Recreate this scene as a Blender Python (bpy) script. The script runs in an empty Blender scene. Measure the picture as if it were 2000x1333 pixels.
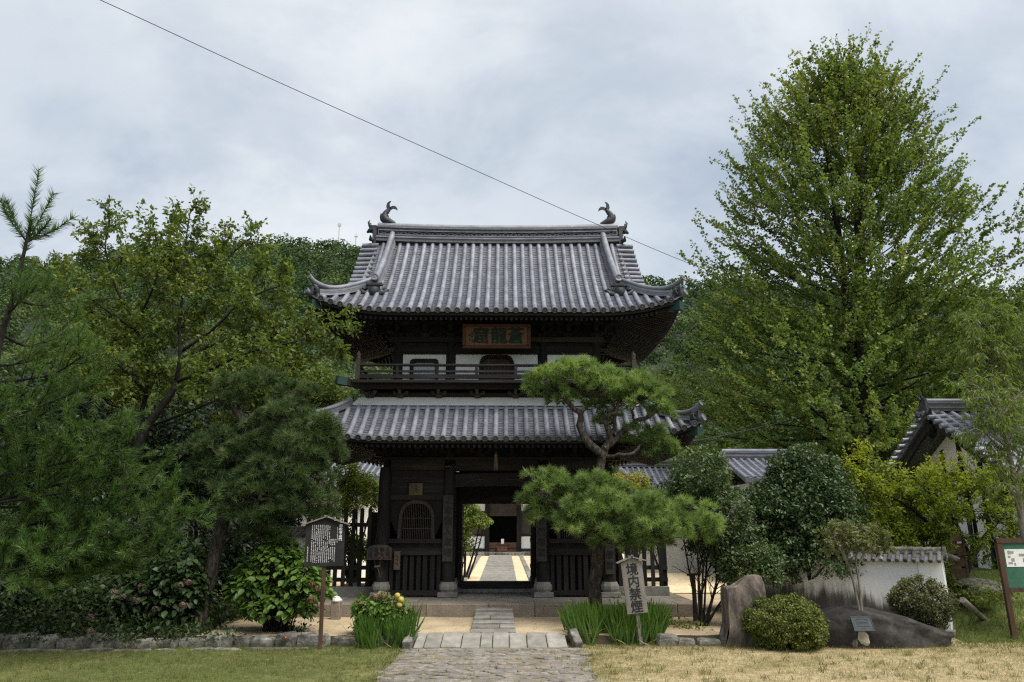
import bpy, math, random
import numpy as np
from mathutils import Vector, Matrix

# ------------------------------------------------------------------ camera, sky, sun, exposure
SC = bpy.context.scene
COL = SC.collection
F_PX, PITCH, YAW, EYE = 1450.0, math.radians(14.2), math.radians(0.61), 1.9
cam_data = bpy.data.cameras.new('camera')
cam_data.sensor_width = 36.0
cam_data.lens = F_PX / 2000.0 * 36.0
cam_data.clip_end = 5000.0
cam = bpy.data.objects.new('camera', cam_data)
COL.objects.link(cam)
cam.location = (0, 0, EYE)
cam.rotation_euler = (math.radians(90) + PITCH, 0, -YAW)
SC.camera = cam

SUN_EL, SUN_AZ = math.radians(60), math.radians(125)     # azimuth clockwise from +Y: to the right, a little behind the camera
world = bpy.data.worlds.new('World')
SC.world = world
world.use_nodes = True
wn, wl = world.node_tree.nodes, world.node_tree.links
wn.clear()
w_out = wn.new('ShaderNodeOutputWorld')
w_bg = wn.new('ShaderNodeBackground')
w_bg.inputs['Strength'].default_value = 0.1
w_sky = wn.new('ShaderNodeTexSky')
w_sky.sky_type = 'NISHITA'
w_sky.sun_disc = False
w_sky.sun_elevation = SUN_EL
w_sky.sun_rotation = SUN_AZ
w_tc = wn.new('ShaderNodeTexCoord')
w_sep = wn.new('ShaderNodeSeparateXYZ')
wl.new(w_tc.outputs['Generated'], w_sep.inputs[0])
w_z = wn.new('ShaderNodeMath'); w_z.operation = 'ADD'; w_z.inputs[1].default_value = 0.5
w_abs = wn.new('ShaderNodeMath'); w_abs.operation = 'ABSOLUTE'
wl.new(w_sep.outputs['Z'], w_abs.inputs[0]); wl.new(w_abs.outputs[0], w_z.inputs[0])
w_dx = wn.new('ShaderNodeMath'); w_dx.operation = 'DIVIDE'
w_dy = wn.new('ShaderNodeMath'); w_dy.operation = 'DIVIDE'
wl.new(w_sep.outputs['X'], w_dx.inputs[0]); wl.new(w_z.outputs[0], w_dx.inputs[1])
wl.new(w_sep.outputs['Y'], w_dy.inputs[0]); wl.new(w_z.outputs[0], w_dy.inputs[1])
w_cmb = wn.new('ShaderNodeCombineXYZ')
wl.new(w_dx.outputs[0], w_cmb.inputs[0]); wl.new(w_dy.outputs[0], w_cmb.inputs[1])
def w_noise(scale, detail, rough, dist, seed):
    n = wn.new('ShaderNodeTexNoise')
    n.noise_dimensions = '3D'
    n.inputs['Scale'].default_value = scale
    n.inputs['Detail'].default_value = detail
    n.inputs['Roughness'].default_value = rough
    n.inputs['Distortion'].default_value = dist
    m = wn.new('ShaderNodeMapping')
    m.inputs['Location'].default_value = (seed, seed * 0.7, seed * 1.3)
    m.inputs['Scale'].default_value = (0.75, 1.0, 1.0)
    wl.new(w_cmb.outputs[0], m.inputs[0]); wl.new(m.outputs[0], n.inputs['Vector'])
    return n
def w_ramp(node, stops):
    r = wn.new('ShaderNodeValToRGB')
    r.color_ramp.interpolation = 'EASE'
    while len(r.color_ramp.elements) < len(stops):
        r.color_ramp.elements.new(0.5)
    for e, (p, c) in zip(r.color_ramp.elements, stops):
        e.position = p; e.color = (*c, 1)
    wl.new(node.outputs['Fac'], r.inputs[0])
    return r
# broad cloud decks: pale grey-white with slate-blue shaded undersides (values x strength 0.1)
w_n1 = w_noise(1.9, 6, 0.52, 0.2, 5.3)
w_r1 = w_ramp(w_n1, [(0.33, (0.45, 0.53, 0.63)), (0.48, (0.66, 0.72, 0.78)), (0.63, (0.82, 0.86, 0.89))])
w_n2 = w_noise(4.6, 9, 0.60, 0.3, 8.4)
w_r2 = w_ramp(w_n2, [(0.34, (0.84, 0.86, 0.90)), (0.60, (1.04, 1.035, 1.025))])
w_mul = wn.new('ShaderNodeMix'); w_mul.data_type = 'RGBA'; w_mul.blend_type = 'MULTIPLY'
w_mul.inputs['Factor'].default_value = 1.0
wl.new(w_r1.outputs[0], w_mul.inputs['A']); wl.new(w_r2.outputs[0], w_mul.inputs['B'])
w_gain = wn.new('ShaderNodeMix'); w_gain.data_type = 'RGBA'; w_gain.blend_type = 'MULTIPLY'
w_gain.inputs['Factor'].default_value = 1.0
w_gain.inputs['B'].default_value = (4.2, 4.2, 4.2, 1)
wl.new(w_mul.outputs['Result'], w_gain.inputs['A'])
w_mix = wn.new('ShaderNodeMix'); w_mix.data_type = 'RGBA'
w_mix.inputs['Factor'].default_value = 0.93          # thin gaps let a little clear sky through
wl.new(w_sky.outputs[0], w_mix.inputs['A']); wl.new(w_gain.outputs['Result'], w_mix.inputs['B'])
wl.new(w_mix.outputs['Result'], w_bg.inputs['Color'])
wl.new(w_bg.outputs[0], w_out.inputs[0])

sun_data = bpy.data.lights.new('sun', 'SUN')
sun_data.energy = 2.5
sun_data.angle = math.radians(50)
sun_data.color = (1.0, 0.95, 0.86)
sun = bpy.data.objects.new('sun', sun_data)
COL.objects.link(sun)
sd = Vector((math.sin(SUN_AZ) * math.cos(SUN_EL), math.cos(SUN_AZ) * math.cos(SUN_EL), math.sin(SUN_EL)))
sun.rotation_euler = sd.to_track_quat('Z', 'Y').to_euler()
sun.location = (0, -10, 40)

SC.view_settings.view_transform = 'Standard'
SC.view_settings.look = 'None'
SC.view_settings.exposure = 1.3
SC.view_settings.gamma = 1.0
SC.view_settings.use_curve_mapping = False
SC.render.engine = 'CYCLES'
SC.cycles.max_bounces = 6
SC.cycles.diffuse_bounces = 3
SC.cycles.glossy_bounces = 2
SC.cycles.transmission_bounces = 3
SC.cycles.transparent_max_bounces = 4
SC.cycles.use_denoising = False
SC.cycles.filter_width = 1.25

# ------------------------------------------------------------------ helpers
_fw = np.array([math.sin(YAW) * math.cos(PITCH), math.cos(YAW) * math.cos(PITCH), math.sin(PITCH)])
_rt = np.array([math.cos(YAW), -math.sin(YAW), 0.0])
_up = np.cross(_rt, _fw)
def at(px, py, Y):
    """surveyed point: the sight line read off the photograph (2000 px wide) at a distance Y from the viewer"""
    d = (px - 1000) / F_PX * _rt + (666.5 - py) / F_PX * _up + _fw
    p = d * (Y / d[1])
    return np.array([p[0], Y, p[2] + EYE])
def on(px, py, z=0.0):
    """surveyed point where a sight line meets level z"""
    d = (px - 1000) / F_PX * _rt + (666.5 - py) / F_PX * _up + _fw
    t = (z - EYE) / d[2]
    return np.array([d[0] * t, d[1] * t, z])
LAWN = -0.15
R = random.Random(11)
def rng(seed): return np.random.default_rng(seed)
def norm(v):
    v = np.asarray(v, float)
    n = np.linalg.norm(v, axis=-1, keepdims=True)
    return v / np.maximum(n, 1e-9)

def link(o, parent=None):
    COL.objects.link(o)
    if parent is not None: o.parent = parent
    return o
def thing(name, label, cat, loc=(0, 0, 0), rotz=0.0, group=None):
    o = bpy.data.objects.new(name, None)
    o.empty_display_size = 0.2
    o.location = loc; o.rotation_euler = (0, 0, rotz)
    return tag(link(o), label, cat, group)
def tag(o, label=None, cat=None, group=None, kind=None):
    if label: o['label'] = label
    if cat: o['category'] = cat
    if group: o['group'] = group
    if kind: o['kind'] = kind
    return o
def inst(src, parent=None, loc=None, rot=None, scale=None, name=None):
    o = bpy.data.objects.new(name or src.name.split('.')[0], src.data)
    link(o, parent)
    if loc is not None: o.location = loc
    if rot is not None: o.rotation_euler = rot
    if scale is not None: o.scale = scale
    return o

class MB:
    """collects shapes into one mesh"""
    def __init__(self):
        self.v, self.f, self.s = [], [], []
    def add(self, verts, faces, smooth=False):
        b = len(self.v)
        self.v.extend([tuple(map(float, p)) for p in verts])
        for f in faces:
            self.f.append(tuple(b + i for i in f)); self.s.append(smooth)
        return self
    def box(self, c, size, rot=None, taper=1.0):
        hx, hy, hz = size[0] / 2, size[1] / 2, size[2] / 2
        vs = []
        for z in (-hz, hz):
            k = taper if z > 0 else 1.0
            for x, y in ((-hx, -hy), (hx, -hy), (hx, hy), (-hx, hy)):
                vs.append(Vector((x * k, y * k, z)))
        if rot is not None:
            m = rot if isinstance(rot, Matrix) else Matrix.Rotation(rot, 3, 'Z')
            vs = [m @ p for p in vs]
        vs = [p + Vector(c) for p in vs]
        return self.add(vs, [(0, 3, 2, 1), (4, 5, 6, 7), (0, 1, 5, 4), (1, 2, 6, 5), (2, 3, 7, 6), (3, 0, 4, 7)])
    def span(self, x0, x1, y0, y1, z0, z1):
        return self.box(((x0 + x1) / 2, (y0 + y1) / 2, (z0 + z1) / 2), (abs(x1 - x0), abs(y1 - y0), abs(z1 - z0)))
    def beam(self, a, b, w, h, up=(0, 0, 1)):
        a, b = Vector(a), Vector(b)
        d = (b - a); L = d.length; d.normalize()
        s = d.cross(Vector(up))
        if s.length < 1e-6: s = Vector((1, 0, 0))
        s.normalize(); u = s.cross(d)
        vs = [p + s * sx * w / 2 + u * su * h / 2 for p in (a, b) for sx, su in ((-1, -1), (1, -1), (1, 1), (-1, 1))]
        return self.add(vs, [(0, 1, 2, 3), (7, 6, 5, 4), (0, 4, 5, 1), (1, 5, 6, 2), (2, 6, 7, 3), (3, 7, 4, 0)])
    def tube(self, pts, rad, n=8, cap=True, smooth=True, squash=1.0, half=False, up=(0, 0, 1)):
        pts = [Vector(p) for p in pts]
        if not hasattr(rad, '__len__'): rad = [rad] * len(pts)
        rings = []
        t0 = (pts[1] - pts[0]).normalized()
        ref = Vector(up)
        if abs(t0.dot(ref)) > 0.95: ref = Vector((1, 0, 0)) if abs(t0.x) < .9 else Vector((0, 1, 0))
        for i, p in enumerate(pts):
            t = (pts[min(i + 1, len(pts) - 1)] - pts[max(i - 1, 0)]).normalized()
            s = t.cross(ref)
            if s.length < 1e-4: s = t.cross(Vector((0, 1, 0)))
            s.normalize(); u = s.cross(t)
            ref = u
            ring = []
            for k in range(n + (1 if half else 0)):
                a = (math.pi * k / n) if half else (2 * math.pi * k / n)
                ring.append(p + s * math.cos(a) * rad[i] + u * math.sin(a) * rad[i] * squash)
            rings.append(ring)
        vs = [q for r in rings for q in r]
        m = len(rings[0]); fs = []
        for i in range(len(pts) - 1):
            for k in range(m if not half else m - 1):
                k2 = (k + 1) % m
                fs.append((i * m + k, i * m + k2, (i + 1) * m + k2, (i + 1) * m + k))
        self.add(vs, fs, smooth)
        if cap:
            self.add(rings[0], [tuple(range(m))[::-1]])
            self.add(rings[-1], [tuple(range(m))])
        return self
    def lathe(self, profile, c=(0, 0, 0), n=16, smooth=True):
        vs, fs = [], []
        for r, z in profile:
            for k in range(n):
                a = 2 * math.pi * k / n
                vs.append((c[0] + r * math.cos(a), c[1] + r * math.sin(a), c[2] + z))
        for i in range(len(profile) - 1):
            for k in range(n):
                k2 = (k + 1) % n
                fs.append((i * n + k, i * n + k2, (i + 1) * n + k2, (i + 1) * n + k))
        self.add(vs, fs, smooth)
        self.add(vs[:n], [tuple(range(n))[::-1]]); self.add(vs[-n:], [tuple(range(n))])
        return self
    def prism(self, poly, axis, a, b):
        """extrude a 2-D outline (u, w) along an axis ('x','y','z') from a to b"""
        def P(u, w, t): return {'x': (t, u, w), 'y': (u, t, w), 'z': (u, w, t)}[axis]
        n = len(poly)
        vs = [P(u, w, a) for u, w in poly] + [P(u, w, b) for u, w in poly]
        fs = [tuple(range(n))[::-1], tuple(range(n, 2 * n))]
        fs += [(i, (i + 1) % n, n + (i + 1) % n, n + i) for i in range(n)]
        return self.add(vs, fs)
    def disc(self, c, nrm, r, depth=0.02, n=14, rim=0.8):
        c, d = Vector(c), Vector(nrm).normalized()
        s = d.cross(Vector((0, 0, 1)))
        if s.length < 1e-4: s = Vector((1, 0, 0))
        s.normalize(); u = s.cross(d)
        rings = []
        for rr, dd in ((r, -depth), (r, 0), (r * rim, 0), (r * rim, -depth * .35), (r * .42, -depth * .35), (r * .3, -depth * .05)):
            rings.append([c + d * dd + s * math.cos(2 * math.pi * k / n) * rr + u * math.sin(2 * math.pi * k / n) * rr for k in range(n)])
        vs = [q for g in rings for q in g]
        fs = [(i * n + k, i * n + (k + 1) % n, (i + 1) * n + (k + 1) % n, (i + 1) * n + k) for i in range(len(rings) - 1) for k in range(n)]
        self.add(vs, fs); self.add(rings[-1], [tuple(range(n))])
        return self
    def mesh(self, name):
        me = bpy.data.meshes.new(name)
        me.from_pydata(self.v, [], self.f)
        me.polygons.foreach_set('use_smooth', np.array(self.s, dtype=bool))
        me.update()
        return me
    def build(self, name, m, parent=None, loc=None, recalc=True):
        me = self.mesh(name)
        if recalc:
            import bmesh
            bm = bmesh.new(); bm.from_mesh(me)
            bmesh.ops.recalc_face_normals(bm, faces=bm.faces)
            bm.to_mesh(me); bm.free()
        if m is not None: me.materials.append(m)
        o = bpy.data.objects.new(name, me)
        link(o, parent)
        if loc is not None: o.location = loc
        return o
def bevel(o, w, seg=1):
    md = o.modifiers.new('bevel', 'BEVEL'); md.width = w; md.segments = seg; md.limit_method = 'ANGLE'
    md.angle_limit = math.radians(40)
    return o

# ------------------------------------------------------------------ materials
def new_mat(name):
    m = bpy.data.materials.new(name); m.use_nodes = True
    nt = m.node_tree; nt.nodes.clear()
    out = nt.nodes.new('ShaderNodeOutputMaterial')
    b = nt.nodes.new('ShaderNodeBsdfPrincipled')
    nt.links.new(b.outputs[0], out.inputs[0])
    return m, nt, b, out
def nnode(nt, kind, **kw):
    n = nt.nodes.new(kind)
    for k, v in kw.items(): n.inputs[k].default_value = v
    return n
def coords(nt, scale=(1, 1, 1), world_space=False):
    tc = nt.nodes.new('ShaderNodeTexCoord')
    mp = nt.nodes.new('ShaderNodeMapping'); mp.inputs['Scale'].default_value = scale
    if world_space:
        g = nt.nodes.new('ShaderNodeNewGeometry'); nt.links.new(g.outputs['Position'], mp.inputs[0])
    else:
        nt.links.new(tc.outputs['Object'], mp.inputs[0])
    return mp
def noise(nt, mp, scale, detail=5, rough=0.55, dist=0.0):
    n = nnode(nt, 'ShaderNodeTexNoise', Scale=scale, Detail=detail, Roughness=rough, Distortion=dist)
    nt.links.new(mp.outputs[0], n.inputs['Vector'])
    return n
def ramp(nt, fac, stops):
    r = nt.nodes.new('ShaderNodeValToRGB')
    while len(r.color_ramp.elements) < len(stops): r.color_ramp.elements.new(0.5)
    for e, (p, c) in zip(r.color_ramp.elements, stops):
        e.position = p; e.color = (*c, 1)
    nt.links.new(fac, r.inputs[0])
    return r
def mixc(nt, fac, a, b, mode='MIX'):
    n = nt.nodes.new('ShaderNodeMix'); n.data_type = 'RGBA'; n.blend_type = mode
    for s, v in (('Factor', fac), ('A', a), ('B', b)):
        if hasattr(v, 'is_linked'): nt.links.new(v, n.inputs[s])
        elif isinstance(v, (int, float)): n.inputs[s].default_value = v
        else: n.inputs[s].default_value = (*v, 1)
    return n.outputs['Result']
def surf(name, stops, scale=3.0, stretch=(1, 1, 1), rough=0.8, spec=0.3, bump=0.0, bump_scale=None, fine=None,
         vary=0.0, world_space=False, dist=0.3, detail=6, metal=0.0, grain=.26):
    """a weathered surface: broad mottling, fine grain, a value shift from piece to piece"""
    m, nt, b, out = new_mat(name)
    mp = coords(nt, stretch, world_space)
    if vary:
        oi = nt.nodes.new('ShaderNodeObjectInfo')
        add = nt.nodes.new('ShaderNodeVectorMath'); add.operation = 'ADD'
        sc = nt.nodes.new('ShaderNodeVectorMath'); sc.operation = 'SCALE'; sc.inputs['Scale'].default_value = 37.0
        cb = nt.nodes.new('ShaderNodeCombineXYZ')
        for i in range(3): nt.links.new(oi.outputs['Random'], cb.inputs[i])
        nt.links.new(cb.outputs[0], sc.inputs[0]); nt.links.new(mp.outputs[0], add.inputs[0]); nt.links.new(sc.outputs[0], add.inputs[1])
        src = add
    else: src = mp
    n1 = noise(nt, src, scale, detail, 0.6, dist)
    col = ramp(nt, n1.outputs['Fac'], stops).outputs[0]
    n2 = noise(nt, src, fine or scale * 9, 4, 0.65)
    g = ramp(nt, n2.outputs['Fac'], [(0.25, (1 - grain,) * 3), (0.75, (1 + grain,) * 3)]).outputs[0]
    col = mixc(nt, 1.0, col, g, 'MULTIPLY')
    if vary:
        mr = nnode(nt, 'ShaderNodeMapRange'); mr.inputs['To Min'].default_value = 1 - vary; mr.inputs['To Max'].default_value = 1 + vary
        nt.links.new(oi.outputs['Random'], mr.inputs['Value'])
        cc = nt.nodes.new('ShaderNodeCombineColor')
        for i in range(3): nt.links.new(mr.outputs[0], cc.inputs[i])
        col = mixc(nt, 1.0, col, cc.outputs[0], 'MULTIPLY')
    nt.links.new(col, b.inputs['Base Color'])
    b.inputs['Roughness'].default_value = rough
    b.inputs['Specular IOR Level'].default_value = spec
    b.inputs['Metallic'].default_value = metal
    if bump:
        n3 = noise(nt, src, bump_scale or scale * 4, 6, 0.65)
        bp = nnode(nt, 'ShaderNodeBump', Strength=bump, Distance=0.03)
        nt.links.new(n3.outputs['Fac'], bp.inputs['Height']); nt.links.new(bp.outputs[0], b.inputs['Normal'])
    return m
def leafmat(name, c0, c1, c2, trans=0.35, rough=0.5, spec=0.35):
    """foliage: tint from leaf to leaf, light passing through the blade"""
    m, nt, b, out = new_mat(name)
    a = nt.nodes.new('ShaderNodeAttribute'); a.attribute_name = 'tint'
    col = ramp(nt, a.outputs['Fac'], [(0.0, c0), (0.5, c1), (1.0, c2)]).outputs[0]
    nt.links.new(col, b.inputs['Base Color'])
    b.inputs['Roughness'].default_value = rough
    b.inputs['Specular IOR Level'].default_value = spec
    if trans:
        t = nt.nodes.new('ShaderNodeBsdfTranslucent')
        tc = mixc(nt, 1.0, col, (1.15, 1.25, 0.55), 'MULTIPLY')
        nt.links.new(tc, t.inputs['Color'])
        mx = nt.nodes.new('ShaderNodeMixShader'); mx.inputs[0].default_value = trans
        nt.links.new(b.outputs[0], mx.inputs[1]); nt.links.new(t.outputs[0], mx.inputs[2])
        nt.links.new(mx.outputs[0], out.inputs[0])
    return m

M = {}
M['wood'] = surf('dark_wood', [(0.25, (0.007, 0.007, 0.0075)), (0.5, (0.015, 0.014, 0.0135)), (0.68, (0.031, 0.028, 0.025)), (0.85, (0.066, 0.061, 0.056))], 3.0, (1.6, 1.6, .2), .75, .25, .35, 22, fine=34, vary=.25)
M['woodx'] = surf('dark_beam_wood', [(0.25, (0.009, 0.0085, 0.0085)), (0.5, (0.018, 0.016, 0.015)), (0.68, (0.036, 0.031, 0.026)), (0.85, (0.072, 0.064, 0.056))], 3.0, (.18, 1.6, 1.6), .75, .25, .35, 22, fine=34, vary=.25)
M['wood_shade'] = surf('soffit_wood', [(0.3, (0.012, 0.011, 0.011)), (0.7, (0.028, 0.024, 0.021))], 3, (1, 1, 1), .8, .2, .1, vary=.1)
M['wood_gray'] = surf('weathered_grey_wood', [(0.2, (0.10, 0.093, 0.085)), (0.5, (0.17, 0.157, 0.14)), (0.8, (0.27, 0.25, 0.225))], 4, (3, 3, .35), .85, .2, .35, 25, fine=40, vary=.12)
M['wood_brown'] = surf('brown_post_wood', [(0.25, (0.035, 0.020, 0.014)), (0.55, (0.075, 0.042, 0.028)), (0.8, (0.12, 0.075, 0.05))], 5, (2, 2, .3), .7, .25, .25, 25)
M['wood_tag'] = surf('tan_tag_wood', [(0.25, (0.075, 0.055, 0.038)), (0.7, (0.15, 0.115, 0.08))], 5, (2, 2, .4), .8, .2, .2)
M['plank'] = surf('name_plank_wood', [(0.25, (0.034, 0.029, 0.025)), (0.7, (0.075, 0.064, 0.054))], 4, (2, 2, .3), .8, .2, .25)
M['plaque_red'] = surf('plaque_frame_wood', [(0.25, (0.045, 0.017, 0.010)), (0.7, (0.085, 0.033, 0.017))], 4, (.3, 2, 2), .6, .3, .2)
M['plaque_or'] = surf('plaque_panel_wood', [(0.25, (0.085, 0.038, 0.017)), (0.7, (0.165, 0.078, 0.036))], 4, (.25, 2, 2), .6, .3, .2)
M['ink_green'] = surf('green_paint', [(0.3, (0.006, 0.018, 0.017)), (0.7, (0.012, 0.034, 0.030))], 6)
M['ink'] = surf('black_ink', [(0.3, (0.010, 0.010, 0.012)), (0.7, (0.022, 0.022, 0.026))], 20, rough=.6)
M['tile'] = surf('grey_roof_tile', [(0.25, (0.078, 0.085, 0.105)), (0.5, (0.150, 0.160, 0.192)), (0.75, (0.235, 0.245, 0.278))], 2.2, (1, 1, 1), .48, .42, .15, 14, fine=22, vary=.18)
M['tile_end'] = surf('tile_end_clay', [(0.2, (0.065, 0.067, 0.075)), (0.8, (0.14, 0.14, 0.15))], 9, rough=.5, spec=.45, vary=.2)
M['tile_flat'] = surf('grey_flat_tile', [(0.2, (0.045, 0.049, 0.061)), (0.5, (0.090, 0.096, 0.115)), (0.8, (0.19, 0.196, 0.222))], 7, (1, 1, 1), .5, .4, .1, 20, fine=60)
M['tile_dark'] = surf('dark_ornament_tile', [(0.2, (0.010, 0.012, 0.015)), (0.8, (0.042, 0.046, 0.052))], 10, rough=.55, spec=.35, bump=.5, bump_scale=30)
M['tile_band'] = surf('ridge_band_tile', [(0.2, (0.07, 0.072, 0.08)), (0.8, (0.18, 0.175, 0.18))], 8, rough=.5, spec=.4, bump=.3, bump_scale=40)
M['plaster'] = surf('white_plaster', [(0.2, (0.66, 0.67, 0.66)), (0.7, (0.80, 0.80, 0.78))], 1.5, (1, 1, .5), .85, .2, .05, grain=.06)
M['plaster_old'] = surf('grey_old_plaster', [(0.2, (0.26, 0.26, 0.25)), (0.7, (0.44, 0.44, 0.42))], 1.2, (1, 1, .4), .9, .15, .1, grain=.12)
M['pane'] = surf('window_paper', [(0.2, (0.30, 0.36, 0.38)), (0.8, (0.42, 0.48, 0.50))], 3, rough=.35, spec=.4)
M['copper'] = surf('green_copper', [(0.2, (0.010, 0.030, 0.027)), (0.8, (0.022, 0.058, 0.050))], 10, rough=.6)
M['granite'] = surf('pale_granite', [(0.2, (0.125, 0.118, 0.105)), (0.5, (0.20, 0.19, 0.17)), (0.8, (0.30, 0.285, 0.255))], 4, rough=.9, spec=.2, bump=.35, bump_scale=30, fine=70, vary=.2)
M['kerb'] = surf('brown_granite', [(0.2, (0.15, 0.125, 0.10)), (0.5, (0.22, 0.185, 0.145)), (0.8, (0.29, 0.245, 0.195))], 3, rough=.9, spec=.2, bump=.5, bump_scale=25, fine=60, vary=.15)
M['rubble'] = surf('lichened_rubble', [(0.25, (0.040, 0.042, 0.034)), (0.45, (0.095, 0.092, 0.080)), (0.62, (0.18, 0.17, 0.15)), (0.8, (0.36, 0.35, 0.33))], 7, rough=.9, spec=.2, bump=1.0, bump_scale=14, fine=40, vary=.35)
M['paving'] = surf('path_stone', [(0.2, (0.115, 0.105, 0.092)), (0.5, (0.185, 0.17, 0.15)), (0.8, (0.30, 0.275, 0.235))], 9, rough=.95, spec=.1, bump=1.0, bump_scale=22, fine=50, vary=.2)
M['path_soil'] = surf('path_soil', [(0.3, (0.12, 0.10, 0.072)), (0.55, (0.19, 0.16, 0.115)), (0.8, (0.25, 0.215, 0.15))], 3, rough=.95, spec=.1, bump=.5, bump_scale=30, world_space=True)
M['boulder'] = surf('dark_boulder', [(0.25, (0.012, 0.011, 0.010)), (0.5, (0.030, 0.027, 0.025)), (0.66, (0.056, 0.051, 0.046)), (0.80, (0.28, 0.27, 0.25))], 3.0, rough=.9, spec=.2, bump=1.0, bump_scale=9, fine=24)
M['menhir'] = surf('brown_standing_stone', [(0.30, (0.024, 0.020, 0.018)), (0.45, (0.075, 0.062, 0.053)), (0.60, (0.15, 0.125, 0.105)), (0.78, (0.36, 0.33, 0.28))], 3.2, (1.4, 1.4, .6), .85, .25, 1.0, 9, fine=26)
M['pale_stone'] = surf('pale_stone', [(0.2, (0.26, 0.22, 0.16)), (0.8, (0.56, 0.50, 0.39))], 5, rough=.9, bump=.7, bump_scale=15)
M['bronze'] = surf('grey_bronze', [(0.2, (0.035, 0.043, 0.048)), (0.8, (0.065, 0.075, 0.082))], 10, rough=.75, spec=.2)
M['sand'] = surf('sand_ground', [(0.25, (0.25, 0.195, 0.125)), (0.5, (0.37, 0.295, 0.195)), (0.75, (0.46, 0.38, 0.26))], 1.3, rough=.95, spec=.1, bump=.45, bump_scale=25, fine=28, world_space=True)
M['sand_court'] = surf('court_sand', [(0.25, (0.54, 0.43, 0.28)), (0.75, (0.66, 0.54, 0.36))], .6, rough=.95, spec=.1, bump=.2, bump_scale=20, world_space=True)
M['soil'] = surf('dark_soil', [(0.3, (0.05, 0.04, 0.027)), (0.7, (0.10, 0.085, 0.05))], 2, rough=.95, spec=.1, bump=.5, bump_scale=20, world_space=True)
M['bark_pine'] = surf('pine_bark', [(0.3, (0.014, 0.012, 0.010)), (0.5, (0.050, 0.042, 0.034)), (0.75, (0.14, 0.122, 0.10))], 9, (2.2, 2.2, .7), .9, .15, 1.0, 16, fine=34)
M['bark_dark'] = surf('dark_bark', [(0.3, (0.010, 0.009, 0.008)), (0.6, (0.030, 0.026, 0.022)), (0.85, (0.13, 0.12, 0.10))], 8, (2, 2, .7), .9, .15, .9, 16)
M['bark_grey'] = surf('grey_bark', [(0.25, (0.09, 0.08, 0.065)), (0.7, (0.24, 0.22, 0.18))], 7, (2, 2, .6), .9, .15, .6, 14)
M['white_paint'] = surf('white_print', [(0.3, (0.70, 0.70, 0.70)), (0.7, (0.82, 0.82, 0.82))], 5, rough=.6)
M['sign_black'] = surf('charcoal_board', [(0.3, (0.020, 0.018, 0.018)), (0.7, (0.032, 0.029, 0.029))], 3, rough=.85, spec=.15)
M['board_green'] = surf('green_felt', [(0.3, (0.03, 0.10, 0.07)), (0.7, (0.045, 0.135, 0.09))], 4, rough=.9)
M['paper'] = surf('white_paper', [(0.3, (0.62, 0.64, 0.63)), (0.7, (0.76, 0.77, 0.76))], 4, rough=.6)
M['print_grey'] = surf('grey_print', [(0.3, (0.2, 0.2, 0.19)), (0.7, (0.3, 0.3, 0.29))], 9)
M['cable'] = surf('black_cable', [(0.3, (0.012, 0.012, 0.013)), (0.7, (0.022, 0.022, 0.024))], 4, rough=.6)
M['hall_wood'] = surf('hall_brown_wood', [(0.3, (0.085, 0.043, 0.026)), (0.7, (0.17, 0.09, 0.055))], 4, (1, 1, 1), .6)
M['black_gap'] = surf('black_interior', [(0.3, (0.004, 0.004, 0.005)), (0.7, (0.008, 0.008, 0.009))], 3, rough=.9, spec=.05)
M['metal_lamp'] = surf('pale_metal', [(0.3, (0.42, 0.42, 0.40)), (0.7, (0.60, 0.60, 0.57))], 8, rough=.5)
M['rope'] = surf('straw_rope', [(0.3, (0.14, 0.115, 0.075)), (0.7, (0.27, 0.225, 0.15))], 20, rough=.9)
# foliage
M['ginkgo'] = leafmat('ginkgo_leaf', (0.075, 0.122, 0.028), (0.130, 0.182, 0.040), (0.22, 0.235, 0.056), .45)
M['cherry'] = leafmat('cherry_leaf', (0.055, 0.088, 0.018), (0.110, 0.150, 0.028), (0.19, 0.215, 0.045), .45)
M['needle'] = leafmat('pine_needle', (0.080, 0.130, 0.040), (0.155, 0.235, 0.072), (0.28, 0.36, 0.125), .45)
M['needle_dark'] = leafmat('dark_pine_needle', (0.034, 0.060, 0.022), (0.066, 0.104, 0.036), (0.120, 0.165, 0.060), .35)
M['needle_young'] = leafmat('young_pine_needle', (0.040, 0.082, 0.020), (0.078, 0.140, 0.032), (0.145, 0.22, 0.055), .38)
M['camellia'] = leafmat('camellia_leaf', (0.026, 0.050, 0.018), (0.048, 0.084, 0.028), (0.088, 0.125, 0.044), .25, .42, .35)
M['camellia_pale'] = leafmat('tea_leaf', (0.040, 0.070, 0.024), (0.070, 0.108, 0.038), (0.125, 0.16, 0.062), .28, .42, .35)
M['maple'] = leafmat('maple_leaf', (0.085, 0.125, 0.012), (0.160, 0.200, 0.018), (0.30, 0.315, 0.030), .5)
M['peach'] = leafmat('peach_leaf', (0.075, 0.120, 0.022), (0.135, 0.190, 0.034), (0.23, 0.28, 0.058), .45)
M['azalea'] = leafmat('azalea_leaf', (0.055, 0.075, 0.012), (0.105, 0.130, 0.020), (0.19, 0.205, 0.036), .25)
M['azalea_dull'] = leafmat('dull_azalea_leaf', (0.045, 0.050, 0.022), (0.080, 0.088, 0.032), (0.15, 0.165, 0.055), .25)
M['hydrangea'] = leafmat('hydrangea_leaf', (0.055, 0.110, 0.020), (0.095, 0.170, 0.030), (0.17, 0.25, 0.050), .35, .45, .4)
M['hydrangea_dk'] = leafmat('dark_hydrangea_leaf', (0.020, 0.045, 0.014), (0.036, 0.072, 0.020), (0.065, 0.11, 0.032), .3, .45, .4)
M['flower_dry'] = leafmat('dry_flower', (0.11, 0.060, 0.040), (0.22, 0.125, 0.085), (0.36, 0.22, 0.155), .2, .8, .1)
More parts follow.
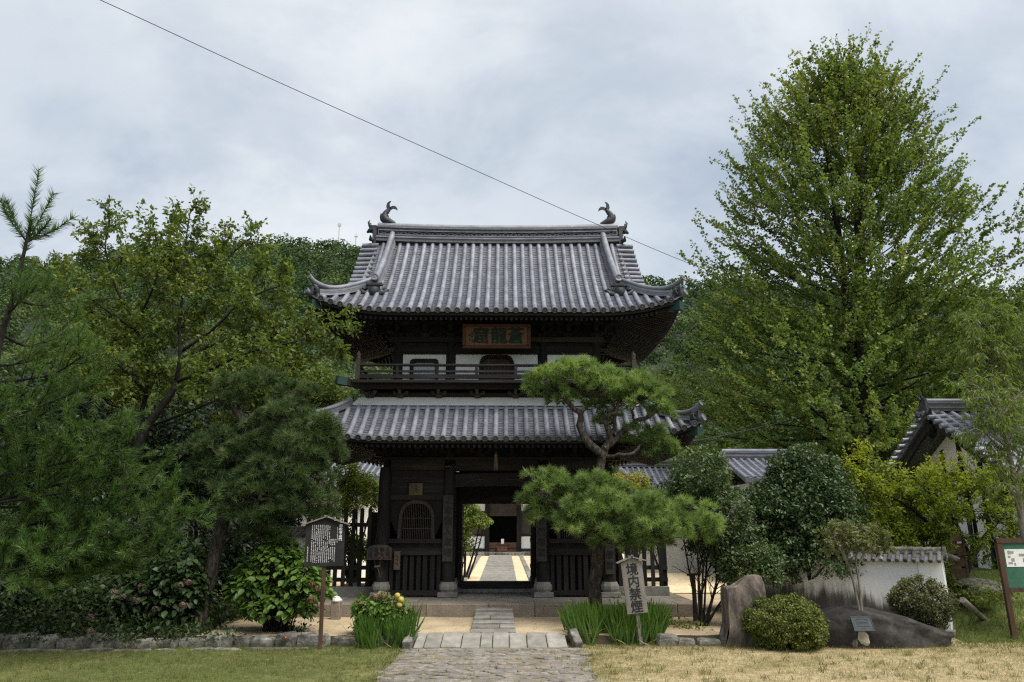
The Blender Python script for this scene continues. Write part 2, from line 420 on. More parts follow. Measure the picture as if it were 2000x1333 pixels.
M['flower_grey'] = leafmat('faded_flower', (0.09, 0.060, 0.055), (0.16, 0.11, 0.10), (0.26, 0.19, 0.175), .2, .8, .1)
M['quince'] = surf('yellow_fruit', [(0.3, (0.30, 0.24, 0.06)), (0.7, (0.42, 0.34, 0.09))], 9, rough=.5)
M['iris'] = leafmat('iris_blade', (0.050, 0.105, 0.020), (0.085, 0.165, 0.032), (0.16, 0.235, 0.065), .35, .45, .35)
M['grass'] = leafmat('grass_blade', (0.090, 0.110, 0.032), (0.165, 0.163, 0.064), (0.32, 0.27, 0.150), .3, .7, .1)
M['nandina'] = leafmat('nandina_leaf', (0.075, 0.095, 0.032), (0.125, 0.15, 0.048), (0.20, 0.17, 0.075), .35)
M['evergreen'] = leafmat('evergreen_leaf', (0.016, 0.032, 0.013), (0.028, 0.054, 0.019), (0.050, 0.082, 0.027), .18, .4, .4)
M['bright_tree'] = leafmat('bright_leaf', (0.085, 0.120, 0.022), (0.15, 0.20, 0.034), (0.27, 0.30, 0.055), .4)
M['yellow_tree'] = leafmat('yellow_leaf', (0.14, 0.15, 0.022), (0.26, 0.25, 0.038), (0.42, 0.39, 0.075), .4)
M['undergrowth'] = leafmat('undergrowth_leaf', (0.018, 0.034, 0.012), (0.034, 0.058, 0.018), (0.070, 0.10, 0.028), .25)
M['forest'] = leafmat('forest_leaf', (0.026, 0.050, 0.020), (0.052, 0.086, 0.032), (0.100, 0.135, 0.048), .22, .7, .1)
# ------------------------------------------------------------------ foliage helpers
TPL = {
    'oval': (np.array([(0, 0, 0), (.45, .27, .03), (1, 0, -.06), (.45, -.27, .03)]), np.array([(0, 2, 1), (0, 3, 2)])),
    'fan': (np.array([(0, 0, 0), (.75, .52, .05), (1, 0, -.05), (.75, -.52, .05)]), np.array([(0, 2, 1), (0, 3, 2)])),
    'long': (np.array([(0, 0, 0), (.4, .12, .03), (1, 0, -.12), (.4, -.12, .03)]), np.array([(0, 2, 1), (0, 3, 2)])),
    'needle': (np.array([(0, .035, 0), (1, 0, 0), (0, -.035, 0)]), np.array([(0, 2, 1)])),
    'blade': (np.array([(0, .03, 0), (.55, .026, .05), (1, 0, .2), (.55, -.026, .05), (0, -.03, 0)]), np.array([(0, 4, 3), (0, 3, 1), (1, 3, 2)])),
    'big': (np.array([(0, 0, 0), (.32, .33, .07), (.74, .25, .03), (1, 0, -.14), (.74, -.25, .03), (.32, -.33, .07), (.5, 0, -.01)]),
            np.array([(0, 6, 1), (1, 6, 2), (2, 6, 3), (3, 6, 4), (4, 6, 5), (5, 6, 0)])),
    'card': (np.array([(-.5, 0, 0), (-.1, .5, .1), (.5, .1, 0), (.1, -.5, .1)]), np.array([(0, 2, 1), (0, 3, 2)])),
}
def leaves(name, pos, axis, size, tpl, m, parent=None, up=0.6, seed=1, tint=None, smooth=False, nrm=None):
    """one mesh of many leaf blades: pos/axis (N,3), size (N,)"""
    g = rng(seed)
    pos = np.asarray(pos, float); N = len(pos)
    a = norm(axis)
    n = g.normal(size=(N, 3)) if nrm is None else np.asarray(nrm, float) + g.normal(size=(N, 3)) * .45
    n[:, 2] += up * 2.0
    b = norm(np.cross(n, a)); c = np.cross(a, b)
    V, T = TPL[tpl]
    size = np.broadcast_to(np.asarray(size, float), (N,))
    vs = pos[:, None, :] + size[:, None, None] * (V[None, :, 0, None] * a[:, None, :] + V[None, :, 1, None] * b[:, None, :] + V[None, :, 2, None] * c[:, None, :])
    k = len(V)
    tri = (T[None] + (np.arange(N) * k)[:, None, None]).reshape(-1)
    me = bpy.data.meshes.new(name)
    me.vertices.add(N * k); me.vertices.foreach_set('co', vs.astype(np.float32).reshape(-1))
    nt = len(T) * N
    me.loops.add(nt * 3); me.loops.foreach_set('vertex_index', tri.astype(np.int32))
    me.polygons.add(nt); me.polygons.foreach_set('loop_start', np.arange(0, nt * 3, 3, dtype=np.int32))
    if smooth: me.polygons.foreach_set('use_smooth', np.ones(nt, bool))
    else: me.polygons.foreach_set('use_smooth', np.zeros(nt, bool))
    at_ = me.attributes.new('tint', 'FLOAT', 'POINT')
    if tint is None: tint = np.clip(g.normal(.45, .22, N), 0, 1)
    at_.data.foreach_set('value', np.repeat(np.asarray(tint, np.float32), k))
    me.update(calc_edges=True)
    me.materials.append(m)
    o = bpy.data.objects.new(name, me)
    return link(o, parent)

def spline(pts, n):
    """Catmull-Rom through control points"""
    p = np.asarray(pts, float)
    if len(p) < 3:
        t = np.linspace(0, 1, n)[:, None]; return p[0] * (1 - t) + p[-1] * t
    q = np.vstack([2 * p[0] - p[1], p, 2 * p[-1] - p[-2]])
    out = []
    for u in np.linspace(0, len(p) - 1 - 1e-6, n):
        i = int(u); f = u - i
        a, b, c, d = q[i:i + 4]
        out.append(.5 * (2 * b + (c - a) * f + (2 * a - 5 * b + 4 * c - d) * f * f + (3 * b - a - 3 * c + d) * f ** 3))
    return np.array(out)

def sprout(g, path, n, length, angle, up=0.0, start=.25, end=1.0, seg=5, curve=0.0, jitter=.12, taper=.5):
    """n child paths leaving a path; angle in degrees from its tangent, up = lift, curve = rise (+) or droop (-) along the child"""
    out = []
    m = len(path)
    for i in range(n):
        f = start + (end - start) * ((i + g.random()) / n)
        x = f * (m - 1); k = min(int(x), m - 2); fr = x - k
        p = path[k] * (1 - fr) + path[k + 1] * fr
        t = norm(path[k + 1] - path[k])
        r = g.normal(size=3); r -= t * r.dot(t); r = norm(r)
        an = math.radians(angle + g.normal() * 12)
        d = norm(t * math.cos(an) + r * math.sin(an) + np.array([0, 0, up]))
        L = length * (1 - taper * (f - start) / max(1e-6, end - start)) * (.75 + .5 * g.random())
        pts = [p]
        for s in range(seg - 1):
            d = norm(d + np.array([0, 0, curve / (seg - 1)]) + g.normal(size=3) * jitter)
            pts.append(pts[-1] + d * L / (seg - 1))
        out.append(np.array(pts))
    return out
def tubes(mb, paths, r0, r1, n=5):
    for p in paths:
        mb.tube(p, list(np.linspace(r0, r1, len(p))), n, cap=False)
def along(g, paths, per, start=.15, spread=.03):
    """leaf stations along paths -> pos, dir"""
    P, D = [], []
    for p in paths:
        m = len(p)
        x = (start + (1 - start) * g.random(per)) * (m - 1)
        k = np.minimum(x.astype(int), m - 2); fr = (x - k)[:, None]
        P.append(p[k] * (1 - fr) + p[k + 1] * fr); D.append(norm(p[k + 1] - p[k]))
    P = np.vstack(P); D = np.vstack(D)
    return P + g.normal(size=P.shape) * spread, D
def tufts(name, pos, dirs, m, parent, per=46, length=.13, spread=.95, seed=3, width=1.0, tint=None):
    """pine needles: every tuft is a brush of needles round its shoot"""
    g = rng(seed)
    pos = np.asarray(pos, float); dirs = norm(dirs); N = len(pos)
    d = np.repeat(dirs, per, 0); p = np.repeat(pos, per, 0)
    ax = norm(d + norm(g.normal(size=d.shape)) * spread)
    p = p + d * (g.random(len(p)) * length * .45)[:, None]
    sz = length * g.uniform(.75, 1.15, len(p))
    if tint is None: tint = np.clip(g.normal(.45, .2, N), 0, 1)
    tt = np.clip(np.repeat(tint, per) + g.normal(0, .1, len(p)), 0, 1)
    return leaves(name, p, ax, sz, 'needle', m, parent, up=0, seed=seed + 1, tint=tt)
def pad_tufts(g, c, rad, n):
    """tuft stations on the upper shell of a trained pine pad"""
    v = norm(g.normal(size=(n * 2, 3)))
    v = v[v[:, 2] > -.55][:n]
    lump = 1 + .16 * np.sin(v[:, 0] * 7 + c[0] * 9) * np.cos(v[:, 1] * 6 + c[2] * 7)
    k = (g.random(len(v)) ** .4)[:, None] * lump[:, None] * g.uniform(.85, 1.22, len(v))[:, None]
    p = np.asarray(c) + v * k * np.asarray(rad)
    d = norm(v * np.array([.75, .75, .45]) + np.array([0, 0, .75]))
    return p, d
def clump_leaves(g, centers, radii, per, sizes, flat=1.0):
    P, A, S, Nn = [], [], [], []
    for c, r in zip(centers, radii):
        v = norm(g.normal(size=(per, 3)))
        p = c + v * (g.random(per) ** .4)[:, None] * r * np.array([1, 1, flat])
        P.append(p); Nn.append(v); A.append(norm(np.cross(v, g.normal(size=(per, 3))) + v * .5 - np.array([0, 0, .25])))
        S.append(g.uniform(sizes[0], sizes[1], per))
    return np.vstack(P), np.vstack(A), np.concatenate(S), np.vstack(Nn)
def shell_points(g, c, rad, n, lo=-.6, inner=.72, lumps=.13):
    v = norm(g.normal(size=(n * 3, 3))); v = v[v[:, 2] > lo][:n]
    l = 1 + lumps * (np.sin(v[:, 0] * 5.1 + c[0]) + np.sin(v[:, 1] * 6.3 + c[1]) + np.sin(v[:, 2] * 5.7 + c[2] * 3)) / 1.5
    return np.asarray(c) + v * (l * g.uniform(inner, 1.0, len(v)))[:, None] * np.asarray(rad), v

# ------------------------------------------------------------------ the ground
def lawn_material():
    m, nt, b, out = new_mat('lawn_turf')
    mp = coords(nt, (1, 1, 1), True)
    sx = nt.nodes.new('ShaderNodeSeparateXYZ'); nt.links.new(mp.outputs[0], sx.inputs[0])
    n1 = noise(nt, mp, .8, 7, .66, .5); n2 = noise(nt, mp, 14, 5, .7)
    # the right-hand half of the lawn is scorched and dry, the left greener
    dry = nnode(nt, 'ShaderNodeMapRange'); dry.inputs['From Min'].default_value = -3.5; dry.inputs['From Max'].default_value = 2.8
    nt.links.new(sx.outputs['X'], dry.inputs['Value'])
    ad = nt.nodes.new('ShaderNodeMath'); ad.operation = 'ADD'
    sc = nt.nodes.new('ShaderNodeMath'); sc.operation = 'MULTIPLY_ADD'; sc.inputs[1].default_value = 1.7; sc.inputs[2].default_value = -.85
    nt.links.new(n1.outputs['Fac'], sc.inputs[0]); nt.links.new(sc.outputs[0], ad.inputs[0]); nt.links.new(dry.outputs[0], ad.inputs[1])
    col = ramp(nt, ad.outputs[0], [(0.0, (0.088, 0.104, 0.034)), (.35, (0.148, 0.150, 0.058)), (.75, (0.235, 0.195, 0.100)), (1.0, (0.34, 0.275, 0.165))]).outputs[0]
    g = ramp(nt, n2.outputs['Fac'], [(.25, (.62,) * 3), (.75, (1.3,) * 3)]).outputs[0]
    n3 = noise(nt, mp, 4.5, 6, .7, .6)
    g3 = ramp(nt, n3.outputs['Fac'], [(.3, (.66, .66, .62)), (.52, (1.0, 1.0, 1.0)), (.72, (1.28, 1.24, 1.2))]).outputs[0]
    g = mixc(nt, 1.0, g, g3, 'MULTIPLY')
    nt.links.new(mixc(nt, 1.0, col, g, 'MULTIPLY'), b.inputs['Base Color'])
    b.inputs['Roughness'].default_value = .95; b.inputs['Specular IOR Level'].default_value = .1
    bp = nnode(nt, 'ShaderNodeBump', Strength=.6, Distance=.03)
    nt.links.new(n2.outputs['Fac'], bp.inputs['Height']); nt.links.new(bp.outputs[0], b.inputs['Normal'])
    return m
M['lawn'] = lawn_material()
M['earth'] = surf('valley_floor', [(0.3, (0.06, 0.075, 0.03)), (0.7, (0.12, 0.12, 0.06))], .2, rough=.95, world_space=True)
M['hill'] = surf('forest_floor', [(0.3, (0.012, 0.020, 0.010)), (0.7, (0.026, 0.036, 0.016))], .1, rough=.95, world_space=True)

g0 = MB().add([(-620, -60, -.2), (620, -60, -.2), (620, 560, -.2), (-620, 560, -.2)], [(0, 1, 2, 3)]).build('ground', M['earth'])
tag(g0, kind='structure')
TERR = 14.55                       # terrace front edge
def sheet(name, x0, x1, y0, y1, z, m, nx=30, ny=20, bump=.02, seed=1, zf=None):
    g = rng(seed)
    xs, ys = np.linspace(x0, x1, nx), np.linspace(y0, y1, ny)
    vs = [(x, y, (zf(x, y) if zf else z) + g.normal() * bump) for y in ys for x in xs]
    fs = [(j * nx + i, j * nx + i + 1, (j + 1) * nx + i + 1, (j + 1) * nx + i) for j in range(ny - 1) for i in range(nx - 1)]
    return tag(MB().add(vs, fs, True).build(name, m), kind='structure')
sheet('lawn', -30, 30, -12, TERR + .1, LAWN, M['lawn'], 80, 60, .006)
def terr_z(x, y):
    k = min(1, max(0, (x - 4.0) / .9))
    return -k * .17 * min(1, max(0, 1 - (y - TERR) / 1.9))
sheet('terrace_ground', -14, 8.6, TERR - .02, 24.0, 0, M['sand'], 60, 40, .006, 2, zf=terr_z)
sheet('planting_bed', -14, -6.2, TERR, 19.5, .006, M['soil'], 20, 14, .004, 4)
tag(MB().add([(-14, TERR - .015, 0), (4.3, TERR - .015, 0), (4.3, TERR - .03, -.22), (-14, TERR - .03, -.22)], [(0, 1, 2, 3)]).build('terrace_riser', M['soil']), kind='structure')
sheet('courtyard_ground', -14, 14, 23.6, 50, 0, M['sand_court'], 30, 40, .006, 3, zf=lambda x, y: .02 + (y - 23.6) * .0145)
# grass bank rising to the priests' house on the right
M['bank'] = surf('bank_turf', [(0.3, (0.05, 0.075, 0.02)), (0.55, (0.095, 0.125, 0.034)), (0.8, (0.17, 0.165, 0.06))], 2.5, rough=.95, spec=.1, bump=.6, bump_scale=20, world_space=True)
bank = sheet('grass_bank', 8.2, 26, 14.2, 30, 0, M['bank'], 50, 44, .02, 5,
             zf=lambda x, y: -.16 + 1.05 * min(1, max(0, (y - 14.9) / 3.2)) ** 1.2 * min(1, max(0, (x - 8.3) / 1.2)))

# ------------------------------------------------------------------ hills and their woods
RIDGE = [(-400, 520), (-200, 505), (0, 505), (100, 510), (200, 488), (330, 486), (430, 478), (520, 474), (600, 472), (690, 480), (760, 490), (900, 512),
         (1100, 532), (1240, 546), (1400, 550), (1500, 558), (1700, 566), (2000, 566), (2300, 580), (2600, 600)]
_rx = np.array([at(p, q, 290)[0] for p, q in RIDGE]); _rz = np.array([at(p, q, 290)[2] for p, q in RIDGE])
def hill_z(x, y):
    x = np.asarray(x, float); y = np.asarray(y, float)
    top = np.interp(x * 290 / np.maximum(y, 40), _rx, _rz) - 4.0
    f = np.clip((y - 58) / (290 - 58), 0, 1)
    und = 2.6 * np.sin(x * .055 + y * .03) + 2.0 * np.sin(x * .11 - y * .045 + 1.3)
    front = top * (f ** 1.08) + und * np.minimum(1, f * 4) * (1 - f)
    back = top * np.clip(1 - (y - 290) / 220, 0, 1)
    return np.where(y <= 290, front, back) - .15
ys = np.concatenate([np.linspace(54, 290, 60), np.linspace(300, 520, 12)])
xs = np.linspace(-1.08, 1.08, 90)
vs = [(a * (y + 30), y, float(hill_z(a * (y + 30), y))) for y in ys for a in xs]
nx = len(xs)
fs = [(j * nx + i, j * nx + i + 1, (j + 1) * nx + i + 1, (j + 1) * nx + i) for j in range(len(ys) - 1) for i in range(nx - 1)]
tag(MB().add(vs, fs, True).build('hillside', M['hill']), kind='structure')
def forest():
    g = rng(77)
    P, A, S, T, Nn = [], [], [], [], []
    y = 61.0
    while y < 300:
        step = 5.6 + .009 * y
        w = y * .77
        x = -w
        while x < w:
            cx, cy = x + g.normal() * step * .32, y + g.normal() * step * .3
            x += step * (.85 + .4 * g.random())
            u = (cx + .2) / cy
            if -.11 < u < .09 and cy < 250: continue      # nothing of it shows behind the gate
            if (u < -.52 or u > .46) and cy < 80: continue    # screened by the garden trees
            cz = float(hill_z(cx, cy))
            big = g.random()
            r = 2.5 + 3.4 * big ** 1.5
            hgt = r * (.7 + .5 * g.random())
            sz = max(.30, .0033 * cy)
            n = int(min(1500, 5.2 * r * (r + hgt) / (sz * sz) * .62))
            # a crown is a handful of overlapping rounded clumps
            nb = int(g.integers(4, 8))
            bc = norm(g.normal(size=(nb, 3))) * .55; bc[:, 2] = np.abs(bc[:, 2]) * .9
            k = g.integers(0, nb, n)
            v = norm(g.normal(size=(n, 3)))
            q = bc[k] + v * g.uniform(.42, .58, n)[:, None]
            keep = q[:, 2] > -.25
            q, v = q[keep], v[keep]
            P.append(np.array([cx, cy, cz + 2.6 + g.random()]) + q * np.array([r, r, hgt])); Nn.append(v + np.array([0, 0, .3]))
            A.append(np.cross(v, g.normal(size=v.shape)))
            S.append(g.uniform(.7, 1.3, len(v)) * sz)
            base = np.clip(g.normal(.40, .30) + (.12 if cy < 130 else 0), 0, 1)
            T.append(np.clip(base + g.normal(0, .12, len(v)), 0, 1))
        y += step * .86
    o = leaves('hill_forest', np.vstack(P), np.vstack(A), np.concatenate(S), 'card', M['forest'], None, up=.15, seed=5, tint=np.concatenate(T), nrm=np.vstack(Nn) * 1.3)
    print('forest tris', len(o.data.polygons))
    tag(o, 'dense broadleaf wood covering the hillside behind the gate', None, None, 'stuff')
forest()

# ------------------------------------------------------------------ low walls, paths, paving
def stone_mesh(g, sx, sy, sz, n=7, rough=.12):
    """an irregular, slightly domed block: polygon footprint, chamfered top"""
    ang = np.sort(np.linspace(0, 2 * math.pi, n, endpoint=False) + g.normal(size=n) * .12)
    k = 1 + g.normal(size=n) * rough
    sq = 1 / np.maximum(np.abs(np.cos(ang)), np.abs(np.sin(ang))) ** .7
    x, y = np.cos(ang) * k * sq * sx / 2, np.sin(ang) * k * sq * sy / 2
    rings = [(1.0, 0), (1.02, .55), (.95, .86), (.78, 1.0)]
    vs = []
    for s, h in rings:
        for i in range(n): vs.append((x[i] * s, y[i] * s, sz * (h + (g.normal() * .05 if h > .5 else 0))))
    fs = [(r * n + i, r * n + (i + 1) % n, (r + 1) * n + (i + 1) % n, (r + 1) * n + i) for r in range(3) for i in range(n)]
    fs.append(tuple(range(3 * n, 4 * n)))
    return MB().add(vs, fs)
def stone_row(root, g, x0, x1, yf, wr, dep, h, m, name='stone', z=LAWN):
    x = x0
    while x < x1 - .05:
        w = min(g.uniform(*wr), x1 - x)
        if x1 - (x + w) < wr[0] * .5: w = x1 - x
        hh = h * g.uniform(.6, 1.2)
        o = stone_mesh(g, w * 1.0, dep, hh + .04, 8, .07).build(name, m, root)
        o.location = (x + w / 2, yf(x + w / 2) + g.normal() * .02, z - .04)
        o.rotation_euler = (g.normal() * .05, g.normal() * .05, g.normal() * .09)
        x += w * g.uniform(.93, 1.02)
g = rng(21)
lw = thing('low_stone_wall', 'low lichened rubble wall edging the lawn left of the path', 'stone wall', (-5, TERR, LAWN))
lw.location = (0, 0, 0)
stone_row(lw, g, -12.0, -1.75, lambda x: TERR - .03 + (x + 1.7) * .045, (.22, .60), .34, .19, M['rubble'])
rw = thing('low_stone_wall', 'short low rubble wall between iris clump and standing stone', 'stone wall')
stone_row(rw, g, 2.75, 4.2, lambda x: TERR - .12, (.3, .55), .34, .18, M['rubble'])
ke = thing('lawn_edging', 'line of flat half-buried stones along the lawn edge at left', 'edging')
stone_row(ke, g, -12.0, -3.4, lambda x: TERR - .42 + (x + 1.7) * .05, (.35, .9), .16, .025, M['rubble'])

# rubble approach path
pth = sheet('approach_path', -1.75, 1.3, 7.5, 14.1, LAWN + .01, M['path_soil'], 16, 30, .006, 9)
g = rng(31)
ymax = 13.95
yy = 10.3; made = 0
while yy < ymax:
    dh = g.uniform(.11, .19)
    half_l = -1.72 + .10 * math.sin(yy * 3.1) + g.normal() * .07 + max(0, yy - 12.6) * .07
    half_r = 1.16 + .09 * math.sin(yy * 2.3 + 1) + g.normal() * .07 - max(0, yy - 13.0) * .06
    xx = half_l
    while xx < half_r:
        w = g.uniform(.12, .40)
        if g.random() > .10:
            o = stone_mesh(g, w * .98, dh * 1.0, .022 + .014 * g.random(), 7, .2).build('stone', M['paving'], pth)
            o.location = (xx + w / 2, yy + g.normal() * .02, LAWN - .004)
            o.rotation_euler = (g.normal() * .03, g.normal() * .03, g.normal() * .12)
            made += 1
        xx += w + .012
    yy += dh + .006

# sloped apron of dressed slabs, then the stepped path up to the platform
ap = thing('stone_apron', 'sloping row of dressed granite slabs crossing the top of the path', 'paving', (0, 0, 0))
xs_ = [-1.60, -1.42, -1.12, -.76, -.42, -.20, .10, .42, .78, 1.14]
y0, y1 = 14.02, 14.62
for i in range(len(xs_) - 1):
    a, b = xs_[i] + .006, xs_[i + 1] - .006
    zt = .012 * R.uniform(-1, 1)
    mb = MB()
    def zz(y): return LAWN + .03 + (y - y0) / (y1 - y0) * (.16 + .01) + zt
    mb.add([(a, y0, LAWN - .1), (b, y0, LAWN - .1), (b, y1, -.2), (a, y1, -.2), (a, y0, zz(y0)), (b, y0, zz(y0)), (b * .985, y1, zz(y1)), (a * .985, y1, zz(y1))],
           [(0, 3, 2, 1), (4, 5, 6, 7), (0, 1, 5, 4), (1, 2, 6, 5), (2, 3, 7, 6), (3, 0, 4, 7)])
    bevel(mb.build('slab', M['granite'], ap), .012)
for sx in (-1, 1):
    mb = MB(); x = -.2 + sx * 1.46
    mb.beam((x + (-.05 if sx < 0 else .06), y0 - .02, LAWN + .03), (x, y1 + .02, .07), .16, .2)
    bevel(mb.build('kerb_stone', M['rubble'], ap), .03, 2)
st = thing('stepped_path', 'short stepped path of granite slabs leading up to the platform', 'steps', (0, 0, 0))
ybs = [14.85, 15.28, 15.7, 16.12, 16.53, 16.94, 17.35]
for i in range(6):
    w = .435 - .006 * i
    zt = .03 + .036 * i
    cut = [-.2 - w, -.2 + w] if i not in (1, 3) else [-.2 - w, -.2 + (.12 if i == 1 else -.08), -.2 + w]
    for a, b in zip(cut[:-1], cut[1:]):
        bevel(MB().span(a + .004, b - .004, ybs[i] + .004, ybs[i + 1] - .004, -.05, zt + R.uniform(-.006, .006)).build('slab', M['granite'], st), .012)

# gate platform
GX, GY = -0.2, 20.8
PZ = .28
pf = thing('gate_platform', 'low stone platform under the two-storey gate', 'platform', (0, 0, 0))
MB().span(GX - 4.55, GX + 4.55, 17.72, 24.2, -.05, PZ - .012).build('platform_bed', M['granite'], pf)
x = GX - 4.62
while x < GX + 4.6:
    w = min(R.uniform(.9, 1.7), GX + 4.62 - x)
    if GX + 4.62 - (x + w) < .4: w = GX + 4.62 - x
    if not (x < GX - .6 < x + w):
        pass
    bevel(MB().span(x + .004, x + w - .004, 17.46, 18.05, -.08, PZ).build('edge_stone', M['kerb'], pf), .015)
    x += w
for i in range(10):
    for j in range(5):
        a = GX - 4.5 + i * .9; c = 18.06 + j * .95
        MB().span(a + .004, a + .896, c + .004, c + .946, 0, PZ - .004).build('paving_slab', M['granite'], pf)
for s in (-1, 1):
    bevel(MB().span(GX + s * 4.62, GX + s * 4.3, 18.06, 24.2, -.08, PZ + .002).build('edge_stone', M['kerb'], pf), .015)
# ------------------------------------------------------------------ the gate
gate = thing('temple_gate', 'two-storey dark timber temple gate with grey tiled hipped roofs', 'temple gate', (GX, GY, 0))
def roof_z(W, D, z0, a, b, lift, c=2.4, pw=2.6):
    def z(x, y):
        tx, ty = W - abs(x), D - abs(y)
        t, q = min(tx, ty), max(tx, ty)
        t = max(t, 0); q = max(q, 0)
        # the eaves sweep up towards the corners, the sweep dying out up the slope
        return z0 + a * t + b * t * t + lift * max(0, (c - q) / c) ** pw * max(0, 1 - t / 2.2)
    return z
LW, LD, LT = 4.8, 3.5, 1.15
UW, UD = 4.64, 3.15
zL = roof_z(LW, LD, 3.91, .68, .095, .42)
zU_hip = roof_z(UW, UD, 7.12, .65, .106, .40)
GAB = 3.93                       # half length of the upper, gabled part
def zU(x, y):
    """front / back slope carried on up to the ridge"""
    ty = max(0, UD - abs(y)); tx = UW - abs(x)
    return 7.12 + .65 * ty + .106 * ty * ty + .40 * max(0, (2.4 - max(tx, ty)) / 2.4) ** 2.6 * max(0, 1 - ty / 2.2)

def slope_paths(W, D, zf, T, full, pitch, side):
    """centre lines of the cover-tile rolls on one slope: list of point lists from the eave up"""
    rows = []
    half = W if side in 'fb' else D
    n = int((half - .12) / pitch)
    for k in range(-n, n + 1):
        s = k * pitch
        lim = half - abs(s)                       # where the roll meets the hip
        tmax = T if full(s) else min(T, lim - .02)
        if tmax < .12: continue
        ts = np.linspace(-.05, tmax, max(3, int(tmax / .28) + 2))
        pts = []
        for t in ts:
            if side == 'f': p = (s, -(D - t)); 
            elif side == 'b': p = (s, D - t)
            elif side == 'l': p = (-(W - t), s)
            else: p = (W - t, s)
            pts.append((p[0], p[1], zf(*p)))
        rows.append((s, pts))
    return rows
def roll_mesh(pts, r=.066):
    """a cover-tile roll: overlapping half-round tiles, each lip a little proud of the next"""
    mb = MB()
    p = np.array(pts); seg = np.linalg.norm(np.diff(p, axis=0), axis=1); cum = np.concatenate([[0], np.cumsum(seg)])
    L = cum[-1]; n = max(1, int(round(L / .31)))
    for i in range(n):
        a, b = L * i / n, L * (i + 1) / n + .015
        q = [[np.interp(min(t, L), cum, p[:, k]) for k in range(3)] for t in (a, (a + b) / 2, b)]
        mb.tube(q, [r, r * .985, r * .955], 8, cap=False, half=False, smooth=True)
    return mb
def lay_tiles(root, W, D, zf, T, full, pitch, sides, r=.066, zoff=.03):
    bed = MB(); under = MB()
    for side in sides:
        rows = slope_paths(W, D, zf, T, full, pitch, side)
        for s, pts in rows:
            pts = [(x, y, z + zoff) for x, y, z in pts]
            roll_mesh(pts, r).build('cover_tile_row', M['tile'], root, recalc=False)
            d = np.array(pts[0]) - np.array(pts[1]); d /= np.linalg.norm(d)
            e = MB().disc(np.array(pts[0]) + d * .03, d, r * 1.1, .09, 14, .8).build('end_tile', M['tile_end'], root)
        # pan tiles between the rolls, laid in short courses, each dished and stepped
        half = W if side in 'fb' else D
        n = int((half - .12) / pitch)
        for k in range(-n - 1, n + 1):
            s0, s1 = k * pitch, (k + 1) * pitch
            sm = (s0 + s1) / 2
            lim = half - abs(sm)
            tmax = T if full(sm) else min(T, lim)
            tmax = max(tmax, .05)
            if lim < .0: continue
            nc = max(1, int(tmax / .085))
            for c in range(nc):
                t0, t1 = -.03 + (tmax + .03) * c / nc, -.03 + (tmax + .03) * (c + 1.25) / nc
                vs = []
                for t, lift in ((t0, .042), (t1, .004), (t0, .002)):
                    for f, dip in ((0, .0), (.5, -.022), (1, .0)):
                        s = s0 + (s1 - s0) * f
                        if side == 'f': p = (s, -(D - t))
                        elif side == 'b': p = (s, D - t)
                        elif side == 'l': p = (-(W - t), s)
                        else: p = (W - t, s)
                        vs.append((p[0], p[1], zf(*p) + lift + dip))
                bed.add(vs, [(0, 1, 4, 3), (1, 2, 5, 4), (6, 7, 1, 0), (7, 8, 2, 1)])
    o = bed.build('pan_tile_bed', M['tile_flat'], root, recalc=False)
    o['kind'] = 'stuff'

def shell(W, D, zf, T, dz, sides='fblr', n=28, full=lambda s: False, flip=False):
    """one continuous sheet per slope, lowered by dz"""
    mb = MB()
    for side in sides:
        half = W if side in 'fb' else D
        S = np.linspace(-half, half, n); rows = []
        for j in range(7):
            row = []
            for s in S:
                lim = half - abs(s)
                tm = T if full(s) else min(T, lim)
                t = tm * j / 6
                if side == 'f': p = (s, -(D - t))
                elif side == 'b': p = (s, D - t)
                elif side == 'l': p = (-(W - t), s)
                else: p = (W - t, s)
                row.append((p[0], p[1], zf(*p) - dz))
            rows.append(row)
        vs = [p for r in rows for p in r]
        mb.add(vs, [(j * n + i, j * n + i + 1, (j + 1) * n + i + 1, (j + 1) * n + i) for j in range(6) for i in range(n - 1)], True)
    return mb
def eave_band(W, D, zf, z_hi, z_lo, inset, n=40, thick=.06):
    mb = MB()
    for side in 'fblr':
        half = (W if side in 'fb' else D) - inset
        for i in range(n):
            q = []
            for s in (-half + 2 * half * i / n, -half + 2 * half * (i + 1) / n):
                for o_ in (0, thick):
                    if side == 'f': p = (s, -(D - inset - o_))
                    elif side == 'b': p = (s, D - inset - o_)
                    elif side == 'l': p = (-(W - inset - o_), s)
                    else: p = (W - inset - o_, s)
                    q.append((p[0], p[1], zf(*p)))
            a, b, c, d = q
            vs = [(p[0], p[1], p[2] - z_hi) for p in (a, b, c, d)] + [(p[0], p[1], p[2] - z_lo) for p in (a, b, c, d)]
            mb.add(vs, [(0, 2, 3, 1), (4, 5, 7, 6), (0, 4, 6, 2), (1, 3, 7, 5)])
    return mb
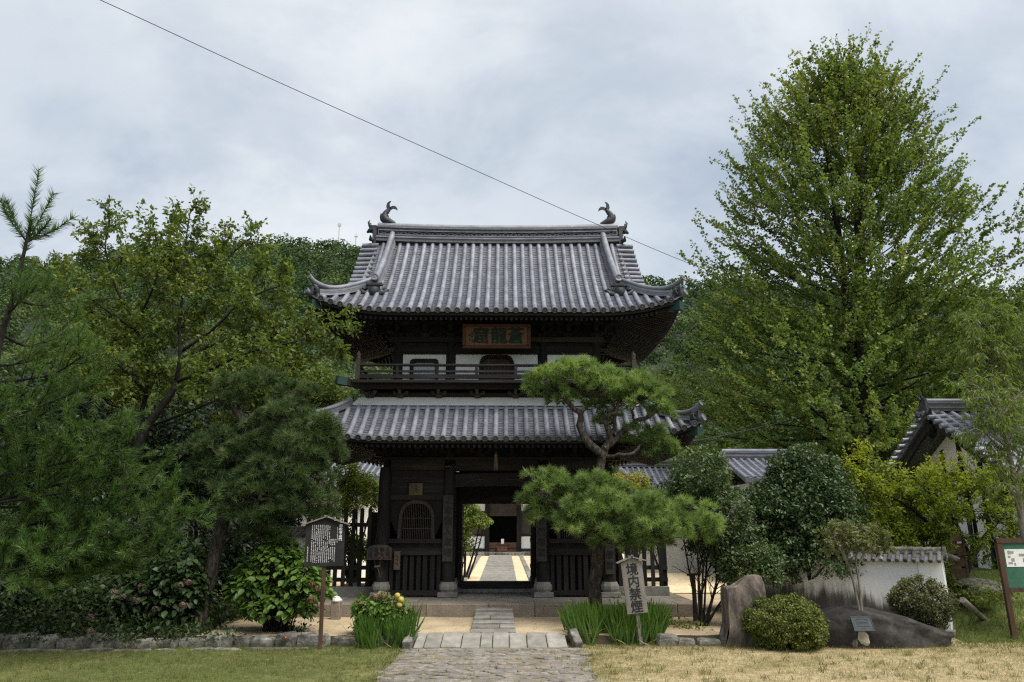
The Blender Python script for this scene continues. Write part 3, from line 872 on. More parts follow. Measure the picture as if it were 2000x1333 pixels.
def rafters(W, D, zf, wx, wy, z_in, drop, pitch=.125, w=.05, h=.07):
    """parallel rafters from the wall plate out to the eave on all four sides"""
    mb = MB()
    for side in 'fblr':
        half = W if side in 'fb' else D
        n = int((half - .1) / pitch)
        inner = wy if side in 'fb' else wx
        outer = D if side in 'fb' else W
        wall = wx if side in 'fb' else wy
        for k in range(-n, n + 1):
            s = k * pitch
            o1 = outer - .12
            i1 = inner if abs(s) <= wall else inner + (abs(s) - wall)
            if o1 - i1 < .05: continue
            pts = []
            for dist in (o1, (o1 + i1) / 2, i1):
                p = {'f': (s, -dist), 'b': (s, dist), 'l': (-dist, s), 'r': (dist, s)}[side]
                f = (dist - inner) / max(.01, outer - inner)
                pts.append((p[0], p[1], (z_in * (1 - f) + (zf(*{'f': (s, -outer), 'b': (s, outer), 'l': (-outer, s), 'r': (outer, s)}[side]) - drop) * f)))
            mb.beam(pts[0], pts[1], w, h); mb.beam(pts[1], pts[2], w, h)
    return mb
def soffit(W, D, zf, wx, wy, z_in, drop, n=24):
    mb = MB()
    for side in 'fblr':
        half = W if side in 'fb' else D
        wall = wx if side in 'fb' else wy
        inner = wy if side in 'fb' else wx
        outer = D if side in 'fb' else W
        rows = []
        for j in range(5):
            f = j / 4; row = []
            for i in range(n):
                u = -1 + 2 * i / (n - 1)
                s = u * (half - .1) * (1 - f) + u * wall * f
                dist = (outer - .1) * (1 - f) + inner * f
                so = u * (half - .1)
                ze = zf(*{'f': (so, -outer), 'b': (so, outer), 'l': (-outer, so), 'r': (outer, so)}[side]) - drop
                row.append({'f': (s, -dist), 'b': (s, dist), 'l': (-dist, s), 'r': (dist, s)}[side] + (ze * (1 - f) + z_in * f,))
            rows.append(row)
        vs = [p for r in rows for p in r]
        mb.add(vs, [(j * n + i, j * n + i + 1, (j + 1) * n + i + 1, (j + 1) * n + i) for j in range(4) for i in range(n - 1)])
    return mb

def bracket(scale=1.0, arms=2):
    """a bracket set: bearing block, boat-shaped arms and small blocks, stepping forward (-y)"""
    mb = MB(); s = scale
    mb.box((0, 0, .05 * s), (.22 * s, .22 * s, .06 * s), taper=1.0)
    mb.box((0, 0, .10 * s), (.26 * s, .26 * s, .06 * s))
    for k in range(arms):
        z = (.18 + k * .19) * s; y = -k * .26 * s; L = (.62 + .1 * k) * s
        prof = [(-L / 2, z + .05 * s), (-L / 2, z), (-L / 2 + .1 * s, z - .055 * s), (L / 2 - .1 * s, z - .055 * s), (L / 2, z), (L / 2, z + .05 * s)]
        mb.prism(prof, 'y', y - .05 * s, y + .05 * s)
        for xx in (-L / 2 + .06 * s, 0, L / 2 - .06 * s):
            mb.box((xx, y, z + .085 * s), (.13 * s, .14 * s, .07 * s))
        mb.box((0, y - .16 * s, z + .0 * s), (.1 * s, .5 * s, .1 * s))
        mb.box((0, y - .40 * s, z + .085 * s), (.13 * s, .12 * s, .07 * s))
    return mb
# ---- lower storey frame
PX = [-2.81, -1.175, 1.175, 2.81]
for y in (-1.6, 0.0, 1.6):
    for x in PX:
        if y == 0.0 and abs(x) > 2: pass
        MB().lathe([(.165, .62), (.17, 1.5), (.165, 3.0), (.145, 3.42)], (x, y, 0), 18).build('pillar', M['wood'], gate)
        if True:
            mb = MB()
            mb.lathe([(.20, PZ + .12), (.235, PZ + .19), (.235, PZ + .26), (.205, PZ + .315), (.185, PZ + .36)], (x, y, 0), 8, smooth=False)
            b_ = mb.build('pillar_base', M['granite'], gate)
            bevel(MB().box((x, y, PZ + .06), (.48, .48, .12)).build('plinth', M['granite'], b_), .012)
for y in (-1.6, 1.6):
    for x0, x1 in zip(PX[:-1], PX[1:]):
        MB().span(x0 + .14, x1 - .14, y - .09, y + .09, 3.34, 3.60).build('head_beam', M['woodx'], gate)
    MB().span(-3.15, 3.15, y - .17, y + .17, 3.60, 3.67).build('wall_plate', M['woodx'], gate)
for x in (-2.81, 2.81):
    for y0, y1 in ((-1.6, 0), (0, 1.6)):
        MB().span(x - .09, x + .09, y0 + .14, y1 - .14, 3.34, 3.60).build('head_beam', M['wood'], gate)
        MB().span(x - .04, x + .04, y0 + .14, y1 - .14, .5, 3.34).build('wall_panel', M['wood'], gate)
    MB().span(x - .17, x + .17, -1.43, 1.43, 3.60, 3.67).build('wall_plate', M['wood'], gate)
# central carved rainbow beam over the passage
mb = MB()
prof = []
for i in range(21):
    u = -1.03 + 2.06 * i / 20
    prof.append((u, 2.93 + .035 * (1 - (u / 1.03) ** 2)))
prof += [(1.03, 3.24), (.6, 3.27), (-.6, 3.27), (-1.03, 3.24)]
rb = mb.prism(prof, 'y', -1.70, -1.48).build('rainbow_beam', M['woodx'], gate)
g = rng(4)
for s in (-1, 1):
    MB().tube([(s * .2, -1.72, 3.16), (s * .32, -1.725, 3.12), (s * .5, -1.725, 3.11), (s * .68, -1.725, 3.07), (s * .8, -1.72, 3.0)], [.008, .016, .018, .014, .006], 6).build('carved_scroll', M['plank'], rb)
# the doorway in the middle plane
MB().span(-1.03, -.93, -.16, .04, PZ, 3.56).build('door_post', M['wood'], gate)
MB().span(.93, 1.03, -.16, .04, PZ, 3.56).build('door_post', M['wood'], gate)
MB().span(-.93, .93, -.15, .03, 2.56, 3.56).build('lintel', M['woodx'], gate)
MB().span(-1.0, 1.0, -.20, .08, PZ + .09, .55).build('threshold', M['woodx'], gate)
bevel(MB().span(-1.05, 1.05, -.3, .2, PZ - .01, PZ + .09).build('sill_stone', M['granite'], gate), .015)
for s in (-1, 1):
    # door leaf folded back against the passage wall
    dl = MB().span(s * 1.0, s * .95, .1, 1.02, .6, 2.55).build('door_leaf', M['wood'], gate)
    for z in (.9, 1.6, 2.3):
        MB().span(s * .95, s * .935, .12, 1.0, z - .05, z + .05).build('batten', M['wood'], dl)
    # passage side walls between inner pillars
    MB().span(s * 1.175 - .03, s * 1.175 + .03, -1.45, -.15, .62, 3.34).build('wall_panel', M['wood'], gate)
    MB().span(s * 1.175 - .03, s * 1.175 + .03, .15, 1.45, .62, 3.34).build('wall_panel', M['wood'], gate)
    # guardian bay behind the front screen
    MB().span(s * 1.2, s * 2.77, -.05, .03, PZ, 3.34).build('wall_panel', M['wood'], gate)
MB().span(-3.0, 3.0, -1.5, 1.5, 3.55, 3.6).build('ceiling', M['wood_shade'], gate)
# front screens of the two side bays: planks, bell window with lattice, rails, open palings below
def bell(w, h, n=14):
    pts = [(-w, 0), (-w * .97, h * .45)]
    for i in range(n + 1):
        f = i / n
        x = -w * .96 * math.cos(f * math.pi / 2) ** .72
        z = h * (.45 + .53 * math.sin(f * math.pi / 2) ** .9)
        pts.append((x, z))
    return pts + [(-x, z) for x, z in pts[::-1][1:]]
for s in (-1, 1):
    xc = s * 1.99
    xa, xb = xc - .66, xc + .66
    zt = 3.33
    for i in range(4):
        z1 = zt - i * .145
        MB().span(xa, xb, -1.63 + .004 * (i % 2), -1.57, z1 - .141, z1).build('plank', M['woodx'], gate)
    MB().span(xa, xb, -1.68, -1.52, 2.61, 2.745).build('tie_beam', M['woodx'], gate)
    # window wall with an opening shaped like a bell
    zb, zh = 1.66, .93
    out_ = bell(.44, zh); inn = bell(.385, zh * .94)
    outer_rect = []
    mb = MB()
    ring = [(xc + a, zb + b) for a, b in out_]
    n_ = len(ring)
    def to_rect(p):
        dx, dz = p[0] - xc, p[1] - (zb + .35)
        k = min((.655 / abs(dx)) if abs(dx) > 1e-6 else 9, ((2.61 - zb - .35) / dz) if dz > 1e-6 else ((-.35) / dz if dz < -1e-6 else 9))
        return (xc + dx * k, zb + .35 + dz * k)
    rect = [to_rect(p) for p in ring]
    for yy in (-1.60, -1.56):
        vs = [(p[0], yy, p[1]) for p in ring] + [(p[0], yy, p[1]) for p in rect]
        mb.add(vs, [(i, i + 1, n_ + i + 1, n_ + i) for i in range(n_ - 1)])
    mb.build('window_wall', M['wood'], gate)
    mb = MB()
    fr_o = [(xc + a, zb + b) for a, b in bell(.465, zh * 1.03)]
    for i in range(n_ - 1):
        a, b = fr_o[i], fr_o[i + 1]; c, d = (xc + inn[i][0], zb + inn[i][1]), (xc + inn[i + 1][0], zb + inn[i + 1][1])
        vs = [(p[0], y, p[1]) for y in (-1.655, -1.57) for p in (a, b, d, c)]
        mb.add(vs, [(0, 1, 2, 3), (4, 7, 6, 5), (0, 4, 5, 1), (3, 2, 6, 7)])
    bw = mb.build('bell_window_frame', M['plank'], gate)
    for i in range(-8, 9):
        x = i * .045
        hh = zb + zh * .94 * (.97 - .38 * (abs(x) / .385) ** 3.2)
        MB().span(xc + x - .008, xc + x + .008, -1.61, -1.595, zb, hh).build('lattice_bar', M['plank'], bw)
    for z in (zb + .25, zb + .5):
        MB().span(xc - .38, xc + .38, -1.618, -1.612, z - .01, z + .01).build('lattice_bar', M['plank'], bw)
    MB().span(xa, xb, -1.70, -1.50, 1.555, 1.66).build('sill_beam', M['woodx'], gate)
    MB().span(xa, xb, -1.62, -1.58, 1.43, 1.555).build('plank', M['wood'], gate)
    MB().span(xa, xb, -1.68, -1.52, 1.27, 1.43).build('tie_beam', M['woodx'], gate)
    for i in range(8):
        x = xa + .08 + i * (1.16 / 7) + R.uniform(-.01, .01)
        w = R.uniform(.085, .115)
        MB().span(x - w / 2, x + w / 2, -1.64, -1.60, .44, 1.27).build('paling', M['wood'], gate)
    MB().span(xa, xb, -1.66, -1.54, .32, .44).build('ground_sill', M['woodx'], gate)
    MB().span(xa, xb, -1.45, -1.42, .44, 1.27).build('inner_panel', M['wood'], gate)
# ---- bracket sets under the lower eave (one mesh shared)
b1 = bracket(.9, 2).build('bracket_set', M['wood'], gate, (PX[0], -1.6, 3.64))
for x in (-1.99, -1.175, -.4, .4, 1.175, 1.99, 2.81):
    inst(b1, gate, (x, -1.6, 3.64))
for x in (-2.81, -1.175, 1.175, 2.81):
    inst(b1, gate, (x, 1.6, 3.64), (0, 0, math.pi))
for s in (-1, 1):
    for y in (-1.0, 0, 1.0): inst(b1, gate, (s * 2.81, y, 3.64), (0, 0, s * math.pi / 2))
    inst(b1, gate, (s * 2.81, -1.6, 3.64), (0, 0, s * math.pi / 4))
for y, s in ((-1.62, -1), (1.62, 1)):
    MB().span(-3.6, 3.6, y + s * .50 - .06, y + s * .50 + .06, 4.09, 4.21).build('eave_purlin', M['woodx'], gate)
MB().span(-2.9, 2.9, -1.56, -1.5, 3.67, 4.3).build('bracket_wall', M['wood'], gate)
MB().span(-2.9, 2.9, 1.5, 1.56, 3.67, 4.3).build('bracket_wall', M['wood'], gate)
for s in (-1, 1): MB().span(s * 2.78, s * 2.84, -1.5, 1.5, 3.67, 4.3).build('bracket_wall', M['wood'], gate)
# ---- lower roof
def empty_child(name, parent):
    return None
lr = shell(LW, LD, zL, LT, .02).build('lower_roof', M['tile_flat'], gate)
lay_tiles(lr, LW, LD, zL, LT, lambda s: False, .2445, 'flrb')
eave_band(LW, LD, zL, .0, .10, .03, thick=.08).build('eave_board', M['woodx'], lr)
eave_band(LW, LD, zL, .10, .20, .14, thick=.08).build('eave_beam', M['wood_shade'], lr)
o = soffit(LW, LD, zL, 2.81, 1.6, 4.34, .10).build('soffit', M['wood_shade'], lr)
o = rafters(LW, LD, zL, 2.81, 1.6, 4.27, .17).build('rafter_row', M['wood'], lr); o['kind'] = 'stuff'
def hip_ridge(root, W, D, zf, t_in, sx, sy, r=.07, layers=3, tip=.24, in_pts=None):
    """corner ridge: stacked tile courses with a half-round cap, kicking up at the tip"""
    ts = np.linspace(t_in, .06, 14)
    pts = [(sx * (W - t), sy * (D - t), zf(sx * (W - t), sy * (D - t))) for t in ts]
    for k in range(layers):
        p = [(x, y, z + .06 + k * .055) for x, y, z in pts[:-1]]
        mb = MB()
        for a, b in zip(p[:-1], p[1:]): mb.beam(a, b, .20 - .025 * k, .045)
        mb.build('ridge_course', M['tile_band' if k % 2 else 'tile'], root)
    cap = [(x, y, z + .06 + layers * .055 + .02 + tip * max(0, (i - 8) / 5) ** 2.2) for i, (x, y, z) in enumerate(pts)]
    d = np.array(cap[-1]) - np.array(cap[-2]); e = np.array(cap[-1]) + d / np.linalg.norm(d) * .14 + np.array([0, 0, .05])
    mb = MB().tube([*cap, tuple(e)], [r] * len(cap) + [r * 1.05], 10)
    mb.build('ridge_cap', M['tile'], root)
    x, y, z = pts[-1]
    MB().disc(e + d / np.linalg.norm(d) * .012, d, r * 1.2, .03).build('end_tile', M['tile_end'], root)
    # demon-face end tile and the corner roll below it
    mb = MB()
    n = np.array([sx, sy, 0]) / math.sqrt(2)
    c = np.array([x, y, z + .17]) + n * .0
    side_ = np.array([-n[1], n[0], 0])
    for k in range(7):
        a = -1 + k / 3
        q = c + side_ * a * .12 + np.array([0, 0, .10 * (1 - a * a)])
        mb.tube([q - n * .05, q + n * .03 + np.array([0, 0, .02])], [.05, .028], 7)
    mb.box(c - np.array([0, 0, .05]), (.2, .2, .2), math.atan2(n[1], n[0]))
    for a in (-1, 1):
        mb.tube([c + side_ * a * .1 - np.array([0, 0, .1]), c + side_ * a * .18 - np.array([0, 0, .08]), c + side_ * a * .17 + np.array([0, 0, .02])], [.05, .045, .02], 7)
    mb.build('ridge_end_ornament', M['tile_dark'], root)
    mb = MB().tube([(x - sx * .12, y - sy * .12, z + .03), (x + sx * .02, y + sy * .02, z + .045), (x + sx * .13, y + sy * .13, z + .10)], [.07, .072, .078], 10)
    mb.disc((x + sx * .14, y + sy * .14, z + .105), (sx, sy, .4), .085, .03)
    mb.build('corner_roll', M['tile'], root)
for sx in (-1, 1):
    for sy in (-1, 1): hip_ridge(lr, LW, LD, zL, LT, sx, sy, .058, 2, .15)
# white plaster fillet where the lower roof meets the upper storey, and its flashing course
ix, iy = LW - LT, LD - LT
mb = MB()
for (x0, y0_, x1, y1_) in ((-ix, -iy, ix, -iy), (ix, -iy, ix, iy), (ix, iy, -ix, iy), (-ix, iy, -ix, -iy)):
    zt = 4.90
    nx_, ny_ = (0, .12) if y0_ == y1_ == -iy else ((0, -.12) if y0_ == y1_ else ((-.12, 0) if x0 > 0 else (.12, 0)))
    k = (ix - .12) / ix
    ax, ay, bx_, by_ = x0 + (-.19 if x0 > 0 else .19), y0_ + (-.19 if y0_ > 0 else .19), x1 + (-.19 if x1 > 0 else .19), y1_ + (-.19 if y1_ > 0 else .19)
    mb.add([(x0, y0_, zt), (x1, y1_, zt), (bx_, by_, zt + .235), (ax, ay, zt + .235)], [(0, 1, 2, 3)])
mb.build('plaster_fillet', M['plaster'], lr)
mb = MB()
mb.span(-ix - .02, ix + .02, -iy - .06, -iy + .03, 4.80, 4.862); mb.span(-ix - .02, ix + .02, iy - .03, iy + .06, 4.80, 4.862)
mb.span(-ix - .06, -ix + .03, -iy + .03, iy - .03, 4.80, 4.862); mb.span(ix - .03, ix + .06, -iy + .03, iy - .03, 4.80, 4.862)
mb.build('flashing_course', M['tile'], lr)
# ---- balcony storey
kx, ky = 3.18, 2.15
for s in (-1, 1):
    MB().span(-kx, kx, s * ky, s * (ky - .08), 4.85, 5.44).build('skirt_wall', M['woodx'], gate)
    MB().span(s * kx, s * (kx - .08), -ky + .08, ky - .08, 4.85, 5.44).build('skirt_wall', M['wood'], gate)
b2 = bracket(.62, 1).build('balcony_bracket', M['plank'], gate, (-.485, -ky - .06, 5.10))
for x in (.485, -1.455, 1.455, -2.425, 2.425): inst(b2, gate, (x, -ky - .06, 5.10))
for x in (-.485, .485, -2.1, 2.1): inst(b2, gate, (x, ky + .06, 5.10), (0, 0, math.pi))
for s in (-1, 1):
    for y in (-1.2, 0, 1.2): inst(b2, gate, (s * (kx + .06), y, 5.10), (0, 0, s * math.pi / 2))
    inst(b2, gate, (s * 3.2, -ky - .02, 5.10), (0, 0, s * math.pi / 4), (1.1, 1.1, 1.0))
    MB().box((s * .0 - 0, -ky - .12, 5.24), (.001, .001, .001)) if False else None
fx, fy = 3.52, 2.75
MB().span(-kx, kx, -ky, ky, 5.26, 5.40).build('floor_joists', M['woodx'], gate)
for s in (-1, 1):
    MB().span(-fx + .1, fx - .1, s * (fy - .20), s * (fy - .36), 5.30, 5.42).build('balcony_beam', M['woodx'], gate)
    MB().span(s * (fx - .20), s * (fx - .36), -fy + .36, fy - .36, 5.30, 5.42).build('balcony_beam', M['wood'], gate)
for i in range(24):
    x0 = -fx + i * 2 * fx / 24
    MB().span(x0 + .003, x0 + 2 * fx / 24 - .003, -fy + R.uniform(-.01, .01), fy, 5.42, 5.48).build('floor_board', M['wood'], gate)
MB().span(-fx - .03, fx + .03, -fy - .05, -fy - .012, 5.40, 5.47).build('floor_edge', M['woodx'], gate)
for s in (-1, 1):
    # copper-capped corner beam ends
    for t_ in (-1, 1):
        bm_ = MB().beam((s * 3.2, t_ * 2.4, 5.35), (s * 3.80, t_ * 2.85, 5.42), .14, .17).build('corner_beam', M['wood'], gate)
        MB().beam((s * 3.70, t_ * 2.775, 5.409), (s * 3.90, t_ * 2.925, 5.433), .17, .20).build('copper_cap', M['copper'], bm_)
rx, ry = 3.44, 2.68
def railing(a, b, n):
    a, b = np.array(a), np.array(b)
    for z, w, h, nm in ((5.57, .08, .10, 'bottom_rail'), (5.70, .05, .05, 'middle_rail')):
        MB().beam((*a, z), (*b, z), w, h).build(nm, M['woodx'], gate)
    MB().tube([(*a, 5.86), (*((a + b) / 2), 5.855), (*b, 5.86)], .038, 8).build('top_rail', M['woodx'], gate)
    for i in range(1, n):
        p = a + (b - a) * i / n
        MB().span(p[0] - .035, p[0] + .035, p[1] - .035, p[1] + .035, 5.62, 5.825).build('rail_strut', M['wood'], gate)
railing((-rx, -ry), (rx, -ry), 7); railing((-rx, ry), (rx, ry), 7)
railing((-rx, -ry), (-rx, ry), 5); railing((rx, -ry), (rx, ry), 5)
for sx in (-1, 1):
    for sy in (-1, 1):
        n_ = MB().span(sx * rx - .055, sx * rx + .055, sy * ry - .055, sy * ry + .055, 5.48, 6.0).build('newel_post', M['plank'], gate)
        MB().lathe([(.05, 6.0), (.062, 6.02), (.05, 6.05), (.04, 6.06), (.062, 6.10), (.058, 6.14), (.03, 6.18), (.008, 6.23)], (sx * rx, sy * ry, 0), 12).build('finial', M['plank'], n_)
# ---- upper storey
UXP = [-2.62, -1.22, 1.22, 2.62]
for y in (-1.5, 1.5):
    for x in UXP:
        MB().lathe([(.13, 5.46), (.13, 6.6), (.12, 7.05)], (x, y, 0), 14).build('upper_pillar', M['wood'], gate)
for s in (-1, 1): MB().span(s * 2.66, s * 2.58, -1.38, 1.38, 5.46, 7.0).build('side_wall', M['wood'], gate)
MB().span(-2.5, 2.5, 1.46, 1.54, 5.46, 7.0).build('rear_wall', M['wood'], gate)
# plaster panels with an octagon-cornered window each side and the arched doorway
def panel_with_hole(x0, x1, z0, z1, hole, y, name, m):
    n = len(hole); cx = sum(p[0] for p in hole) / n; cz = sum(p[1] for p in hole) / n
    rect = []
    for p in hole:
        dx, dz = p[0] - cx, p[1] - cz
        kx_ = ((x1 - cx) / dx if dx > 0 else (x0 - cx) / dx) if abs(dx) > 1e-6 else 1e9
        kz_ = ((z1 - cz) / dz if dz > 0 else (z0 - cz) / dz) if abs(dz) > 1e-6 else 1e9
        k = min(kx_, kz_); rect.append((cx + dx * k, cz + dz * k))
    # snap the nearest ring point to each rectangle corner
    for c in ((x0, z0), (x1, z0), (x1, z1), (x0, z1)):
        i = min(range(n), key=lambda i: (rect[i][0] - c[0]) ** 2 + (rect[i][1] - c[1]) ** 2); rect[i] = c
    mb = MB()
    vs = [(p[0], y, p[1]) for p in hole] + [(p[0], y, p[1]) for p in rect] + [(p[0], y + .05, p[1]) for p in hole]
    mb.add(vs, [(i, (i + 1) % n, n + (i + 1) % n, n + i) for i in range(n)] + [(i, 2 * n + i, 2 * n + (i + 1) % n, (i + 1) % n) for i in range(n)])
    return mb.build(name, m, gate, recalc=False)
ZT = 6.40
def octo(x0, x1, z0, z1, c, k=3):
    pts = []
    for (cx, cz, a0) in ((x1 - c, z1 - c, 0), (x0 + c, z1 - c, 90), (x0 + c, z0 + c, 180), (x1 - c, z0 + c, 270)):
        for i in range(k + 1):
            a = math.radians(a0 + 90 * i / k); pts.append((cx + c * math.cos(a), cz + c * math.sin(a)))
    out = []
    for p, q in zip(pts, pts[1:] + pts[:1]):
        out.append(p)
        if (p[0] - q[0]) ** 2 + (p[1] - q[1]) ** 2 > .1: out += [(p[0] + (q[0] - p[0]) * f, p[1] + (q[1] - p[1]) * f) for f in (.33, .67)]
    return out
for s in (-1, 1):
    xa, xb = sorted((s * 1.35, s * 2.49)); xc = (xa + xb) / 2
    panel_with_hole(xa, xb, 5.48, ZT, octo(xc - .37, xc + .37, 5.60, 6.27, .1), -1.53, 'plaster_panel', M['plaster'])
    fo, fi = octo(xc - .38, xc + .38, 5.59, 6.28, .1), octo(xc - .29, xc + .29, 5.68, 6.18, .07)
    n_ = len(fo); mb = MB()
    vs = [(p[0], -1.56, p[1]) for p in fo] + [(p[0], -1.56, p[1]) for p in fi] + [(p[0], -1.50, p[1]) for p in fi] + [(p[0], -1.528, p[1]) for p in fo]
    mb.add(vs, [(i, (i + 1) % n_, n_ + (i + 1) % n_, n_ + i) for i in range(n_)] + [(n_ + i, n_ + (i + 1) % n_, 2 * n_ + (i + 1) % n_, 2 * n_ + i) for i in range(n_)] + [(3 * n_ + i, 3 * n_ + (i + 1) % n_, (i + 1) % n_, i) for i in range(n_)])
    wf = mb.build('window_frame', M['wood'], gate, recalc=False)
    MB().span(xc - .30, xc + .30, -1.50, -1.48, 5.66, 6.2).build('window_pane', M['pane'], wf)
door_o = [(.47, 5.50), (.47, 5.8), (.47, 6.08), (.45, 6.22), (.38, 6.34), (.27, 6.385), (.1, 6.385), (-.1, 6.385), (-.27, 6.385), (-.38, 6.34), (-.45, 6.22), (-.47, 6.08), (-.47, 5.8), (-.47, 5.50), (-.2, 5.495), (.2, 5.495)]
panel_with_hole(-1.09, 1.09, 5.48, ZT, door_o, -1.53, 'plaster_panel', M['plaster'])
mb = MB(); fi = [(x * .86, 5.5 + (z - 5.5) * .90) for x, z in door_o]; n_ = len(door_o)
vs = [(p[0], -1.57, p[1]) for p in door_o] + [(p[0], -1.57, p[1]) for p in fi] + [(p[0], -1.48, p[1]) for p in fi] + [(p[0], -1.528, p[1]) for p in door_o]
mb.add(vs, [(i, (i + 1) % n_, n_ + (i + 1) % n_, n_ + i) for i in range(n_)] + [(n_ + i, n_ + (i + 1) % n_, 2 * n_ + (i + 1) % n_, 2 * n_ + i) for i in range(n_)] + [(3 * n_ + i, 3 * n_ + (i + 1) % n_, (i + 1) % n_, i) for i in range(n_)])
mb.build('door_arch', M['wood'], gate, recalc=False)
for s in (-1, 1):
    dl = MB().span(s * .005, s * .42, -1.49, -1.45, 5.48, 6.34).build('upper_door_leaf', M['wood_brown'], gate)
    for k in range(4):
        xx = s * (.06 + k * .1)
        MB().span(xx - .012, xx + .012, -1.503, -1.491, 5.5, 6.1).build('batten', M['wood'], dl)
MB().span(-2.75, 2.75, -1.6, -1.4, ZT + .003, 6.62).build('upper_tie_beam', M['woodx'], gate)
MB().span(-2.85, 2.85, -1.64, -1.36, 6.72, 6.86).build('upper_wall_plate', M['woodx'], gate)
MB().span(-2.6, 2.6, -1.52, -1.46, 6.62, 7.5).build('upper_bracket_wall', M['wood'], gate)
for s in (-1, 1): MB().span(s * 2.65, s * 2.60, -1.4, 1.4, 7.0, 7.6).build('upper_bracket_wall', M['wood'], gate)
b3 = bracket(.95, 2).build('bracket_set', M['wood'], gate, (-2.62, -1.54, 6.84))
for x in (-1.9, -1.22, -.42, .42, 1.22, 1.9, 2.62): inst(b3, gate, (x, -1.54, 6.84))
for x in UXP: inst(b3, gate, (x, 1.54, 6.84), (0, 0, math.pi))
for s in (-1, 1):
    for y in (-.9, 0, .9): inst(b3, gate, (s * 2.66, y, 6.84), (0, 0, s * math.pi / 2))
    inst(b3, gate, (s * 2.62, -1.54, 6.84), (0, 0, s * math.pi / 4))
for s in (-1, 1): MB().span(-3.5, 3.5, s * 2.08, s * 2.2, 7.28, 7.42).build('eave_purlin', M['woodx'], gate)
# ---- upper roof
ur = shell(UW, UD, zU, 3.10, .02, 'fb', 61, lambda s: abs(s) < 3.62).build('upper_roof', M['tile_flat'], gate)
shell(UW, UD, zU_hip, 1.42, .02, 'lr').build('side_slope', M['tile_flat'], ur)
lay_tiles(ur, UW, UD, zU, 3.02, lambda s: abs(s) < 3.55, .241, 'fb')
lay_tiles(ur, UW, UD, zU_hip, 1.38, lambda s: False, .241, 'lr')
eave_band(UW, UD, zU_hip, .0, .11, .03, thick=.08).build('eave_board', M['woodx'], ur)
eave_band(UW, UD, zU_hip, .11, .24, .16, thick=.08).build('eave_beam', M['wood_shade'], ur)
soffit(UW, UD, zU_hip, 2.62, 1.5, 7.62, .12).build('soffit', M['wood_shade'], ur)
o = rafters(UW, UD, zU_hip, 2.62, 1.5, 7.55, .20).build('rafter_row', M['wood'], ur); o['kind'] = 'stuff'
for sx in (-1, 1):
    for sy in (-1, 1):
        hip_ridge(ur, UW, UD, zU_hip, 1.36, sx, sy, .062, 3, .15)
        mb = MB().beam((sx * 3.2, sy * 1.9, 7.45), (sx * (UW - .1), sy * (UD - .1), zU_hip(UW - .1, UD - .1) - .24), .16, .2)
        hb = mb.build('corner_rafter', M['wood'], ur)
        MB().beam((sx * (UW - .26), sy * (UD - .26), zU_hip(UW - .26, UD - .26) - .245), (sx * (UW - .02), sy * (UD - .02), zU_hip(UW - .02, UD - .02) - .22), .2, .22).build('copper_cap', M['copper'], hb)
        mb = MB().beam((sx * 3.2, sy * 2.0, 4.22), (sx * (LW - .1), sy * (LD - .1), zL(LW - .1, LD - .1) - .22), .15, .19)
        hb = mb.build('corner_rafter', M['wood'], lr)
        MB().beam((sx * (LW - .26), sy * (LD - .26), zL(LW - .26, LD - .26) - .225), (sx * (LW - .02), sy * (LD - .02), zL(LW - .02, LD - .02) - .20), .19, .21).build('copper_cap', M['copper'], hb)
    # gable wall, barge board and the short rolls along the verge
    gp = [(-1.75, 7.75), (1.75, 7.75), (.1, 10.1), (-.1, 10.1)]
    MB().prism(gp, 'x', sx * 3.2, sx * 3.26).build('gable_wall', M['wood'], ur)
    for sy in (-1, 1):
        ts = np.linspace(1.15, 3.1, 12)
        mb = MB()
        for a, b in zip(ts[:-1], ts[1:]):
            mb.beam((sx * 3.62, sy * (UD - a), zU(0, UD - a) - .17), (sx * 3.62, sy * (UD - b), zU(0, UD - b) - .17), .07, .26)
        mb.build('barge_board', M['wood'], ur)
        for i, t in enumerate(np.linspace(1.08, 2.98, 12)):
            y = sy * (UD - t); z = zU(0, UD - t) + .03
            MB().tube([(sx * 3.52, y, z), (sx * 3.8, y, z - .008), (sx * 4.0, y, z - .02)], [.068, .07, .074], 10).build('verge_tile', M['tile'], ur)
        # descending ridge with its end ornament
        ts = np.linspace(3.05, 1.08, 14)
        for k in range(5):
            mb = MB(); q = [(sx * (3.13 + .05 * (3.05 - t)), sy * (UD - t), zU(0, UD - t) + .07 + k * .05) for t in ts]
            for a, b in zip(q[:-1], q[1:]): mb.beam(a, b, .24 - .02 * k, .042)
            mb.build('ridge_course', M['tile_band' if k % 2 else 'tile'], ur)
        q = [(sx * (3.13 + .05 * (3.05 - t)), sy * (UD - t), zU(0, UD - t) + .36) for t in ts]
        e = (q[-1][0], q[-1][1] + sy * .10, q[-1][2] + .04)
        MB().tube(q + [e], .088, 12).build('ridge_cap', M['tile'], ur)
        MB().disc((e[0], e[1] + sy * .012, e[2] + .005), (0, sy, .1), .1, .03).build('end_tile', M['tile_end'], ur)
        x, y, z = q[-1][0], sy * (UD - 1.0), zU(0, UD - 1.0) + .10
        k = 1.35
        mb = MB().box((x, y, z + .02), (.26 * k, .12, .24 * k), taper=.8)
        mb.box((x, y + sy * .01, z + .17), (.32 * k, .14, .06))
        for a in (-1, 1):
            mb.tube([(x + a * .08 * k, y + sy * .05, z - .08 * k), (x + a * .2 * k, y + sy * .05, z - .06 * k), (x + a * .27 * k, y + sy * .05, z + .02), (x + a * .22 * k, y + sy * .05, z + .07), (x + a * .17 * k, y + sy * .05, z + .03)], [.075, .07, .055, .04, .02], 8)
        mb.lathe([(.0, -.22), (.10, -.16), (.15, -.05), (.12, .06)], (x, y + sy * .06, z), 10)
        mb.build('ridge_end_ornament', M['tile_dark'], ur)
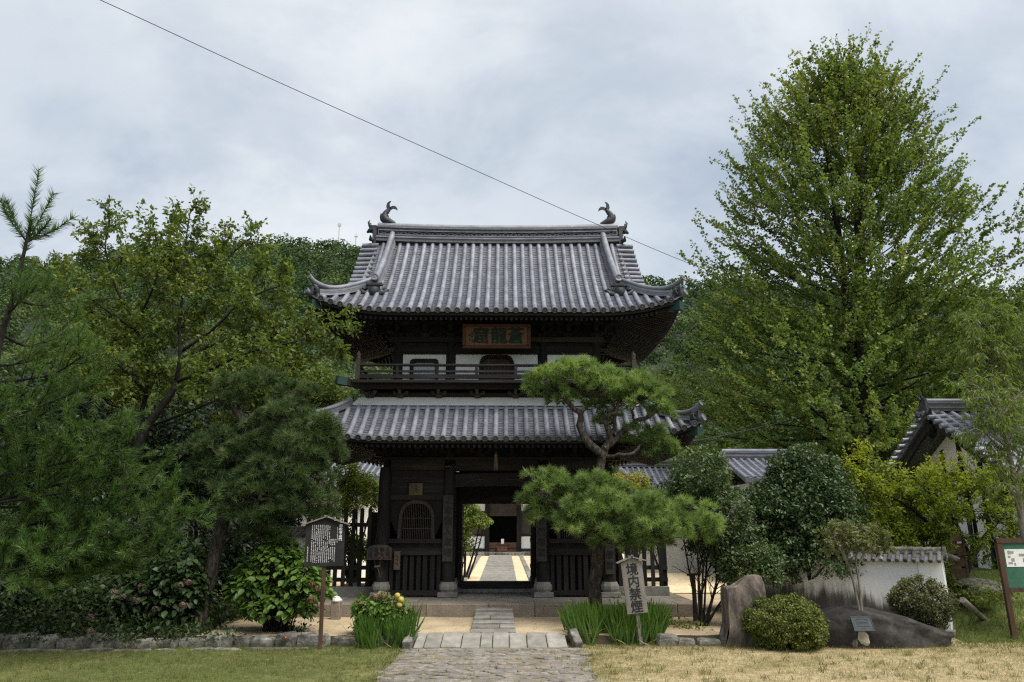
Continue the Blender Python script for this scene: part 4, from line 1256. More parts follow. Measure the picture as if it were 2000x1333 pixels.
# main ridge: base courses, lattice band, rows of small round tiles, half-round cap; sagging a little towards the middle
def sag(x): return .07 * (abs(x) / 3.55) ** 2
zr = 10.20
def ridge_course(z0, z1, hw, nm, m, L=3.55):
    mb = MB(); xs = np.linspace(-L, L, 17)
    for a, b in zip(xs[:-1], xs[1:]):
        vs = [(x, y, z + sag(x)) for x in (a, b) for (y, z) in ((-hw, z0), (hw, z0), (hw, z1), (-hw, z1))]
        mb.add(vs, [(0, 4, 5, 1), (1, 5, 6, 2), (2, 6, 7, 3), (3, 7, 4, 0)] + ([(0, 1, 2, 3)] if a == -L else []) + ([(7, 6, 5, 4)] if b == L else []))
    return mb.build(nm, M[m], ur)
ridge_course(zr - .10, zr, .22, 'ridge_base', 'tile_band', 3.6)
ridge_course(zr, zr + .045, .25, 'ridge_course', 'tile', 3.6)
ridge_course(zr + .045, zr + .09, .19, 'ridge_course', 'tile_band')
ridge_course(zr + .09, zr + .115, .215, 'ridge_course', 'tile')
ridge_course(zr + .115, zr + .235, .14, 'lattice_backing', 'tile_dark')
for s in (-1, 1):
    mb = MB(); n = 30
    for i in range(n):
        x0, x1 = -3.5 + 7.0 * i / n, -3.5 + 7.0 * (i + 1) / n
        for a, b in ((0, 1), (1, 0)):
            mb.beam((x0, s * .15, zr + .13 + a * .09 + sag(x0)), (x1, s * .15, zr + .13 + b * .09 + sag(x1)), .018, .018)
    o = mb.build('diamond_lattice', M['tile'], ur); o['kind'] = 'stuff'
ridge_course(zr + .235, zr + .26, .20, 'ridge_course', 'tile')
ridge_course(zr + .26, zr + .33, .15, 'ridge_band', 'tile_band')
for s in (-1, 1):
    mb = MB()
    for i in range(58): 
        x = -3.48 + 6.96 * i / 57
        mb.disc((x, s * .165, zr + .295 + sag(x)), (0, s, 0), .03, .02, 8)
    o = mb.build('rosette_row', M['tile'], ur); o['kind'] = 'stuff'
ridge_course(zr + .33, zr + .355, .20, 'ridge_course', 'tile')
ridge_course(zr + .355, zr + .42, .14, 'ridge_band', 'tile_band')
xs = np.linspace(-3.6, 3.6, 15)
MB().tube([(x, 0, zr + .43 + sag(x)) for x in xs], .115, 12).build('ridge_cap', M['tile'], ur)
for s in (-1, 1):
    # ridge-end ornament: stepped face with horns and scrolls
    mb = MB().box((s * 3.66, 0, zr + .12), (.12, .44, .5), taper=.85)
    mb.box((s * 3.7, 0, zr + .40), (.18, .36, .14))
    for a in (-1, 1):
        mb.tube([(s * 3.7, a * .12, zr + .42), (s * 3.82, a * .14, zr + .46), (s * 3.86, a * .12, zr + .58), (s * 3.83, a * .10, zr + .66)], [.06, .05, .035, .01], 7)
        mb.tube([(s * 3.72, a * .2, zr + .0), (s * 3.74, a * .34, zr - .06), (s * 3.74, a * .38, zr + .06)], [.07, .055, .02], 7)
    mb.tube([(s * 3.7, 0, zr + .36), (s * 3.86, 0, zr + .36), (s * 3.92, 0, zr + .30)], [.09, .07, .03], 8)
    mb.tube([(s * 3.7, 0, zr + .45), (s * 3.85, 0, zr + .48)], [.08, .06], 8)
    mb.build('ridge_end_ornament', M['tile_dark'], ur)
    # fish-shaped roof finial: head biting the ridge, arched scaly body, forked tail flung up
    X = lambda d: s * (3.30 + d)                       # +d is outward
    z0 = zr + .53 + .06
    body = [(X(-.20), 0, z0 + .0), (X(-.06), 0, z0 + .05), (X(.08), 0, z0 + .12), (X(.14), 0, z0 + .24), (X(.08), 0, z0 + .36), (X(-.02), 0, z0 + .47)]
    mb = MB().tube(body, [.06, .10, .125, .11, .08, .055], 10)
    fish = mb.build('roof_fish', M['tile_dark'], ur)
    def fin(poly, nm, th=.018):
        MB().prism([(X(d), z0 + h) for d, h in poly], 'y', -th, th).build(nm, M['tile_dark'], fish)
    fin([(-.02, .44), (.06, .46), (.08, .56), (.06, .66), (.0, .72), (-.06, .735), (-.02, .66), (-.03, .57), (-.07, .50)], 'tail_fin')
    fin([(-.02, .44), (-.02, .52), (-.10, .575), (-.19, .57), (-.25, .51), (-.27, .43), (-.21, .47), (-.13, .49), (-.08, .46)], 'tail_fin')
    fin([(.16, .02), (.24, .10), (.26, .22), (.235, .36), (.20, .28), (.16, .20), (.14, .1)], 'back_fin', .012)
    fin([(-.02, .10), (.03, .22), (-.02, .24), (.04, .30), (-.02, .34), (.02, .38), (.08, .3), (.08, .14)], 'belly_fin', .02)
# ------------------------------------------------------------------ lettering
def letters(body, size, m, name, parent=None, bold=.0, depth=.004, vertical=False, line=1.05, fat=None):
    cu = bpy.data.curves.new(name, 'FONT')
    cu.body = '\n'.join(body) if vertical else body
    cu.size = size; cu.extrude = depth; cu.offset = bold
    cu.align_x = 'CENTER'; cu.align_y = 'CENTER'
    cu.space_line = line; cu.resolution_u = 3
    tmp = bpy.data.objects.new(name, cu); COL.objects.link(tmp)
    dg = bpy.context.evaluated_depsgraph_get(); dg.update()
    me = bpy.data.meshes.new_from_object(tmp.evaluated_get(dg))
    bpy.data.objects.remove(tmp); bpy.data.curves.remove(cu)
    fat = size * .022 if fat is None else fat
    if fat:                                           # brush weight: the strokes laid again, slightly shifted
        v0 = [tuple(v.co) for v in me.vertices]; f0 = [tuple(p.vertices) for p in me.polygons]
        vs, fs = [], []
        for i, (dx, dy) in enumerate(((0, 0), (fat, 0), (-fat, 0), (0, fat), (0, -fat))):
            b = len(vs); vs += [(x + dx, y + dy, z - .0003 * i) for x, y, z in v0]; fs += [tuple(b + k for k in f) for f in f0]
        me = bpy.data.meshes.new(name); me.from_pydata(vs, [], fs); me.update()
    me.materials.clear(); me.materials.append(m); me.name = name
    o = bpy.data.objects.new(name, me)
    link(o, parent)
    o.rotation_euler = (math.pi / 2, 0, 0)          # stands upright, facing the viewer (-y)
    return o
# plaque under the upper eave, leaning forward
pq = thing('name_plaque', 'framed orange wooden plaque with three dark green characters under upper eave', 'plaque', (GX + .0, 18.55, 6.72))
pq.rotation_euler = (math.radians(12), 0, 0)
MB().span(-.80, .80, -.02, .02, -.24, .24).build('panel', M['plaque_or'], pq)
for a in (((-.88, .88, -.05, .03, .235, .32)), ((-.88, .88, -.05, .03, -.32, -.235)), ((-.88, -.795, -.05, .03, -.235, .235)), ((.795, .88, -.05, .03, -.235, .235))):
    bevel(MB().span(*a).build('frame', M['plaque_red'], pq), .01)
for ch, x in zip('窟龍蒼', (-.40, .06, .50)):
    o = letters(ch, .44, M['ink_green'], 'character', pq, .0, .008); o.location = (x, -.03, -.01)
for dx, dz in ((-.69, .02), (-.69, -.09), (-.63, .07), (-.63, -.02), (-.63, -.11)):
    MB().box((dx, -.022, dz), (.035, .006, .05)).build('seal_mark', M['ink_green'], pq)
for x in (-.6, .6): MB().beam((x, .02, .30), (x, .38, .48), .03, .03).build('hanger', M['cable'], pq)
# ------------------------------------------------------------------ signs and fittings about the gate
def hang(name, label, cat, x, y, z): return thing(name, label, cat, (x, y, z))
YF = GY - 1.6 - .19
for (x, z0, z1, w, txt, lab) in (
        (GX - 1.19, 1.12, 2.72, .25, '正眼龍人道場', 'tall dark name plank with faint characters on pillar left of the passage'),
        (GX + 1.13, 1.12, 2.72, .25, '曹洞専門僧堂', 'tall dark name plank on pillar right of the passage, top behind pine needles'),
        (GX + 2.80, .82, 2.42, .22, '洞松専門僧堂', 'name plank on outermost right pillar beside the pine trunk')):
    t = hang('name_plank', lab, 'sign', x, YF, z0)
    bevel(MB().span(-w / 2, w / 2, -.025, .02, 0, z1 - z0).build('board', M['plank'], t), .006)
    n = len(txt)
    for i, ch in enumerate(txt):
        o = letters(ch, .20, M['ink'], 'character', t, .0, .003)
        o.location = (0, -.028, (z1 - z0) * (1 - (i + .55) / (n + .35)))
for (x, z, w, h, m, lab) in ((GX - 2.02, 2.72, .34, .30, 'wood_tag', 'small square brown wooden tablet above the left bell window'),
                       (GX + 2.0, 2.78, .34, .30, 'plank', 'small dark wooden tablet above the right bell window'),
                       (GX - 2.43, .93, .15, .44, 'wood_tag', 'narrow pale wooden tag nailed beside the left palings')):
    t = hang('wooden_tablet', lab, 'tablet', x, GY - 1.70, z)
    y0_ = -.03
    MB().span(-w / 2, w / 2, -.03, .03, 0, h).build('board', M[m], t)
    for k in range(3):
        MB().tube([(-.03, -.033, h * (.75 - .2 * k)), (.02, -.035, h * (.72 - .2 * k)), (.035, -.033, h * (.64 - .2 * k))], .008, 5).build('brush_mark', M['ink'], t)
# hanging signal board with its mallet on the left corner pillar
hb = hang('signal_board', 'thick worn wooden signal board hung in front of left corner pillar', 'signal board', GX - 2.84, GY - 1.6 - .30, 1.19)
prof = [(-.30, 0), (.30, 0), (.30, .26), (.16, .33), (-.16, .33), (-.27, .27), (-.30, .22)]
bevel(MB().prism(prof, 'y', -.05, .05).build('board', M['plank'], hb), .012)
MB().span(-.31, .31, -.06, .06, -.012, 0).build('bottom_edge', M['wood_tag'], hb)
for r_, row in enumerate(('迅無事生', '速常大死')):
    for c_, ch in enumerate(row):
        o = letters(ch, .125, M['ink'], 'character', hb, .0, .003); o.location = (-.215 + c_ * .143, -.054, .205 - r_ * .125)
MB().lathe([(.0, -.001), (.05, .002), (.0, .006)], (0, 0, 0), 10).build('worn_patch', M['plaque_or'], hb).rotation_euler = (math.pi / 2, 0, 0)
hb.children[-1].location = (-.01, -.051, .17)
for a in (-.12, .12): MB().tube([(a, 0, .30), (a * .6, .05, .75), (0, .10, 1.2)], .006, 5).build('cord', M['cable'], hb)
ml = hang('mallet', 'small wooden mallet hanging below the signal board', 'mallet', GX - 2.88, GY - 1.6 - .27, 1.0)
MB().tube([(-.07, 0, .0), (.07, 0, .02)], .026, 8).build('head', M['wood_tag'], ml)
MB().tube([(.0, 0, .0), (.04, 0, -.12), (.08, 0, -.24)], .010, 6).build('handle', M['wood_tag'], ml)
for a in (-1, 1): MB().tube([(a * .05, 0, .02), (a * .08, 0, .17)], .004, 4).build('cord', M['rope'], ml)
ch_ = hang('straw_charm', 'bundle of straw hanging from the centre of lower eave', 'charm', GX - .0, GY - 2.35, 3.33)
for k in range(9):
    a = k * .7
    MB().tube([(0, 0, .42), (.03 * math.cos(a), .03 * math.sin(a), .25), (.045 * math.cos(a), .045 * math.sin(a), -.02 * (k % 3))], [.010, .014, .008], 5).build('straw', M['rope'], ch_)
MB().lathe([(.035, .30), (.04, .33), (.035, .36)], (0, 0, 0), 8).build('binding', M['rope'], ch_)
MB().tube([(0, 0, .36), (0, .02, .75)], .006, 4).build('cord', M['cable'], ch_)

# ------------------------------------------------------------------ flanking fences
def paling_fence(label, xa, xb, y, h, skip=()):
    t = thing('paling_fence', label, 'fence', ((xa + xb) / 2, y, 0))
    x = xa + .1
    i = 0
    while x < xb - .05:
        w = .10
        hh = h + R.uniform(-.02, .02)
        prof = [(-w / 2, .5), (w / 2, .5), (w / 2, hh - .05), (w / 4, hh), (-w / 4, hh), (-w / 2, hh - .05)]
        MB().prism(prof, 'y', -.04, -.005).build('paling', M['wood'], t, (x - (xa + xb) / 2, 0, 0))
        x += .205; i += 1
    L = (xb - xa) / 2
    for z in (h - .42, .95, .66): MB().span(-L, L, 0, .06, z - .05, z + .05).build('rail', M['woodx'], t)
    bevel(MB().span(-L, L, -.12, .12, .27, .5).build('base_stone', M['granite'], t), .01)
    for s in (-L + .07, L - .07): MB().span(s - .07, s + .07, .06, .2, .28, h - .1).build('post', M['wood'], t)
    return t
paling_fence('dark paling fence with pointed tops left of the gate', GX - 4.35, GX - 3.05, GY - 1.2, 2.42)
paling_fence('dark paling fence right of the gate behind the no-smoking sign', GX + 3.05, GX + 4.35, GY - 1.2, 2.42)

# ------------------------------------------------------------------ information board and no-smoking board
p = on(625, 1268, LAWN)
sg = thing('information_board', 'roofed charcoal information board with columns of white writing on brown post', 'sign', tuple(p))
sg.rotation_euler = (0, math.radians(-.6), math.radians(8))
bevel(MB().span(-.035, .035, -.03, .03, -.1, 1.45).build('post', M['wood_brown'], sg), .006)
bd = MB().prism([(-.345, 1.40), (.345, 1.40), (.345, 2.13), (0, 2.25), (-.345, 2.13)], 'y', -.06, -.03).build('board', M['sign_black'], sg)
for s in (-1, 1):
    MB().beam((s * (-.03), -.045, 2.275 + (.012 if s > 0 else 0)), (s * .43, -.045, 2.118), .14, .022).build('roof_strip', M['wood_gray'], sg)
o = letters('洞松寺山門', .060, M['white_paint'], 'title', sg, .0, .001, True, 1.0); o.location = (.27, -.062, 1.98)
g = rng(8)
def glyph_column(x, z_top, z_bot, s, gap=.0):
    """a column of small painted marks"""
    mb = MB(); z = z_top + .2; z_bot += .2
    while z > z_bot:
        if g.random() > .06:
            k = g.integers(2, 4)
            for i in range(k): mb.box((x + g.normal() * s * .06, -.0615, z - s * .3 * (i - 1)), (s * g.uniform(.45, .85), .002, s * .13))
            mb.box((x + g.normal() * s * .12, -.0615, z), (s * .13, .0022, s * .8))
        z -= s * 1.12
    mb.build('text_column', M['white_paint'], sg)['kind'] = 'stuff'
glyph_column(.215, 1.87, 1.60, .018)
for i in range(10): glyph_column(.075 - i * .034, 1.91 - (.02 if i == 0 else 0), 1.26 if i < 9 else 1.29, .022)
for i in range(3):
    glyph_column(.175 - i * .034, 1.66, 1.56, .026); glyph_column(.175 - i * .034, 1.52, 1.27 + .02 * i, .021)
glyph_column(-.295, 1.53, 1.27, .026)

p = on(1253, 1262, LAWN)
ns = thing('no_smoking_board', 'leaning grey wooden board with four black characters among the iris', 'sign', tuple(p))
ns.rotation_euler = (0, math.radians(-5.5), 0)
MB().span(-.03, .03, -.02, .03, -.1, .62).build('post', M['wood_gray'], ns)
bd = MB().prism([(-.19, .56), (.19, .56), (.195, 1.46), (0, 1.54), (-.195, 1.46)], 'y', -.055, -.02).build('board', M['wood_gray'], ns)
bevel(bd, .004)
for s in (-1, 1):
    MB().beam((s * (-.05), -.04, 1.568 + (.01 if s > 0 else 0)), (s * .27, -.04, 1.468), .14, .02).build('roof_strip', M['wood_gray'], ns)
for i, chh in enumerate('境内禁煙'):
    o = letters(chh, .225, M['ink'], 'character', ns, .0, .002); o.location = (.0, -.058, 1.32 - i * .218)

# small garden light on a stone post
p = on(655, 1210, 0)
gl = thing('garden_light', 'short square stone post with pale metal cap beside the hydrangea', 'garden light', tuple(p))
bevel(MB().span(-.10, .10, -.09, .09, -.05, .36).build('post', M['kerb'], gl), .012)
MB().span(.104, .125, -.05, .0, .05, .36).build('side_strip', M['wood_gray'], gl)
MB().lathe([(.12, .36), (.135, .39), (.10, .43), (.06, .47), (.02, .485)], (0, 0, 0), 8, False).build('cap', M['metal_lamp'], gl)

# ------------------------------------------------------------------ stones
def rock(name, c, rad, m, seed, parent=None, sub=4, amp=.14, freq=1.6, flat_bottom=None, shape=None):
    import bmesh
    from mathutils import noise as mn
    bm = bmesh.new(); bmesh.ops.create_icosphere(bm, subdivisions=sub, radius=1.0)
    for v in bm.verts:
        d = v.co.normalized()
        k = 1 + amp * mn.fractal(d * freq + Vector((seed * 3.1, seed, -seed)), 1.0, 2.1, 4) + amp * .5 * mn.noise(d * freq * .6 + Vector((seed, 0, 0)))
        q = Vector((d.x * rad[0], d.y * rad[1], d.z * rad[2])) * k
        if shape: q = shape(q)
        v.co = q
    me = bpy.data.meshes.new(name); bm.to_mesh(me); bm.free()
    me.polygons.foreach_set('use_smooth', np.ones(len(me.polygons), bool))
    me.materials.append(m)
    o = bpy.data.objects.new(name, me); link(o, parent); o.location = c
    return o
def menhir_shape(q):
    x, y, z = q
    w = .40 if z < .15 else .36
    x = max(-w, min(w * (.95 if z > .3 else 1.0), x * 1.35)); y = max(-.24, min(.24, y * 1.3))
    top = 1.02 + .28 * (x + .35)
    z = max(-.3, min(top + .05 * math.sin(x * 9), z * 1.35))
    if z < .35: x -= .06 * (1 - z / .35)
    return Vector((x, y, z))
p = on(1466, 1264, LAWN)
o = rock('standing_stone', (p[0], p[1] + .2, LAWN), (.45, .34, 1.08), M['menhir'], 5, None, 4, .14, 2.6, shape=menhir_shape)
o.data.polygons.foreach_set('use_smooth', np.zeros(len(o.data.polygons), bool))
tag(o, 'tall brown upright standing stone with slanting top beside clipped bush', 'standing stone')
def boulder_shape(q):
    x, y, z = q
    k = (1 - .62 * max(0, (x + .35) / 1.8) ** 1.3) * (1 - .2 * max(0, -x - .7))
    e = 1 - min(1, abs(x) / 1.42) ** 5
    zz_ = .68 * k * (1 if z > 0 else .3) * (abs(z) / .76) ** .42 * (1 if z > 0 else -1)
    return Vector((x * 1.02, y * (.8 + .2 * k), max(-.1, zz_)))
p = on(1735, 1266, LAWN)
bo = thing('memorial_boulder', 'long low dark boulder with a small bronze plate on its front', 'boulder', (p[0] - .05, p[1] + .42, LAWN))
rock('stone', (0, 0, 0), (1.40, .52, .76), M['boulder'], 9, bo, 5, .13, 2.3, shape=boulder_shape)
ps = rock('pale_stone', (-.36, -.41, .12), (.17, .10, .20), M['pale_stone'], 3, bo, 2, .3, 1.8)
ps.data.polygons.foreach_set('use_smooth', np.zeros(len(ps.data.polygons), bool)); ps.rotation_euler = (.3, .25, .3)
ps2 = rock('pale_stone', (-.55, -.42, .06), (.10, .08, .13), M['menhir'], 4, bo, 3, .25, 1.8)
pl = MB().span(-.185, .185, -.012, .012, -.13, .13).build('plate', M['bronze'], bo)
pl.location = (-.44, -.57, .42); pl.rotation_euler = (math.radians(-26), 0, math.radians(4))
for a in ((-.185, .185, -.02, -.012, .118, .13), (-.185, .185, -.02, -.012, -.13, -.118), (-.185, -.173, -.02, -.012, -.118, .118), (.173, .185, -.02, -.012, -.118, .118)):
    MB().span(*a).build('plate_rim', M['bronze'], pl)
for z, w in ((.03, .20), (.0, .22), (-.045, .24), (-.085, .08)):
    MB().span(-w / 2, w / 2, -.016, -.011, z - .006, z + .006).build('engraved_line', M['ink'], pl)
MB().tube([(-.12, -.014, .06), (-.06, -.014, .078), (0, -.014, .084), (.06, -.014, .078), (.12, -.014, .06)], .004, 4).build('engraved_line', M['ink'], pl)

# ------------------------------------------------------------------ white garden wall with tile coping
def stained_plaster():
    m, nt, b, out = new_mat('stained_plaster')
    mp = coords(nt, (1, 1, 1)); sp = nt.nodes.new('ShaderNodeSeparateXYZ'); nt.links.new(mp.outputs[0], sp.inputs[0])
    st_ = coords(nt, (5, 5, .5)); n1 = noise(nt, st_, 2.0, 6, .65, .4); n0 = noise(nt, mp, 1.1, 4, .6)
    # rising mould: streaks climb from the foot of the wall
    f = nt.nodes.new('ShaderNodeMath'); f.operation = 'MULTIPLY_ADD'; f.inputs[1].default_value = -1.05; f.inputs[2].default_value = .75
    nt.links.new(sp.outputs['Z'], f.inputs[0])
    fx_ = nt.nodes.new('ShaderNodeMath'); fx_.operation = 'MULTIPLY_ADD'; fx_.inputs[1].default_value = .10; nt.links.new(sp.outputs['X'], fx_.inputs[0]); nt.links.new(f.outputs[0], fx_.inputs[2]); f = fx_
    ad = nt.nodes.new('ShaderNodeMath'); ad.operation = 'ADD'; nt.links.new(f.outputs[0], ad.inputs[0]); nt.links.new(n1.outputs['Fac'], ad.inputs[1])
    ad2 = nt.nodes.new('ShaderNodeMath'); ad2.operation = 'MULTIPLY_ADD'; ad2.inputs[1].default_value = .9; ad2.inputs[2].default_value = -.45
    nt.links.new(n0.outputs['Fac'], ad2.inputs[0])
    ad3 = nt.nodes.new('ShaderNodeMath'); ad3.operation = 'ADD'; nt.links.new(ad.outputs[0], ad3.inputs[0]); nt.links.new(ad2.outputs[0], ad3.inputs[1])
    col = ramp(nt, ad3.outputs[0], [(.50, (.72, .72, .70)), (.68, (.42, .42, .40)), (.85, (.13, .13, .12)), (1.0, (.07, .07, .065))]).outputs[0]
    nt.links.new(col, b.inputs['Base Color']); b.inputs['Roughness'].default_value = .9; b.inputs['Specular IOR Level'].default_value = .15
    return m
M['stained'] = stained_plaster()
def coped_wall(label, A, B, h, th=.34, end=True, zA=LAWN, zB=0.0):
    A, B = np.array(A, float), np.array(B, float)
    L = np.linalg.norm(B - A); an = math.atan2(B[1] - A[1], B[0] - A[0])
    t = thing('garden_wall', label, 'wall', (A[0], A[1], zA), an)
    MB().span(0 if not end else .42, L, -th / 2, th / 2, .0, h).build('wall_body', M['stained'], t)
    if end:
        mb = MB().box((.20, 0, h / 2), (.46, th + .08, h), taper=.93)
        mb.build('end_pier', M['plaster'], t)
        bevel(MB().box((.18, 0, .05), (.52, th + .14, .14)).build('pier_foot', M['granite'], t), .02)
    # coping: eave rolls on both faces, ridge of half-round tiles
    for s in (-1, 1):
        MB().add([(-.05, s * (th / 2 + .14), h - .01), (L, s * (th / 2 + .14), h - .01), (L, s * .03, h + .16), (-.05, s * .03, h + .16)], [(0, 1, 2, 3)]).build('coping_bed', M['tile_flat'], t)
        n = int(L / .15)
        for i in range(n):
            x = .02 + i * .15
            MB().tube([(x, s * (th / 2 + .17), h + .0), (x, s * .05, h + .165)], .042, 8).build('coping_tile', M['rubble'], t)
    MB().span(-.05, L, -.09, .09, h + .14, h + .19).build('coping_course', M['rubble'], t)
    n = int(L / .17)
    for i in range(n):
        x = -.02 + i * .17
        MB().tube([(x, 0, h + .205), (x + .165, 0, h + .20)], [.075, .066], 9).build('ridge_tile', M['rubble'], t)
    if end:
        mb = MB().box((-.07, 0, h + .17), (.08, .24, .22), taper=.65)
        for s in (-1, 1): mb.tube([(-.09, s * .06, h + .08), (-.10, s * .16, h + .07), (-.10, s * .17, h + .15)], [.045, .035, .012], 6)
        mb.build('end_ornament', M['rubble'], t)
        MB().tube([(-.05, 0, h + .10), (-.22, 0, h + .07), (-.32, 0, h + .03)], [.06, .05, .035], 8).build('end_roll', M['rubble'], t)
    return t
wa = on(1862, 1243, LAWN)
coped_wall('low white plastered wall with mossy tile coping and mould-stained face', (wa[0], wa[1] + .05), (5.9, 17.6), 1.42)
coped_wall('white plastered wall half hidden behind hydrangea at left of gate', (-4.75, 20.4), (-7.0, 20.6), 1.7, end=False, zA=0)
wt = rng(12)
tp = np.array([(wa[0], wa[1] + .05, LAWN + 1.62)]) + np.array([(5.9 - wa[0], 17.6 - wa[1], 0)]) * wt.uniform(.08, .42, 90)[:, None] + wt.normal(size=(90, 3)) * np.array([.05, .05, .01])
o = leaves('coping_weed', tp, norm(wt.normal(size=(90, 3)) * .4 + np.array([0, 0, 1])), wt.uniform(.06, .16, 90), 'blade', M['grass'], None, 0, 3)
tag(o, 'dry weeds sprouting on the tile coping of the white wall', None, None, 'stuff')

# ------------------------------------------------------------------ notice board, prop log, shutter at the right
p = on(1982, 1250, LAWN)
nb = thing('notice_board', 'green felt notice board in brown frame at right edge', 'notice board', tuple(p))
nb.rotation_euler = (0, math.radians(-1.0), math.radians(-4))
for x in (0, 1.15): bevel(MB().span(x - .05, x + .05, -.04, .04, -.1, 1.86).build('post', M['wood_brown'], nb), .006)
MB().span(.05, 1.1, -.02, .02, .92, 1.80).build('felt_panel', M['board_green'], nb)
for a in ((-.05, 1.2, -.05, .05, 1.78, 1.87), (.05, 1.1, -.045, .045, .86, .94)): MB().span(*a).build('frame_rail', M['wood_brown'], nb)
pp = MB().span(.08, .62, -.026, -.022, 1.33, 1.66).build('paper', M['paper'], nb)
for x, z, w, h in ((.16, 1.60, .06, .07), (.22, 1.60, .05, .05), (.15, 1.52, .05, .04), (.21, 1.46, .06, .06), (.16, 1.40, .08, .04), (.24, 1.38, .03, .05), (.4, 1.55, .12, .05), (.45, 1.45, .1, .08)):
    MB().span(x - w / 2, x + w / 2, -.029, -.026, z - h / 2, z + h / 2).build('print_block', M['print_grey'], pp)
MB().span(.35, .6, -.026, -.022, .955, .99).build('paper', M['paper'], nb)
a_, b_ = on(1945, 1232, LAWN), at(1880, 1172, 15.2)
lg = thing('prop_log', 'weathered grey log leaning on the grass bank beside the wall', 'log')
MB().tube([tuple(a_ + np.array([0, 0, .02])), tuple((a_ + b_) / 2 + np.array([0, 0, .01])), tuple(b_)], [.05, .055, .06], 8).build('log', M['wood_gray'], lg)
MB().disc(tuple(a_ + np.array([.0, 0, .02])), tuple(a_ - b_), .052, .02, 10).build('cut_end', M['wood_tag'], lg)

# ------------------------------------------------------------------ cables and masts
def cable(label, pts, r):
    t = tag(MB().tube([tuple(q) for q in spline(pts, 40)], r, 6).build('overhead_cable', M['cable']), label, 'cable')
cable('thin black overhead cable slanting across the sky from upper left', [at(-60, -110, 9.5), at(195, 0, 10.5), at(520, 150, 12), at(850, 298, 14), at(1160, 436, 16.4), at(1370, 524, 19.5), at(1560, 590, 26)], .0065)
cable('dark cable from lower roof corner to the ginkgo tree', [at(1322, 866, 17.5), at(1390, 856, 20), at(1480, 836, 27), at(1640, 800, 32)], .02)
for (px, py0, py1, lab) in ((661, 462, 437, 'slim antenna mast with a box on the hilltop'), (694, 476, 456, 'tiny cross-armed pole on the hilltop right of the antenna')):
    a_, b_ = at(px, py0 + 14, 288), at(px, py1, 288)
    t = thing('antenna_mast', lab, 'mast', tuple(a_))
    MB().tube([(0, 0, 0), (0, 0, b_[2] - a_[2])], .22, 6).build('pole', M['metal_lamp'], t)
    MB().span(-.7, .7, -.3, .3, (b_[2] - a_[2]) - (1.2 if px == 661 else 1.6), (b_[2] - a_[2]) + (.0 if px == 661 else -1.3)).build('antenna', M['metal_lamp'], t)

# ------------------------------------------------------------------ buildings behind
def tiled_roof(root, x0, x1, yr, zr_, ye, ze, pitch=.3, name='roof', both=True, r=.07, cap=True):
    """straight pitched roof, ridge along x"""
    for sgn in ((1, -1) if both else (1,)):
        y_e = ye if sgn > 0 else 2 * yr - ye
        rf = MB().add([(x0, y_e, ze), (x1, y_e, ze), (x1, yr, zr_), (x0, yr, zr_)] + [(x0, y_e, ze - .12), (x1, y_e, ze - .12), (x1, yr, zr_ - .12), (x0, yr, zr_ - .12)],
                      [(0, 1, 2, 3), (7, 6, 5, 4), (0, 4, 5, 1), (1, 5, 6, 2), (3, 7, 4, 0)]).build(name, M['tile_flat'], root)
        n = int((x1 - x0) / pitch)
        bed = MB(); nc = max(3, int(math.hypot(zr_ - ze, yr - y_e) / .2))
        for i in range(n + 1):
            x = x0 + .06 + i * (x1 - x0 - .12) / n
            mb = MB().tube([(x, y_e, ze + .03), (x, (y_e + yr) / 2, (ze + zr_) / 2 + .0), (x, yr, zr_ + .03)], r, 8)
            mb.build('cover_tile_row', M['tile'], rf)
        for c in range(nc):
            f0, f1 = c / nc, (c + 1.2) / nc
            bed.add([(x0, y_e + (yr - y_e) * f0, ze + (zr_ - ze) * f0 + .045), (x1, y_e + (yr - y_e) * f0, ze + (zr_ - ze) * f0 + .045), (x1, y_e + (yr - y_e) * f1, ze + (zr_ - ze) * f1 + .01), (x0, y_e + (yr - y_e) * f1, ze + (zr_ - ze) * f1 + .01),
                     (x0, y_e + (yr - y_e) * f0, ze + (zr_ - ze) * f0), (x1, y_e + (yr - y_e) * f0, ze + (zr_ - ze) * f0)], [(0, 1, 2, 3), (4, 5, 1, 0)])
        o = bed.build('pan_tile_bed', M['tile_flat'], rf, recalc=False); o['kind'] = 'stuff'
    if cap:
        for k, (w, h0, h1) in enumerate(((.30, .02, .10), (.36, .10, .13), (.26, .13, .24), (.32, .24, .27))):
            MB().span(x0 - .02, x1 + .02, yr - w / 2, yr + w / 2, zr_ + h0, zr_ + h1).build('ridge_course', M['tile' if k % 2 else 'tile_band'], rf)
        MB().tube([(x0 - .05, yr, zr_ + .31), (x1 + .05, yr, zr_ + .31)], .09, 10).build('ridge_cap', M['tile'], rf)
    return rf
